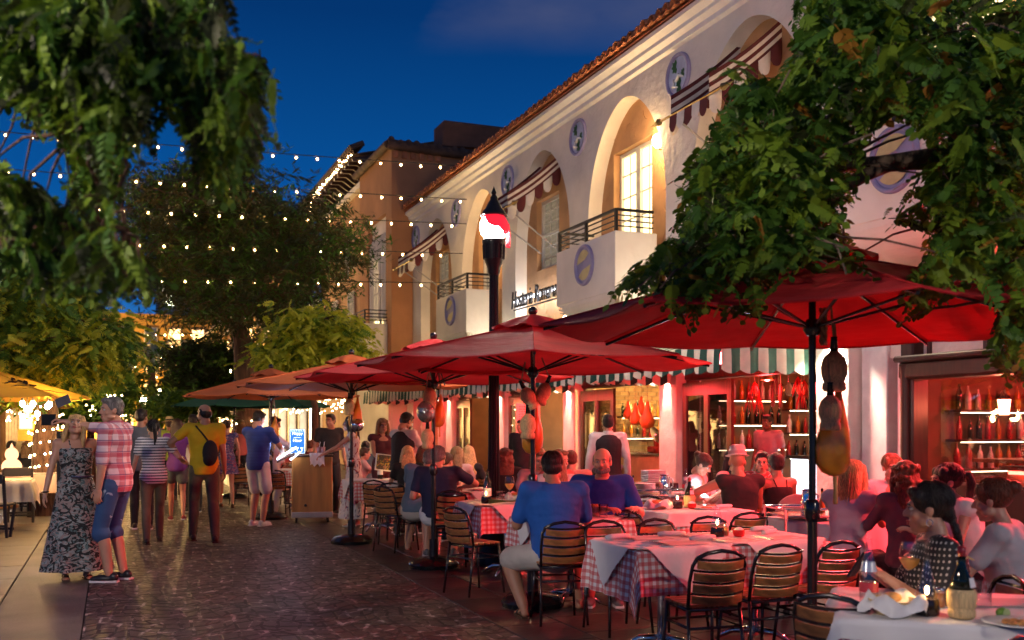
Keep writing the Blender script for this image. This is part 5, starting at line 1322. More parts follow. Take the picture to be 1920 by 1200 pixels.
@once
def bread_basket(label, loc):
    t = thing('bread_basket', label, 'basket', loc, 0, 'bread baskets lined with napkins'); MB().lathe([(.07, 0), (.10, .06), (.095, .06), (.066, .004)], n=20).build('basket', M['wicker'], t)
    b = MB(); vs = []; m_ = 36
    for i, (r_, z) in enumerate(((.03, .03), (.085, .05), (.105, .07), (.125, .045), (.128, .015))):
        for k in range(m_): a = 2*pi*k/m_; w = (1+.10*sin(a*5+i)+.06*sin(a*9)); vs.append((r_*w*cos(a), r_*w*sin(a), max(.004, z+.02*sin(a*4+i*.6)*(i > 0))))
    b.add(vs, [(i*m_+k, i*m_+(k+1) % m_, (i+1)*m_+(k+1) % m_, (i+1)*m_+k) for i in range(4) for k in range(m_)]).build('napkin', M['cloth'], t, smooth=True)
    for i in range(3): MB().ell((-.03+.03*i, .01*i, .06), (.04, .025, .022), 10, 7, Matrix.Rotation(i, 4, 'Z')).build('bread_roll', mat('bread', (.45, .24, .09), .8, var=.3), t, smooth=True)
    return t
@once
def shaker(label, loc):
    t = thing('spice_shaker', label, 'shaker', loc, 0, 'spice shakers'); MB().lathe([(.02, 0), (.022, .01), (.02, .06)], n=12).build('jar', mat('spice', (.25, .12, .05), .3), t, smooth=True); MB().lathe([(.021, .06), (.02, .08), (.001, .085)], n=12).build('lid', M['steel'], t, smooth=True); return t

def at(c, rot, x, y, z=TZ+.016): return Vector((c[0]+x*cos(rot)-y*sin(rot), c[1]+x*sin(rot)+y*cos(rot), z))
# T2 long table
c2 = (3.76, 5.81)
table(c2, 0, 1.46, .66, 'long empty table laid for six behind the nearest umbrella pole', 'gingham cloth with long hanging corners on the long laid table', 'white linen with hanging points on the long laid table', nped=2, S=(1.06, .62), seed=3)
for i, (x, y, rz) in enumerate(((-.60, .18, .25), (-.17, .2, -.1), (-.1, -.08, .1), (.55, .08, .5), (.62, .26, .15))): napkin('rolled napkin on the long table, '+['left end', 'far side, second place', 'near side, middle', 'right end', 'far right corner'][i], at(c2, 0, x, y), rz)
for i, (x, y) in enumerate(((-.38, .17), (.05, .2), (-.33, -.17), (.1, -.16), (.5, .2), (.48, -.16))): menu_sheet('paper placemat with cutlery on the long table, '+['far left', 'far middle', 'near left', 'near middle', 'far right', 'near right'][i]+' place', at(c2, 0, x, y), 0)
oil_lamp('glass oil candle in the middle of the long laid table', at(c2, 0, .12, .08)); votive('red cup of sugar packets beside the candle on the long table', at(c2, 0, .24, .0)); shaker('spice shaker behind the candle on the long table', at(c2, 0, .20, .10)); shaker('taller spice shaker next to the first on the long table', at(c2, 0, .225, .14))
for i, (x, y, a, l) in enumerate(((3.27, 5.14, 5, 'left of the three near chairs at the long table, its back to the camera'), (3.745, 5.25, 0, 'middle of the three near chairs at the long table'), (4.18, 5.25, -4, 'right near chair at the long table, crossed by the umbrella pole'), (3.45, 6.52, 180, 'chair across the long table at its left, only its top showing'), (3.90, 6.50, 176, 'chair across the long table in the middle, only its top showing'), (4.36, 6.52, 183, 'chair across the long table at its right'))): chair((x, y), a, l)
# T3 two men
c3 = (3.62, 7.72)
table(c3, 0, .8, .72, 'small table between the two men in blue', 'gingham cloth hanging beside the man in the blue tee seen from behind', 'white linen on the table of the two men in blue', seed=7)
chair((3.20, 7.05), 12, 'chair of the man in the blue tee seen from behind'); chair((4.22, 8.30), 232, 'chair of the man in the V-neck facing the camera')
for i, (x, y) in enumerate(((.08, -.18), (.17, -.14), (.20, -.22))): tumbler('water tumbler on the two men\'s table, '+['left', 'middle', 'right'][i]+' one', at(c3, 0, x, y))
water_bottle('water bottle at the left edge of the two men\'s table', at(c3, 0, -.33, -.05)); plate('white plate on the table of the two men in blue', at(c3, 0, -.1, .1)); 
t = thing('bread_stick_basket', 'basket of yellow bread crisps behind the tumblers on the men\'s table', 'basket', at(c3, 0, .20, -.02)); MB().lathe([(.05, 0), (.065, .05)], n=16).build('basket', M['wicker'], t); b = MB()
for i in range(12): a = i*2.4; b.box((.035*cos(a), .035*sin(a), .07), (.03, .008, .05), M=Matrix.Rotation(a, 4, 'Z'))
b.build('bread_crisp', mat('crisp', (.65, .38, .06), .7), t)
chair((3.05, 8.52), 70, 'red-lit chair standing alone between the two small gingham tables'); chair((5.0, 8.75), 200, 'chair with slats lit red to the right of the man in the V-neck')
# T4
c4 = (3.72, 9.45)
table(c4, 0, .82, .76, 'small table with a lit candle and green stems beside the umbrella pole', 'gingham cloth on the table with the green stems', 'white linen triangle on the table with the green stems', seed=9)
oil_lamp('bright glass oil candle on the table with the green stems', at(c4, 0, -.27, -.12)); wine_bottle('dark wine bottle behind the candle on the table with green stems', at(c4, 0, -.19, .05)); tumbler('tumbler right of the candle on the table with green stems', at(c4, 0, -.08, .0)); wine_glass('wine glass at the middle of the table with green stems', at(c4, 0, .05, .05)); bread_basket('bread basket on the table with green stems', at(c4, 0, .16, .12)); plate('plate at the right of the table with green stems', at(c4, 0, .25, -.1))
t = thing('green_stems', 'bunch of long green leafy stems lying across the small table', 'plant stems', at(c4, 0, .0, -.24)); b = MB()
for i in range(9): b.tube([(-.28, .02*sin(i), .01+.004*i), (-.08, .02*cos(i*2), .022), (.12, .02*sin(i*3), .02), (.3, .03*cos(i), .008)], .007, 6)
b.build('stem', mat('stem_green', (.06, .15, .02), .5), t, smooth=True)
chair((3.40, 10.32), 200, 'empty chair behind the table with the green stems'); 
# T5
c5 = (4.15, 11.45)
table(c5, 0, .8, .8, 'table of the grey-haired man in navy', 'gingham cloth corner falling beside the navy shirt', 'white linen on the table of the man in navy', seed=11)
chair((3.55, 10.72), 18, 'chair of the grey-haired man in navy'); chair((3.20, 11.75), 60, 'chair of the leaning man in the grey-blue tee'); chair((4.0, 10.45), 20, 'empty chair with a bag hanging on it right of the man in navy')
oil_lamp('oil candle on the table of the man in navy', at(c5, 0, .1, .0)); plate('plate in front of the man in navy', at(c5, 0, -.1, -.2)); tumbler('tumbler on the table of the man in navy', at(c5, 0, .22, -.1)); wine_bottle('wine bottle on the table of the man in navy', at(c5, 0, .25, .15))
t = thing('cloth_bag', 'grey-green bag slung over the chair back right of the man in navy', 'bag', (4.02, 10.24, .35)); MB().ell((0, 0, .12), (.14, .07, .17), 16, 10).build('bag_body', mat('bag_cloth', (.10, .09, .06), .9, bump=.01, bscale=10), t, smooth=True); MB().tube([(-.1, 0, .22), (-.06, 0, .42), (.06, 0, .42), (.1, 0, .22)], .012, 6).build('bag_strap', MATS['bag_cloth'], t)
# T6
c6 = P(705, 14.4)
table(c6, 0, .8, .8, 'gingham table between the floral dress and the empty chairs', 'gingham cloth hanging left of the two empty chairs', 'white linen on the table behind the two empty chairs', seed=13); oil_lamp('oil candle on the table behind the two empty chairs', at(c6, 0, .25, -.1)); wine_bottle('wine bottle on the table behind the two empty chairs', at(c6, 0, .1, .15))
chair(P(716, 13.5), 40, 'left one of the two empty chairs in front of the burgundy dress'); chair(P(744, 12.9), 30, 'right one of the two empty chairs in front of the burgundy dress'); chair(P(748, 15.0), 230, 'red-lit chair behind the floral dress')
c6b = P(560, 18.0); table(c6b, 0, .8, .8, 'white-topped table seen left of the wooden host stand', 'gingham cloth seen left of the host stand', 'white linen seen left of the host stand', seed=14); chair(P(520, 16.6), 20, 'chair just left of the wooden host stand'); chair(P(453, 19), 20, 'chair behind the man in the blue polo'); chair(P(540, 19.2), 200, 'chair beyond the table left of the host stand')
# T7
c7 = (4.98, 8.02)
table(c7, 0, .84, .72, 'table behind the long one, holding a candle and a chianti flask', 'gingham cloth on the table behind the long one', 'white linen on the table behind the long one', seed=15, topper=(.58, .5))
oil_lamp('oil candle left on the table behind the long one', at(c7, 0, -.1, .05)); fiasco('straw-covered wine flask right of the candle behind the long table', at(c7, 0, .06, .1)); plate('white plate on the table behind the long one, middle', at(c7, 0, .12, -.1)); plate('white plate at the right edge of the table behind the long one', at(c7, 0, .30, .1)); napkin('folded napkin on the table behind the long one', at(c7, 0, .3, -.12), .3); votive('red cup beside the straw-covered flask', at(c7, 0, .0, -.04)); bread_basket('bread basket left on the table behind the long one', at(c7, 0, -.28, .1))
chair((4.94, 7.22), 170-165, 'chair between the long table and the one behind, curved top showing'); chair((4.28, 7.55), 75, 'chair at the left side of the table behind the long one')
# T8
c8 = (6.25, 9.85)
table(c8, 0, 1.3, .8, 'table of the group with the man in the white fedora', 'gingham cloth on the fedora man\'s table', 'white linen on the fedora man\'s table', nped=2, seed=17, topper='diamond', S=(.95, .68))
chair((6.02, 8.80), 8, 'chair of the man in the white fedora'); water_bottle('blue-labelled water bottle on the fedora man\'s table', at(c8, 0, -.25, -.1)); plate('plate in front of the girl with the phone', at(c8, 0, -.4, .15)); tumbler('tumbler on the fedora man\'s table', at(c8, 0, .3, .0)); wine_bottle('wine bottle standing on the fedora man\'s table', at(c8, 0, .5, .2))
# T9
c9 = (5.58, 6.72)
table(c9, .05, .74, .74, 'white-clothed folding table right of the umbrella pole', '', 'long white cloth over the folding table right of the umbrella pole', ck=False, legs='x', seed=19, topper=(.66, .66))
plate('white oval plate on the folding table, left', at(c9, 0, .05, .0)); plate('white plate on the folding table, right', at(c9, 0, .25, -.1)); napkin('napkin on the folding table right of the umbrella pole', at(c9, 0, -.15, -.2))
chair((5.55, 5.62), 20, 'chair behind the woman in the dotted blouse'); 
# T10
c10 = (6.35, 6.95)
table(c10, .05, .8, .8, 'table of the women by the white pier', 'gingham cloth on the women\'s table', 'white linen on the women\'s table', seed=21)
wine_glass('cocktail glass in front of the woman in the white top', at(c10, 0, -.25, -.05)); plate('plate on the women\'s table', at(c10, 0, .1, .1)); tumbler('tumbler on the women\'s table', at(c10, 0, .2, -.2)); oil_lamp('oil candle on the women\'s table', at(c10, 0, .3, .2))
# T1 foreground
r1 = radians(-39); c1 = (3.30, 3.26)
table(c1, r1, .86, .80, 'nearest table at the bottom right corner', 'gingham cloth of the nearest table at the bottom right', 'white linen on the nearest table at the bottom right', seed=23, topper=(.55, .50))
def on1(px, py): return G(px, py, TZ+.016)
water_bottle('tall clear water bottle with a silver label on the nearest table', on1(1629, 1140), .3); bread_basket('bread basket in a white napkin on the nearest table', on1(1675, 1150), .4); oil_lamp('glass oil candle in the middle of the nearest table', on1(1738, 1152)); wine_glass('large wine glass behind the oil candle on the nearest table', on1(1708, 1120)); fiasco('straw-covered chianti flask on the nearest table', on1(1803, 1158), .3); tumbler('cut-glass tumbler right of the chianti flask on the nearest table', on1(1842, 1140)); shaker('spice shaker behind the oil candle on the nearest table', on1(1762, 1138))
t = thing('lime_half', 'half lime lying on the nearest table', 'lime', on1(1879, 1158)); MB().ell((0, 0, .02), (.026, .022, .02)).build('rind', mat('lime', (.16, .32, .04), .5), t, smooth=True); MB().lathe([(.0001, 0), (.02, 0)], (0, -.022, .02), 12, Matrix.Rotation(pi/2, 4, 'X'), caps=False).build('flesh', mat('lime_flesh', (.4, .5, .2), .4), t)
plate('white plate at the right edge of the nearest table', on1(1905, 1172)); menu_sheet('red-lit folded menu on the nearest table by the tumbler', on1(1880, 1130), -.5)
chair(P(1770, 3.55), -20, 'nearest chair, only the top of its back in the frame'); chair((3.03, 3.55), 60, 'chair seen edge-on at the bottom left of the nearest umbrella pole'); chair(P(1800, 4.75), 292, 'chair of the woman in the dotted blouse'); 
# T11
c11 = (5.22, 4.1)
table(c11, -.35, .8, .7, 'table at the right edge of the frame behind the dotted blouse', 'gingham cloth at the right edge of the frame', 'white linen on the table at the right edge', seed=25, topper=(.52, .48)); plate('white plate on the table at the right edge, near', at(c11, -.35, -.15, -.1)); plate('white plate on the table at the right edge, far', at(c11, -.35, -.12, .16))
chair((5.9, 5.3), 240, 'chair of the gasping woman in the white tank top')
t = thing('glass_bowl', 'glass bowl of salad on the table at the right edge', 'bowl', at(c11, -.35, .1, -.15)); MB().lathe([(.04, 0), (.09, .05), (.10, .10)], n=22, caps=False).build('bowl', WG, t, smooth=True); MB().ell((0, 0, .06), (.075, .075, .03), 12, 8).build('salad', mat('salad', (.2, .16, .05), .7, var=.7, vscale=25), t, smooth=True)

# serving tray stand with chrome tray between fedora table and folding table
def tray_stand(c, rot, lab, w=.62):
    t = thing('serving_cart', lab, 'serving cart', (c[0], c[1], 0), rot, 'chrome serving carts')
    for sx in (-1, 1):
        for sy in (-1, 1): MB().tube([(sx*w/2, sy*.2, .03), (sx*w/2, sy*.2, .84)], .014, 8).build('leg', M['mirror'], t); MB().ell((sx*w/2, sy*.2, .03), .03).build('caster', M['black'], t, smooth=True)
    for z in (.78, .45): MB().box((0, 0, z), (w, .4, .02), bev=.006).build('shelf', M['steel'], t)
    MB().tube([(-w/2, -.2, .84), (w/2, -.2, .84), (w/2, .2, .84), (-w/2, .2, .84), (-w/2, -.2, .84)], .010, 8).build('rail', M['mirror'], t); return t
def pitcher(loc, lab):
    t = thing('steel_pitcher', lab, 'pitcher', loc, 0, 'steel water pitchers'); MB().lathe([(.05, 0), (.06, .05), (.055, .14), (.045, .18), (.05, .2)], n=20).build('pitcher_body', M['mirror'], t, smooth=True); MB().tube([(.05, 0, .17), (.10, 0, .15), (.10, 0, .07), (.055, 0, .05)], .008, 8).build('handle', M['mirror'], t, smooth=True)
k1 = P(1520, 8.2); tray_stand(k1, -.2, 'chrome serving cart behind the nearest umbrella pole'); pitcher((k1.x-.05, k1.y-.03, .79), 'steel pitcher on the cart behind the umbrella pole')
k2 = P(1215, 10.6); tray_stand(k2, -.1, 'chrome serving cart behind the V-neck man\'s shoulder', .7); pitcher((k2.x+.2, k2.y, .79), 'steel pitcher on the cart behind the V-neck man')
for i, (k, dx, dy) in enumerate(((k1, .18, .08), (k1, .22, -.06), (k2, -.15, .05))):
    t = thing('oil_cruet', ['oil cruet at the right of the pitcher behind the umbrella pole', 'nearer oil cruet on the cart behind the umbrella pole', 'oil cruet on the cart behind the V-neck man'][i], 'cruet', (k.x+dx, k.y+dy, .79)); MB().lathe([(.025, 0), (.028, .03), (.022, .09), (.009, .13), (.009, .17)], n=14).build('glass_body', mat('olive_oil', (.4, .25, .03), .1), t, smooth=True); MB().lathe([(.01, .17), (.011, .19), (.001, .2)], n=10).build('stopper', M['black'], t)

# host stand
hp = P(585, 15.8); t = thing('host_stand', 'honey-coloured wooden host stand on wheels beside the man in the blue polo', 'host stand', hp, radians(-10))
MB().box((0, .0, .60), (.62, .5, .86), bev=.01).build('cabinet', M['podium'], t); MB().box((0, 0, .13), (.64, .52, .09), bev=.01).build('plinth', mat('scuffed_plinth', (.35, .3, .3), .5), t); MB().box((0, 0, 1.045), (.68, .54, .03), bev=.008).build('top', M['darkwood'], t)
MB().box((-.40, -.05, 1.02), (.30, .42, .025), M=Matrix.Rotation(radians(-28), 4, 'Y')).build('sloped_desk', M['darkwood'], t)
for sx in (-1, 1):
    for sy in (-1, 1): MB().lathe([(.045, -.016), (.045, .016)], (sx*.24, sy*.2, .045), 14, Matrix.Rotation(pi/2, 4, 'Y')).build('wheel', M['black'], t)
MB().lathe([(.022, 0), (.022, .02)], (-.1, -.26, .28), 14, Matrix.Rotation(pi/2, 4, 'X')).build('cable_hole', M['black'], t)
cs = MB(); cs.box((-.24, -.08, 1.27), (.235, .02, .39), bev=.004)
t = thing('happy_hour_board', 'dark blue lit board reading Happy Hour standing on the host stand', 'sign board', (hp.x, hp.y, 0), radians(-2)); cs.build('board', M['black'], t)
MB().box((-.24, -.0915, 1.27), (.22, .003, .375)).build('lit_face', emat('board_blue', (.012, .06, .22), 1.4), t); wt_ = emat('board_text', (.7, .85, 1.0), 1.8)
b = MB()
for (x, z, w, h) in ((-.24, 1.455, .222, .003), (-.24, 1.085, .222, .003), (-.351, 1.27, .003, .37), (-.129, 1.27, .003, .37), (-.24, 1.33, .12, .003)): b.box((x, -.0945, z), (w, .002, h))
for i in range(6): b.tube([(-.335+.036*i, -.095, 1.43), (-.325+.036*i, -.095, 1.437), (-.315+.036*i, -.095, 1.43)], .0025, 4)
for x in (-.31, -.24, -.17): b.tube([(x-.02, -.095, 1.17), (x, -.095, 1.145), (x+.02, -.095, 1.17), (x-.02, -.095, 1.17)], .003, 4); b.tube([(x, -.095, 1.145), (x, -.095, 1.115)], .003, 4)
b.build('chalk_ornament', wt_, t)
def text(body, size, loc, rot, m, name, parent, align='CENTER', ext=.001, lab=None):
    c = bpy.data.curves.new('x', 'FONT'); c.body = body; c.size = size; c.extrude = ext; c.align_x = align; o = bpy.data.objects.new('x', c); COL.objects.link(o); dg = bpy.context.evaluated_depsgraph_get(); me = bpy.data.meshes.new_from_object(o.evaluated_get(dg)); bpy.data.objects.remove(o); me.materials.clear(); me.materials.append(m)
    n_ = bpy.data.objects.new(name, me); COL.objects.link(n_); n_.parent = parent; n_.location = loc; n_.rotation_euler = rot
    if lab: n_['label'] = lab
text('Happy', .062, (-.24, -.095, 1.375), (pi/2, 0, 0), wt_, 'lettering', t, lab='white chalk word Happy'); text('Hour', .062, (-.24, -.095, 1.265), (pi/2, 0, 0), wt_, 'lettering', t, lab='white chalk word Hour')
t = thing('open_menu', 'brightly lit open menu held over the sloped desk of the host stand', 'menu', (hp.x-.42, hp.y-.16, 1.09), radians(-5)); ml = emat('menu_lit', (.75, .80, 1.0), 1.6)
MB().box((0, 0, 0), (.02, .28, .34), M=Matrix.Rotation(radians(58), 4, 'Y') @ Matrix.Rotation(.1, 4, 'X')).build('page', ml, t); MB().box((.13, .0, -.04), (.012, .28, .2), M=Matrix.Rotation(radians(50), 4, 'Y')).build('page', ml, t)
b = MB()
for i in range(4): b.box((.004-.05*i, -.0, .03+.028-.03*i), (.003, .2, .012), M=Matrix.Rotation(radians(58), 4, 'Y'))
b.build('printed_line', M['black'], t); lamp('AREA', (-.05, -.05, .12), (.5, .6, 1.0), 5, .2, t, (radians(200), 0, 0))
for i, (px, lab) in enumerate(((598, 'glass with a straw on the host stand'), (606, 'second glass with a straw on the host stand'))):
    p = P(px, 15.75); p.z = 1.062; t = thing('drink_glass', lab, 'glass', p); MB().lathe([(.03, 0), (.036, .12)], n=14).build('drink', mat('iced_drink', (.35, .2, .2), .1), t, smooth=True); MB().tube([(0, 0, .05), (.02, 0, .2)], .004, 6).build('straw', M['paper'], t)
t = thing('crumpled_napkin', 'white crumpled napkin draped over the edge of the host stand', 'napkin', P(593, 15.5)); t.location.z = 1.05; b = MB()
vs = []; 
for i in range(9):
    for j in range(9): u, v = i/8-.5, j/8-.5; vs.append((u*.22, -.06+v*.12, .02+.03*sin(i*2.1+j)+(-.16*(.5-v) if v < 0 else 0)))
b.add(vs, [(i*9+j, (i+1)*9+j, (i+1)*9+j+1, i*9+j+1) for i in range(8) for j in range(8)]).build('linen', M['cloth'], t, smooth=True)

# hanging hams, flasks and cheeses on the umbrella poles
hamm = mat('cured_ham', (.58, .24, .025), .28, var=.45, vscale=5, bump=.01, bscale=6, detail=5)
def ham(loc, s, lab, rz=0):
    t = thing('hanging_ham', lab, 'ham', loc, rz, 'hams hanging from the umbrella poles'); b = MB(); prof = [(.012, .30), (.022, .25), (.035, .18), (.07, .08), (.125, -.06), (.155, -.20), (.145, -.31), (.10, -.38), (.03, -.41), (.001, -.41)]
    b.lathe([(r_*s, z*s) for r_, z in prof[::-1]], n=24, M=Matrix.Scale(.6, 4, (0, 1, 0))); b.v = [(x+.03*s*sin(z*9), y, z) for x, y, z in b.v]; b.build('ham_body', hamm, t, smooth=True)
    MB().lathe([(.016*s, -.62*s), (.02*s, -.60*s), (.014*s, -.5*s), (.02*s, -.40*s)], n=10).build('drip_bone', mat('bone', (.5, .3, .1), .5), t, smooth=True)
    MB().tube([(0, 0, .28*s), (.01, 0, .5*s), (-.01, 0, .75*s)], .008, 6).build('rope', M['rope'], t); return t
def flask(loc, s, lab, tilt=0.0, up=True):
    t = thing('hanging_flask', lab, 'wicker flask', loc, 0, 'straw flasks hanging from the umbrella poles'); R_ = Matrix.Rotation(tilt, 4, 'Y')
    MB().lathe([(.045*s, -.12*s), (.056*s, -.11*s), (.054*s, -.08*s), (.047*s, -.075*s), (.06*s, -.04*s), (.062*s, 0), (.05*s, .04*s), (.02*s, .07*s)], n=22, M=R_).build('straw_basket', M['wicker'], t, smooth=True)
    MB().lathe([(.02*s, .07*s), (.015*s, .13*s), (.017*s, .14*s)], n=12, M=R_).build('bottle_neck', mat('dark_green_glass', (.008, .014, .008), .06), t, smooth=True)
    MB().tube([R_ @ Vector((0, 0, .12*s)), Vector((-.02, 0, .28*s))], .006, 6).build('rope', M['rope'], t); return t
u = UP[0]
ham(u+Vector((.14, -.02, 1.53)), .74, 'big glossy golden ham hanging on the nearest umbrella pole')
flask(u+Vector((.09, -.07, 1.83)), 1.15, 'grey bell-shaped straw flask at the top of the nearest pole'); flask(u+Vector((.04, -.10, 1.60)), 1.0, 'small straw jug hanging against the nearest pole, lower')
t = thing('garlic_rope', 'twisted rope end above the flasks on the nearest umbrella pole', 'rope', u+Vector((.05, -.03, 1.95))); b = MB()
for i in range(3): b.tube([(.015*sin(k*.9+i*2.1)+(.0), .015*cos(k*.9+i*2.1), .018*k) for k in range(12)], .010, 6)
b.build('strand', M['rope'], t, smooth=True)
u = UP[1]; flask(u+Vector((-.07, -.05, 1.76)), 1.0, 'left tilted straw flask at the top of the middle umbrella pole', -.5); flask(u+Vector((.09, -.03, 1.80)), 1.0, 'right tilted straw flask at the top of the middle umbrella pole', .4); flask(u+Vector((-.07, -.06, 1.53)), 1.1, 'large pale flask halfway down the middle umbrella pole'); ham(u+Vector((.04, .06, 1.52)), .62, 'mottled ham behind the middle umbrella pole')
u = UP[2]; flask(u+Vector((-.06, -.05, 1.83)), 1.2, 'upper straw flask on the third umbrella pole'); flask(u+Vector((-.08, -.04, 1.40)), 1.1, 'lowest straw flask on the third umbrella pole')
for i, (dx, z, lab) in enumerate(((-.10, 1.66, 'wrapped shiny flask on the third umbrella pole'),)):
    t = thing('foil_flask', lab, 'flask', u+Vector((dx, -.05, z))); MB().ell((0, 0, 0), (.10, .10, .12), 16, 10).lathe([(.03, .1), (.018, .2)], n=12).build('glass_body', mat('tinned_glass', (.4, .38, .34), .15, metal=.8, bump=.02, bscale=20), t, smooth=True); MB().tube([(0, 0, .2), (.02, 0, .4)], .006, 5).build('rope', M['rope'], t)
ham(u+Vector((.08, .04, 1.70)), .5, 'ham behind the third umbrella pole')
u = UP[3]; flask(u+Vector((-.04, -.05, 1.78)), 1.1, 'straw flask on the pole by the host stand'); ham(u+Vector((.07, .03, 1.72)), .6, 'small ham on the pole by the host stand')
t = thing('steel_bowl', 'round shiny bowl hanging on the pole by the host stand', 'bowl', u+Vector((.06, -.08, 1.52))); MB().ell((0, 0, 0), (.085, .05, .085)).build('bowl', M['mirror'], t, smooth=True)
u = UP[4]; ham(u+Vector((.05, -.03, 1.5)), .6, 'ham on the farthest umbrella pole')

# menu panels at the doors
def menu_panel(px, py, d, w, h, lab):
    c = P(px, d, py); t = thing('menu_board', lab, 'menu board', c, -TH*.6); MB().box((0, 0, 0), (w, .03, h)).build('panel', mat('pink_menu', (.62, .42, .38), .7), t); b = MB(); r_ = random.Random(4)
    for i in range(12):
        x = -w*.38
        while x < w*.36: l = r_.uniform(.02, .07); b.box((x+l/2, -.0165, h*.40-i*h*.068), (l, .003, .012)); x += l+.02
    b.build('printed_line', M['black'], t)
menu_panel(990, 790, 20.6, .5, .75, 'pale menu sheet on the dark door behind the middle umbrella pole')
# left terrace
def white_table(px, d, lab, w=1.0, l=.8, c_=None):
    c = P(px, d); t = thing('cloth_table', lab, 'table', c, 0, 'white-clothed tables on the left'); MB().box((0, 0, .71), (w, l, .03)).build('table_top', M['darkwood'], t); MB().tube([(0, 0, 0), (0, 0, .7)], .04, 8).build('pedestal', M['black'], t)
    o = cloth_mesh(MB(), w/2, l/2, (w/2+.32, l/2+.32), .73, 0, 34, seed=int(px)).build('tablecloth', mat('ivory_cloth', (.62, .54, .44), .85, bump=.003, bscale=10), smooth=True); o.location = c; tag(o, 'ivory cloth on the '+lab, 'tablecloth', 'ivory tablecloths'); return c
a = white_table(55, 16.6, 'table beside the black folding chair'); b_ = white_table(75, 19.5, 'table nearer the fairy-lit trunk'); white_table(-10, 14.6, 'table cut by the left edge of the frame')
def folding_chair(px, d, face, lab):
    t = thing('folding_chair', lab, 'chair', P(px, d), -radians(face), 'black folding chairs'); k = mat('black_painted_wood', (.02, .018, .02), .5)
    for s in (-1, 1):
        MB().box((s*.2, -.16, .42), (.035, .03, .86), M=Matrix.Rotation(.12, 4, 'X')).build('leg', k, t); MB().box((s*.18, .1, .22), (.03, .03, .5), M=Matrix.Rotation(-.3, 4, 'X')).build('leg', k, t)
    MB().box((0, -.22, .80), (.4, .025, .13), bev=.01).build('backrest', k, t); MB().box((0, .0, .44), (.38, .36, .03), bev=.01).build('seat', k, t); MB().box((0, -.12, .16), (.38, .02, .03)).build('rail', k, t); MB().box((0, .15, .10), (.34, .02, .03)).build('rail', k, t)
folding_chair(38, 15.7, 5, 'black folding chair with its back to us at the left table'); folding_chair(-8, 13.6, 20, 'black folding chair cut by the left edge'); folding_chair(100, 17.6, 200, 'black folding chair right of the left tables'); folding_chair(62, 17.8, 185, 'black folding chair beyond the left table')
t = thing('figurine_lamp', 'glowing orange-white stacked-ball figurine lamp on the left table', 'lamp', P(22, 15.9)+Vector((0, 0, .74))); gm = emat('figurine_glow', (1.0, .42, .20), .9)
MB().ell((0, 0, .12), (.15, .15, .14)).build('lower_ball', gm, t, smooth=True); MB().ell((0, 0, .32), (.10, .10, .11)).build('upper_ball', gm, t, smooth=True); MB().lathe([(.03, .40), (.02, .46), (.001, .5)], n=10).build('tip', gm, t, smooth=True); lamp('POINT', (0, -.3, .3), (1, .3, .1), 7, .12, t)
t = thing('standing_board', 'thin black standing board edge-on behind the patterned dress', 'sign board', P(112, 14.3)); MB().box((0, 0, .72), (.05, .6, 1.44)).build('board', M['black'], t); MB().box((0, 0, .03), (.3, .5, .05)).build('foot', M['black'], t)

# interior furnishing
def shelf(x, y, z, n, lab, lit=True, seed=1, facing='y', w=1.6):
    t = thing('bottle_shelf', lab, 'shelf', (x, y, 0)); MB().box((0, 0, z-.015), (w, .24, .03)).build('shelf_board', M['darkwood'], t)
    if lit: MB().box((0, -.12, z-.035), (w, .01, .012)).build('shelf_light', emat('shelf_glow', (1, .7, .4), 4), t)
    return t
bt = {}
def bottle_row(x, y, z, n, w, lab, seed, ax=0):
    r_ = random.Random(seed); mats_ = [mat('liquor_amber', (.35, .14, .02), .1), mat('liquor_clear', (.5, .5, .48), .1), mat('dark_green_glass'), mat('liquor_red', (.25, .02, .02), .1)]
    for i in range(n):
        m_ = r_.choice(mats_); k = m_.name
        if k not in bt: bt[k] = MB().lathe([(.036, 0), (.038, .01), (.038, .17), (.03, .2), (.014, .24), (.014, .29)], n=12).mesh('bottle_body', m_, smooth='auto')
        o = bpy.data.objects.new('shelf_bottle', bt[k]); COL.objects.link(o); o.location = (x-w/2+w*(i+.5)/n, y+r_.uniform(-.03, .03), z) if not ax else (x+r_.uniform(-.03, .03), y-w/2+w*(i+.5)/n, z); s = r_.uniform(.8, 1.1); o.scale = (s, s, s); tag(o, lab, 'bottle', lab.replace('bottle', 'bottles'))
k = 0
for (x, y, zs, w, n, nm) in ((11.4, 13.90, (1.0, 1.4, 1.8), 1.8, 11, 'in the first doorway'), (9.75, 13.88, (1.15, 1.55, 1.95), 1.3, 9, 'beside the far jamb of the first doorway'), (9.9, 17.35, (1.3, 1.7), 1.4, 9, 'in the brick doorway'),  (10.9, 21.30, (1.1, 1.5, 1.9), 1.6, 9, 'in the third doorway'), (10.6, 9.12, (1.0, 1.35, 1.7), 2.6, 16, 'behind the bar window')):
    for j, z in enumerate(zs): shelf(x, y, z, n, ['lowest', 'middle', 'highest'][j]+' wooden shelf of bottles '+nm, True, w=w); bottle_row(x, y, z, n, w, 'small bottle on the '+['lowest', 'middle', 'highest'][j]+' shelf '+nm, k); k += 1
for j, (y0, n) in enumerate(((7.0, 12), (5.2, 12))):    # transom bottles over the bar window
    for i in range(n):
        m_ = bt.get('liquor_clear') or list(bt.values())[0]; o = bpy.data.objects.new('shelf_bottle', m_); COL.objects.link(o); o.location = (XF+.22, y0+.14*i, 2.34); tag(o, 'red-lit bottle in the transom above the bar window', 'bottle', 'red-lit bottles in the transom above the bar window')
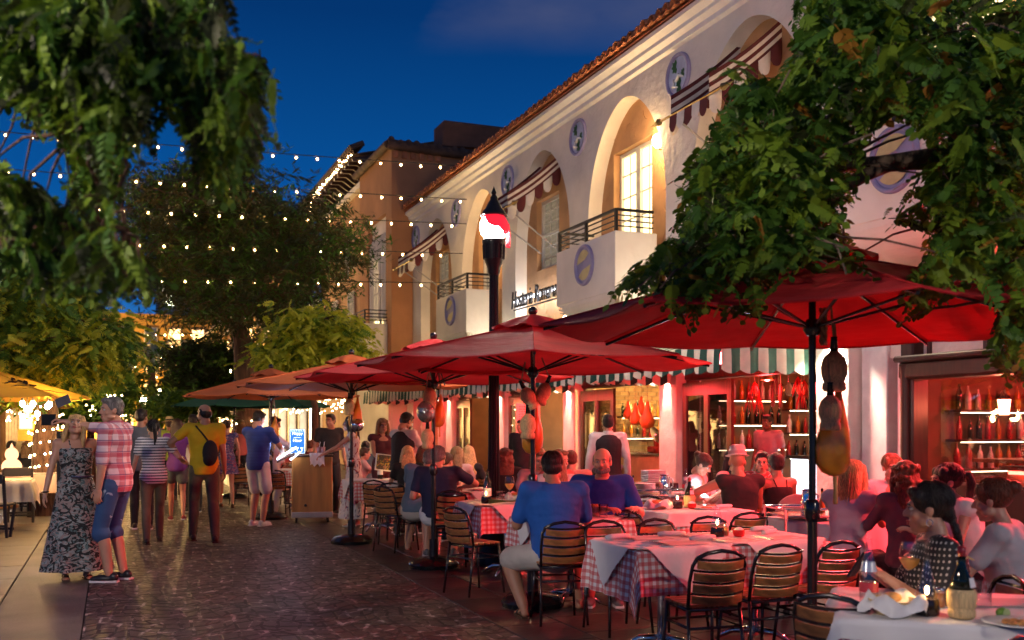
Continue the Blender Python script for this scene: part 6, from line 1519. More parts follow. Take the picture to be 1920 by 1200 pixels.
t = thing('transom_shelf', 'shelf holding the red-lit bottles above the bar window', 'shelf', (XF+.25, 6.5, 2.32)); MB().box((0, 0, 0), (.25, 4.4, .03)).build('shelf_board', M['redwood'], t); MB().box((.1, 0, .22), (.01, 4.4, .4)).build('lit_back', mat('transom_back', (.5, .2, .15), .8), t); lamp('AREA', (-.02, 0, .40), RED, 16, .1, t, (0, 0, 0), sizey=4.2)
# bar counter, plates, beer tap, tulip lamp, lantern
t = thing('bar_counter', 'bar counter with a glowing red edge behind the bar window', 'counter', (10.0, 6.4, 0)); MB().box((0, 0, .5), (.6, 4.6, 1.0)).build('counter_body', brk, t); MB().box((0, 0, 1.02), (.75, 4.7, .05)).build('counter_top', M['darkwood'], t); MB().box((-.39, 0, .97), (.02, 4.4, .04)).build('glow_strip', emat('red_strip', (1, .1, .06), 5), t)
for r_ in range(6):
    for c_ in range(14): link('brick', bmsh, t, (-.31, -2.1+.21*c_+(.1 if r_ % 2 else 0), .35+.085*r_), (0, 0, pi/2))
t = thing('plate_stack', 'tall stack of plates beside the window jamb', 'plates', (9.35, 8.05, 1.15))
pm_ = MB().lathe([(.001, 0), (.08, 0), (.12, .012), (.12, .016), (.08, .006)], n=20, caps=False).mesh('plate', M['porcelain'], smooth='auto')
for i in range(14): link('plate', pm_, t, (rr.uniform(-.004, .004), 0, .018*i))
t = thing('wall_shelf', 'small wooden ledge under the plate stack', 'shelf', (9.4, 8.2, 1.12)); MB().box((0, 0, 0), (.7, .8, .04)).build('ledge', M['wood'], t)
t = thing('tulip_lamp', 'pink and white tulip-shaped lamp hanging behind the bar window', 'lamp', (9.05, 6.35, 1.88))
for i in range(8):
    a = i*pi/4; b = MB(); vs = []
    for k in range(7):
        f = k/6; rr_ = .05+.09*sin(pi*f*.75); w = .05*sin(pi*(f*.9+.08)); c_ = Vector((cos(a), sin(a), 0)); s_ = Vector((-sin(a), cos(a), 0)); z = -.10+.22*f; vs += [tuple(c_*rr_+s_*w+Vector((0, 0, z))), tuple(c_*(rr_+.012)+Vector((0, 0, z))), tuple(c_*rr_-s_*w+Vector((0, 0, z)))]
    b.add(vs, [(3*k+j, 3*k+j+1, 3*k+j+4, 3*k+j+3) for k in range(6) for j in range(2)]).build('petal', mat('tulip_petal', (.8, .35, .4), .4, emit=(1, .25, .3), estr=.9), t, smooth=True)
lamp('POINT', (0, 0, 0), (1, .5, .5), 3, .05, t); MB().tube([(0, 0, .1), (0, 0, .9)], .006, 5).build('cord', M['black'], t)
t = thing('wall_lantern', 'small red-glowing lantern above the plate stack', 'lantern', (9.15, 8.25, 1.72)); MB().lathe([(.05, -.09), (.07, .08)], n=6).build('lantern_glass', emat('lantern_glow', (1, .25, .1), 14), t); MB().lathe([(.085, .08), (.03, .14), (.001, .2)], n=6).build('lantern_cap', M['black'], t); MB().lathe([(.06, -.11), (.06, -.09)], n=6).build('lantern_base', M['black'], t); lamp('POINT', (-.12, -.1, 0), (1, .2, .1), 10, .06, t)
for i in range(10):
    t = thing('bar_bottle', 'bottle on the bar counter behind the window glass', 'bottle', (10.1, 4.5+.33*i, 1.05), 0, 'bottles on the bar counter'); MB().lathe([(.035, 0), (.035, .17), (.014, .23), (.014, .28)], n=10).build('bottle_body', (mat('blue_lit_glass', (.2, .25, .6), .1, emit=(.2, .3, 1), estr=.3) if i % 2 else mat('liquor_amber')), t, smooth=True)
for i in range(9):
    t = thing('bar_glow', 'tiny warm point of light reflected deep in the bar', 'small light', (11.0+.1*i, 4.2+.45*i, 1.5+.5*abs(sin(i*2.3))), 0, 'small lights deep in the bar'); MB().ell((0, 0, 0), .03).build('bulb', emat('bar_point', (1, .6, .25), 9, False), t, smooth=True); MB().tube([(0, 0, .02), (0, 0, .4)], .004, 4).build('cord', M['black'], t)  # glowing balls on cords put in for reflected points of light
# hanging things in the doorways: gourds, hams, chillies
gm_ = mat('gourd', (.50, .20, .04), .5, var=.3)
for i, (px, py, d, s) in enumerate(((1192, 778, 17.2, .9), (1214, 780, 16.8, 1.1), (1203, 762, 17.6, .8), (1075, 800, 20.5, .8), (1178, 770, 18, .8))):
    p = P(px, d, py); t = thing('hanging_gourd', ['left gourd hanging in the brick doorway', 'right and largest gourd hanging in the brick doorway', 'short gourd between the two larger ones', 'gourd hanging in the doorway behind the menu board', 'pale gourd at the edge of the black door'][i], 'gourd', p, 0, 'gourds hanging in the doorways')
    MB().lathe([(.001, -.2*s), (.09*s, -.17*s), (.12*s, -.08*s), (.07*s, .04*s), (.04*s, .14*s), (.025*s, .22*s)], n=16).build('gourd_body', gm_, t, smooth=True); MB().tube([(0, 0, .2*s), (0, 0, 2.86-p.z)], .006, 5).build('cord', M['rope'], t)
for i in range(14):
    y = 11.0+.19*i; x = 8.95+.35*((i*5) % 3); z = 2.2-.1*((i*3) % 4); t = thing('hanging_chillies' if i % 2 else 'hanging_salami', ['red-lit salami', 'bunch of red chillies'][i % 2]+' hanging in the first doorway, '+['first', 'second', 'third', 'fourth', 'fifth', 'sixth', 'seventh'][i//2]+' of its kind from the ham', 'chillies' if i % 2 else 'salami', (x, y, z), 0, 'hanging food in the first doorway')
    if i % 2:
        b = MB()
        for k in range(12): a = k*2.4; b.tube([(0, 0, .1), (.04*cos(a), .04*sin(a), .02), (.09*cos(a), .09*sin(a), -.12-.01*k)], [.008, .010, .002], 5)
        b.build('chilli', mat('chilli', (.5, .01, .008), .3), t, smooth=True)
    else: MB().lathe([(.001, -.22), (.03, -.19), (.035, 0), (.028, .14), (.006, .17)], n=12).build('sausage', mat('salami', (.25, .07, .05), .5), t, smooth=True)
    MB().tube([(0, 0, .1), (0, 0, 2.86-z)], .005, 4).build('string', M['rope'], t)
# slicer + deli case in the brick doorway; cash desk and lit case in the first
t = thing('deli_counter', 'lit yellow deli counter in the doorway with the brick wall', 'counter', (9.5, 16.6, 0)); MB().box((0, 0, .5), (.7, 1.9, .98)).build('counter_body', mat('cream_panel', (.55, .42, .2), .6), t); MB().box((0, 0, 1.0), (.8, 2.0, .04)).build('counter_top', M['steel'], t); MB().box((-.3, .3, 1.2), (.02, 1.1, .34)).build('glass_front', glassmat('clear_glass'), t)
t = thing('meat_slicer', 'red hand-cranked meat slicer on the deli counter', 'slicer', (9.35, 16.15, 1.02)); MB().box((0, 0, .06), (.3, .3, .12), bev=.02).box((0, 0, .2), (.12, .14, .2), bev=.02).build('slicer_body', mat('slicer_red', (.25, .012, .01), .25), t); MB().lathe([(.15, -.01), (.15, .01)], (-.1, -.08, .34), 24, Matrix.Rotation(1.2, 4, 'Y')).build('blade', M['mirror'], t); MB().lathe([(.12, -.01), (.13, 0), (.12, .01)], (-.02, -.14, .3), 20, Matrix.Rotation(pi/2, 4, 'X')).build('fly_wheel', M['mirror'], t); MB().tube([(.03, -.16, .38), (.03, -.22, .38)], .012, 8).build('handle', M['black'], t)
t = thing('display_case', 'brightly lit white display case in the doorway behind the menu board', 'display case', (9.8, 19.7, 0)); MB().box((0, 0, .45), (.7, 1.6, .9)).build('case_body', M['steel'], t); MB().box((0, 0, 1.08), (.6, 1.5, .3)).build('lit_interior', emat('case_light', (.85, 1, .85), 3.0), t); MB().box((0, 0, 1.26), (.66, 1.56, .04)).build('case_top', M['steel'], t)
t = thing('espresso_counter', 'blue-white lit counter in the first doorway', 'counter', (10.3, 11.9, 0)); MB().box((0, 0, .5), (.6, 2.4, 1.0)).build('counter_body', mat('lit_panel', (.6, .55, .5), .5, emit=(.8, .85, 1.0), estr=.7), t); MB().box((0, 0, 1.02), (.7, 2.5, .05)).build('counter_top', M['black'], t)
for i in range(6):
    t = thing('counter_bottle', 'bottle standing on the lit counter in the first doorway', 'bottle', (10.3, 10.9+.34*i, 1.05), 0, 'bottles on the lit counter'); MB().lathe([(.036, 0), (.036, .18), (.014, .24), (.014, .30)], n=10).build('bottle_body', mat('liquor_amber') if i % 2 else mat('dark_green_glass'), t, smooth=True)
t = thing('pan_rack', 'copper and steel pans hanging from a rail in the first doorway', 'pans', (9.8, 12.6, 2.1)); MB().tube([(0, -.8, .25), (0, .8, .25)], .012, 6).build('rail', M['steel'], t)
for i in range(5): MB().lathe([(.001, 0), (.10, 0), (.11, .07)], (0, -.6+.3*i, -.02), 18, Matrix.Rotation(pi/2, 4, 'Y')).tube([(0, -.6+.3*i, .1), (0, -.6+.3*i, .25)], .008, 5).build('pan', M['steel'] if i % 2 else mat('copper', (.6, .25, .12), .25, metal=1), t)

for j, z in enumerate((1.15, 1.5, 1.85)):
    t = thing('bottle_shelf', ['lowest', 'middle', 'highest'][j]+' long shelf of bottles with an added glow strip at the back of the bar', 'shelf', (11.6, 6.6, 0)); MB().box((0, 0, z-.015), (.24, 5.0, .03)).build('shelf_board', M['darkwood'], t); MB().box((-.12, 0, z-.035), (.01, 5.0, .014)).build('shelf_light', MATS['shelf_glow'], t)  # glow strips added to brighten the dark bar window
    bottle_row(11.55, 6.6, z, 34, 5.0, 'small bottle on the '+['lowest', 'middle', 'highest'][j]+' back shelf of the bar', 40+j, 1)
# ================================================================== PEOPLE
SKINS = {'fair': mat('skin_fair', (.52, .27, .18), .45, var=.08, vscale=8, sub=.08, bump=.0008, bscale=60), 'tan': mat('skin_tan', (.40, .20, .12), .45, var=.08, vscale=8, sub=.08, bump=.0008, bscale=60), 'dark': mat('skin_brown', (.20, .095, .05), .45, var=.08, vscale=8, sub=.05, bump=.0008, bscale=60)}
def hairm(n, c): return mat('hair_'+n, c, .42, var=.45, vscale=14, stretch=(9, 9, 1.2), bump=.012, bscale=16, spec=.4)
HAIR = {'black': hairm('black', (.012, .009, .008)), 'brown': hairm('brown', (.045, .022, .012)), 'blonde': hairm('blonde', (.55, .34, .14)), 'dblonde': hairm('dark_blonde', (.20, .115, .05)), 'grey': hairm('grey', (.16, .15, .145)), 'red': hairm('auburn', (.12, .03, .012))}
TMP = bpy.data.scenes.new('workbench')
def remesh(b, vox, it=4, fac=.5):
    me = b.mesh('t', M['white'], False); o = bpy.data.objects.new('t', me); TMP.collection.objects.link(o)
    m = o.modifiers.new('r', 'REMESH'); m.mode = 'VOXEL'; m.voxel_size = vox; m.use_smooth_shade = True
    if it: s = o.modifiers.new('s', 'SMOOTH'); s.factor = fac; s.iterations = it
    vl = TMP.view_layers[0]; vl.update(); dg = vl.depsgraph; r = bpy.data.meshes.new_from_object(o.evaluated_get(dg)); bpy.data.objects.remove(o); bpy.data.meshes.remove(me)
    v = np.zeros(len(r.vertices)*3); r.vertices.foreach_get('co', v); f = [tuple(p.vertices) for p in r.polygons]; bpy.data.meshes.remove(r); return v.reshape(-1, 3), f
def xf(v, Mx): A = np.array([list(q) for q in Mx]); return v @ A[:3, :3].T+A[:3, 3]
def np_obj(name, parts, m, parent):
    V = []; F = []; o = 0
    for v, f in parts: V.append(v); F += [tuple(k+o for k in q) for q in f]; o += len(v)
    me = bpy.data.meshes.new(name); me.from_pydata(np.concatenate(V).tolist(), [], F); me.materials.append(m); me.polygons.foreach_set('use_smooth', [True]*len(me.polygons)); me.update(); return link(name, me, parent)
HC = {}
def head_geo(fem, vox=.0066):
    vox *= LOD[0]; k = ('h', fem, vox)
    if k in HC: return HC[k]
    b = MB(); j = .90 if fem else 1.0
    b.ell((0, -.012, .030), (.074, .093, .084), 24, 16).ell((0, .022, -.030), (.062*j, .064, .080), 20, 14).ell((0, .045, -.085), (.040*j, .040, .032), 16, 10).ell((0, .068, -.098), (.020, .018, .016), 12, 8)
    b.cap((0, .084, .012), (0, .106, -.024), .0085, .0125).cap((-.011, .096, -.028), (.011, .096, -.028), .008, .008)
    b.cap((-.034, .076, .026), (.034, .076, .026), .012, .012)
    for s in (-1, 1): b.ell((s*.038*j, .062, -.028), (.022, .020, .022), 12, 8).ell((s*.076, -.004, -.008), (.009, .020, .031), 12, 8, Matrix.Rotation(s*.25, 4, 'Z')).ell((s*.052*j, .02, -.062), (.020, .035, .025), 12, 8)
    b.cap((-.018, .086, -.058), (.018, .086, -.058), .0075, .0075).cap((-.014, .085, -.070), (.014, .085, -.070), .008, .008)
    b.cap((0, -.018, -.05), (0, -.035, -.12), .052*(.84 if fem else 1.05), .053*(.86 if fem else 1.1), 16)
    HC[k] = remesh(b, vox, 3, .5); return HC[k]
LOD = [1.0]
def hand_geo(pose, side):
    """wrist at the origin, fingers along +Y, palm facing -Z, thumb on the side*X side"""
    k = ('d', pose, side, LOD[0])
    if k in HC: return HC[k]
    b = MB(); b.ell((0, .045, 0), (.040, .052, .015), 14, 10).cap((0, -.02, 0), (0, .02, 0), .023, .024).ell((side*.02, .03, -.006), (.022, .035, .015), 12, 8)
    curl = {'relax': (.25, .35, .3), 'hold': (.75, .9, .6), 'flat': (.05, .08, .05)}[pose]
    for i, (x, L) in enumerate(((.030, .068), (.010, .076), (-.010, .071), (-.029, .055))):
        p = Vector((side*x, .082-.004*abs(i-1), 0)); a = 0; r_ = .0092 if i < 3 else .008
        for q, fr in enumerate((.44, .32, .24)):
            a += curl[q]+(.05*i if pose == 'relax' else 0); d = Vector((side*x*.6*(1-q*.5), cos(a), -sin(a))); d.normalize(); n_ = p+d*L*fr; b.cap(p, n_, r_*(1-.08*q), r_*(1-.08*(q+1)), 8); p = n_
    p = Vector((side*.030, .018, -.004)); a = .5
    for fr, r_ in ((.034, .0115), (.028, .010), (.022, .009)):
        d = Vector((side*cos(a-.1), sin(a)+.5, -.35-(.5 if pose == 'hold' else 0))).normalized(); n_ = p+d*fr; b.cap(p, n_, r_, r_*.92, 8); p = n_; a += .45
    HC[k] = remesh(b, .0056*LOD[0], 2, .5); return HC[k]
def shoe_geo(kind):
    k = ('s', kind, LOD[0])
    if k in HC: return HC[k]
    b = MB(); b.ell((0, .05, .035), (.043, .115, .034), 16, 10).ell((0, -.04, .045), (.036, .045, .045), 14, 9).ell((0, .12, .03), (.04, .05, .026), 14, 9)
    b.v = [(x, y, max(z, 0.002)) for x, y, z in b.v]; HC[k] = remesh(b, .009*LOD[0], 2); return HC[k]
def foot_geo():
    k = ('f', LOD[0])
    if k in HC: return HC[k]
    b = MB(); b.cap((0, -.045, .035), (0, .06, .030), .030, .026, 12).cap((0, -.03, .05), (0, 0, .09), .032, .034, 12).ell((0, .10, .020), (.040, .045, .016), 14, 8)
    for i in range(5): x = -.030+.015*i; b.cap((x, .12, .016), (x*1.1, .155-.008*abs(i-(3)), .013), .009, .008, 8)
    b.v = [(x, y, max(z, 0.002)) for x, y, z in b.v]; HC[k] = remesh(b, .0075*LOD[0], 2); return HC[k]
def hair_geo(style):
    k = ('r', style, LOD[0])
    if k in HC: return HC[k]
    b = MB(); r = random.Random(9)
    def cap_(g=1.0, low=-.02): b.ell((0, -.022, .040), (.083*g, .096*g, .088*g), 24, 16)
    if style in ('short', 'bald'):
        if style == 'short': cap_(1.0); b.ell((0, .045, .090), (.062, .042, .030), 16, 10)
        b.ell((0, -.055, -.005), (.076, .058, .062), 20, 12)
        for s in (-1, 1): b.ell((s*.062, -.01, .025), (.020, .045, .040), 12, 8)
    else:
        cap_(1.06)
        for s in (-1, 1): b.ell((s*.055, .035, .060), (.030, .038, .045), 12, 8)
        if style in ('long', 'curly'):
            L = .36 if style == 'long' else .26
            b.loft([((0, -.05, .03), .090, .060, None), ((0, -.075, -.06), .098, .050, None), ((0, -.10, -.16), .105, .042, None), ((0, -.115, -L*.8), .10, .034, None), ((0, -.12, -L), .06, .02, None)], 20)
            for s in (-1, 1): b.tube([(s*.075, .03, .04), (s*.088, .02, -.05), (s*.095, -.01, -.14), (s*.10, -.04, -.22)], [.02, .026, .028, .012], 10)
            if style == 'curly':
                for _ in range(120):
                    a = r.uniform(0, 2*pi); z = r.uniform(-.26, .08); rad = .10 if z < 0 else .085
                    if sin(a) > .45: continue
                    b.ell((rad*cos(a), -.05+rad*.8*sin(a), z), r.uniform(.016, .028), 8, 6)
            else:
                for _ in range(34):
                    x = r.uniform(-.10, .10); b.tube([(x*.8, -.10, .0), (x, -.125+abs(x)*.2, -.14), (x*1.08, -.135+abs(x)*.3, -.30-r.uniform(0, .09))], [.010, .009, .003], 6)
        if style == 'pony': b.tube([(0, -.105, .05), (0, -.15, .06), (0, -.175, -.0), (.01, -.165, -.12), (0, -.15, -.24)], [.02, .028, .032, .026, .006], 12)
        if style == 'braid':
            for i in range(14): f = i/13; b.ell((.014*sin(i*pi/2+.5), -.10-.04*sin(f*2), -.03-.36*f), (.030-.012*f, .024-.008*f, .026), 10, 8)
            b.ell((0, -.085, -.02), (.05, .035, .05), 14, 10); b.ell((-.02, .062, .082), (.05, .03, .03), 12, 8)
        if style == 'bun': b.ell((0, -.125, .06), (.042, .040, .042), 14, 10)
    g = remesh(b, .0075*LOD[0], 1)
    if LOD[0] == 1 and style not in ('bald', 'curly'):
        sb = MB(); r = random.Random(4); G_ = 1.0 if style == 'short' else 1.06
        for i in range(110):
            a = r.uniform(-.35, pi+.35)*-1 if r.random() < .75 else r.uniform(0, 2*pi); end = r.uniform(1.3, 2.1) if style == 'short' else r.uniform(1.5, 2.0)
            if sin(a) > .3: end = min(end, 1.0)
            pts = []
            for q in range(7):
                e_ = .15+(end-.15)*q/6; rr_ = 1.0+.012*sin(q*1.3+i); pts.append((cos(a+.1*sin(q+i))*sin(e_)*.083*G_*rr_, -.022+sin(a+.1*sin(q+i))*sin(e_)*.096*G_*rr_, .040+cos(e_)*.088*G_*rr_))
            if style == 'long' and sin(a) < .2: x_, y_, z_ = pts[-1]; pts += [(x_*1.08, y_-.02, z_-.08), (x_*1.12, y_-.035, z_-.17-r.uniform(0, .06)), (x_*1.05, y_-.05, z_-.28-r.uniform(0, .05))]
            sb.tube(pts, [.0016]+[.0034]*(len(pts)-2)+[.001], 4, caps=False)
        o_ = len(g[0]); g = (np.concatenate([g[0], np.array(sb.v)]), list(g[1])+[tuple(k_+o_ for k_ in f_) for f_ in sb.f])
    HC[k] = g; return HC[k]
def ik(S, T, a, b_, pole):
    d = T-S; L = min(d.length, (a+b_)*.998); u = d.normalized(); x = (a*a-b_*b_+L*L)/(2*L); h = sqrt(max(0, a*a-x*x)); p = (pole-u*pole.dot(u)); p = p.normalized() if p.length > 1e-6 else Vector((0, 0, 1)); return S+u*x+p*h, S+u*L
def frame_y(d, up):
    y = d.normalized(); x = y.cross(up); x = x.normalized() if x.length > 1e-4 else Vector((1, 0, 0)); z = x.cross(y); m = Matrix((x, y, z)).transposed(); return m.to_4x4()
def person(label, loc, face, H=1.75, fem=False, sit=False, lean=0., side=0., twist=0., head=(0, 0, 0), handL=None, handR=None, footL=None, footR=None, elbL=None, elbR=None,
           skin='fair', hair=('short', 'brown'), top=None, sleeve=.5, bottom=None, legs='long', dress=None, shoes=None, neck='crew', build=1.0, vox=.011, belly=0., poses=('relax', 'relax'), seatz=.45, group=None, eyes=True, beard=None, extra=None, kneeL=None, kneeR=None, slim=1.0):
    """right hand is at +X; face = heading in degrees (0 down the street, 90 to the restaurant)"""
    t = thing('person', label, 'person', (loc[0], loc[1], 0), -radians(face), group); s = H/1.75; LOD[0] = 1.0 if vox <= .011 else (1.35 if vox <= .013 else 1.9); vox = {.008: .013, .009: .015, .010: .017, .011: .018}.get(vox, vox*1.55); V3 = lambda *a: Vector(a)
    hz = (.93*s if not sit else seatz+.06*s); w = (.95 if fem else 1.0)*build
    Rs = Matrix.Rotation(twist, 3, 'Z') @ Matrix.Rotation(side, 3, 'Y') @ Matrix.Rotation(-lean, 3, 'X')
    P0 = V3(0, 0, hz); sp = lambda z, y=0, x=0: P0+Rs @ (V3(x, y, z)*s)
    shw = (.165 if fem else .185)*s*w**.5
    SL, SR = P0+Rs @ V3(-shw, -.005*s, .475*s), P0+Rs @ V3(shw, -.005*s, .475*s)
    nb = sp(.525, .0); hc = nb+(Rs @ V3(0, .03*s, .085*s))+V3(0, lean*.05, .05*s)
    Rh = Matrix.Rotation(twist+head[0], 4, 'Z') @ Matrix.Rotation(side*.4+head[2], 4, 'Y') @ Matrix.Rotation(-lean*.25+head[1], 4, 'X'); HM = Matrix.Translation(hc) @ Rh @ Matrix.Scale(s*.99, 4)
    hipL, hipR = P0+V3(-.09*s*w, 0, -.02*s), P0+V3(.09*s*w, 0, -.02*s)
    ua, fa, th, sh = .285*s, .255*s, .43*s, .42*s
    dA = lambda v, d: Vector(v)*1.0 if v is not None else d
    if sit: fL, fR = dA(footL, V3(-.11, .42, .09)), dA(footR, V3(.11, .44, .09))
    else: fL, fR = dA(footL, V3(-.10*s, .02, .085)), dA(footR, V3(.10*s, -.02, .085))
    kp = V3(0, 1, .25) if not sit else V3(0, .3, 1)
    kL, fL = ik(hipL, fL, th, sh, dA(kneeL, kp)); kR, fR = ik(hipR, fR, th, sh, dA(kneeR, kp))
    wL = dA(handL, SL+V3(-.08*s, .04*s, -.52*s)); wR = dA(handR, SR+V3(.08*s, .04*s, -.52*s))
    eL, wL = ik(SL, wL, ua, fa, dA(elbL, V3(-.5, -.8, -.8))); eR, wR = ik(SR, wR, ua, fa, dA(elbR, V3(.5, -.8, -.8)))
    R3 = Rs
    hipw, waw, chw = (.168, .125, .150) if fem else (.158, .145, .172); hipw *= slim
    def torso(b, g=0.0, z0=-.10, z1=.53, shoulder=True):
        rings = [(-.10, hipw*.80, .100), (-.03, hipw, .112+.0*belly), (.06, hipw*.95, .105+belly*.5), (.16, waw, .092+belly), (.26, (waw+chw)/2, .100+belly*.6), (.36, chw, .112), (.43, chw*1.02, .105), (.485, chw*.82, .080), (.515, .085, .062), (.53, .060, .056)]
        L_ = []
        for z, rx, ry in rings:
            if z < z0-1e-6 or z > z1+1e-6: continue
            f = min(1, max(0, (z+.03)/.2)); M_ = Matrix(); Rr = R3 if z > .02 else Matrix.Rotation(twist*.3, 3, 'Z'); c = P0+(R3 @ V3(0, (.012+belly*.35 if .1 < z < .3 else 0), z) if z > 0 else V3(0, 0, z))*s
            L_.append((c, (rx*w+g)*s, (ry*w+g)*s, Rr))
        b.loft(L_, 22)
        if shoulder:
            for S in (SL, SR): b.cap(P0+R3 @ (V3(0, -.0, .46)*s), S, (.062+g*.6)*s, (.058*w**.5+g)*s, 12)
            b.cap(SL, SR, (.05+g)*s, (.05+g)*s, 12)
        if fem:
            for q in (-1, 1): b.ell(P0+R3 @ (V3(q*.068, .085, .355)*s), ((.062+g)*s, (.052+g)*s, (.060+g)*s), 14, 10)
    def arm(b, S, E, Wp, g=0, upto=2.0):
        ra, re, rw = ((.040, .033, .023) if fem else (.050, .040, .028)); k = w**.6
        if upto <= 1: e = S.lerp(E, upto); b.cap(S, e, (.050*k+g)*s if fem else (.058*k+g)*s, (ra*k*(1-.25*upto)+g*1.5)*s); return
        b.cap(S, E, (ra*k+g+.004)*s, (re*k+g)*s, 14); m_ = E.lerp(Wp, .3)
        if upto >= 2: b.cap(E, m_, (re*k+g)*s, (re*1.02*k+g)*s, 14); b.cap(m_, Wp, (re*1.0*k+g)*s, (rw*k+g)*s, 14)
        else: b.cap(E, E.lerp(Wp, upto-1), (re*k+g)*s, (re*k*.92+g)*s, 14)
    def leg(b, Hp, K, F, g=0, upto=2.0, flare=0.):
        rt, rk, rc, ra = ((.082, .050, .052, .034) if fem else (.084, .056, .056, .038)); k = w
        if upto <= 1: b.cap(Hp, Hp.lerp(K, upto), (rt*k+g)*s, ((rt*(1-upto)+rk*upto)*k+g*1.6+flare)*s, 16); return
        b.cap(Hp, K, (rt*k+g)*s, (rk*k+g)*s, 16)
        if upto >= 2: m_ = K.lerp(F, .3)+V3(0, -.015*s, 0); b.cap(K, m_, (rk*k+g)*s, (rc*k+g)*s, 14); b.cap(m_, F, (rc*k+g)*s, (ra*k+g)*s, 14)
        else: b.cap(K, K.lerp(F, upto-1), (rk*k+g)*s, (rc*k+g*1.5+flare)*s, 14)
    # ---- body: one surface; finer hands, feet and head are part of the same mesh
    b = MB(); torso(b); b.cap(P0+R3 @ (V3(0, -.004, .50)*s), HM @ V3(0, -.036, -.10), .060*s*(.84 if fem else 1.05), .054*s*(.84 if fem else 1.05), 16); arm(b, SL, eL, wL); arm(b, SR, eR, wR); leg(b, hipL, kL, fL); leg(b, hipR, kR, fR)
    parts = [remesh(b, vox, 3)]
    hv, hf = head_geo(fem); parts.append((xf(hv, HM), hf))
    for sd, W_, E_, pose in ((-1, wL, eL, poses[0]), (1, wR, eR, poses[1])):
        hv, hf = hand_geo(pose, -sd if pose != 'hold' else -sd); d = (W_-E_).normalized(); up = V3(sd*.9, 0, .15) if abs(d.z) > .6 else V3(sd*.2, 0, 1); Mx = Matrix.Translation(W_) @ frame_y(d, up) @ Matrix.Scale(s*(.90 if fem else 1.0), 4); parts.append((xf(hv, Mx), hf))
    for F_, K_, q in ((fL, kL, -1), (fR, kR, 1)):
        a = .12*q; yv = F_-K_; Mf = Matrix.Translation((F_.x, F_.y, max(0, F_.z-.085*s))) @ Matrix.Rotation(-a, 4, 'Z') @ Matrix.Scale(s*(.9 if fem else 1.0), 4)
        if shoes and shoes[0] == 'shoe': hv, hf = shoe_geo('a'); o = np_obj('shoe', [(xf(hv, Mf @ Matrix.Scale(1.04, 4)), hf)], shoes[1], t); bb = MB(); bb.prism([(sx*.047*(1-.25*abs(yy-.04)/.12), yy) for sx, ys in ((1, np.linspace(-.085, .17, 7)), (-1, np.linspace(.17, -.085, 7))) for yy in ys], 0.0, .018, M=Mf); bb.build('sole', shoes[2] if len(shoes) > 2 else M['porcelain'], o)
        else:
            hv, hf = foot_geo(); parts.append((xf(hv, Mf), hf))
            if shoes: bb = MB(); bb.prism([(sx*.046*(1-.3*abs(yy-.05)/.12), yy) for sx, ys in ((1, np.linspace(-.08, .165, 6)), (-1, np.linspace(.165, -.08, 6))) for yy in ys], -.002, .012, M=Mf); bb.tube([Mf @ V3(-.04, .07, .012), Mf @ V3(-.02, .08, .042), Mf @ V3(.02, .08, .042), Mf @ V3(.04, .07, .012)], .008*s, 6).tube([Mf @ V3(-.035, -.02, .03), Mf @ V3(0, .0, .085), Mf @ V3(.035, -.02, .03)], .007*s, 6); bb.build('sandal', shoes[1], t)
    np_obj('body', parts, SKINS[skin], t)
    # ---- head details
    if hair and hair[0]:
        hv, hf = hair_geo(hair[0]); np_obj('hair', [(xf(hv, HM), hf)], HAIR[hair[1]], t)
    if eyes:
        for q in (-1, 1):
            c = HM @ V3(q*.030, .0755, .004); MB().ell(c, (.0125*s, .0115*s, .0085*s), 10, 8, Rh).build('eye', mat('eye_white', (.6, .58, .55), .2), t, smooth=True); c2_ = HM @ V3(q*.030+.001, .0832, .004); MB().ell(c2_, .0062*s, 8, 6).build('iris', mat('iris_dark', (.03, .02, .015), .1), t, smooth=True)
            MB().tube([HM @ V3(q*.045, .080, .022), HM @ V3(q*.03, .089, .027), HM @ V3(q*.013, .090, .023)], .0035*s, 6).build('eyebrow', HAIR['brown' if hair and hair[1] in ('blonde', 'dblonde') else (hair[1] if hair else 'brown')], t)
            if fem: MB().tube([HM @ V3(q*.042, .080, .008), HM @ V3(q*.03, .0905, .0125), HM @ V3(q*.018, .086, .008)], .0018*s, 5).build('lashes', HAIR['black'], t)
        MB().tube([HM @ V3(-.021, .086, -.060), HM @ V3(-.008, .0955, -.0585), HM @ V3(.008, .0955, -.0585), HM @ V3(.021, .086, -.060)], [.003*s, .0058*s, .0058*s, .003*s], 8).tube([HM @ V3(-.018, .086, -.066), HM @ V3(0, .0945, -.071), HM @ V3(.018, .086, -.066)], [.003*s, .006*s, .003*s], 8).build('lips', mat('lips_red' if fem else 'lips', (.36, .045, .05) if fem else (.30, .11, .085), .35), t, smooth=True)
    if beard:
        b = MB()
        for a in np.linspace(-1.25, 1.25, 13): b.ell((.062*sin(a), .030+.050*cos(a), -.082+.012*abs(a)), (.018, .014, .022), 8, 6)
        b.cap((-.022, .093, -.047), (.022, .093, -.047), .006, .006); np_obj('beard', [(lambda q: (xf(q[0], HM), q[1]))(remesh(b, .005, 1))], beard, t)
    # ---- clothes
    def wrinkle(g, amp=.010):
        v, f = g; n_ = np.array([noise.noise(Vector(p)*9)*.5+(.35-abs(noise.noise(Vector((p[0]*6+p[2]*5, p[1]*6, p[2]*13)))))*1.1 for p in v]); c = np.array([0, 0, 0]); ctr = v.mean(0); d = v-ctr; d[:, 2] = 0; L = np.linalg.norm(d, axis=1)[:, None]+1e-6; return v+d/L*(n_*amp)[:, None], f
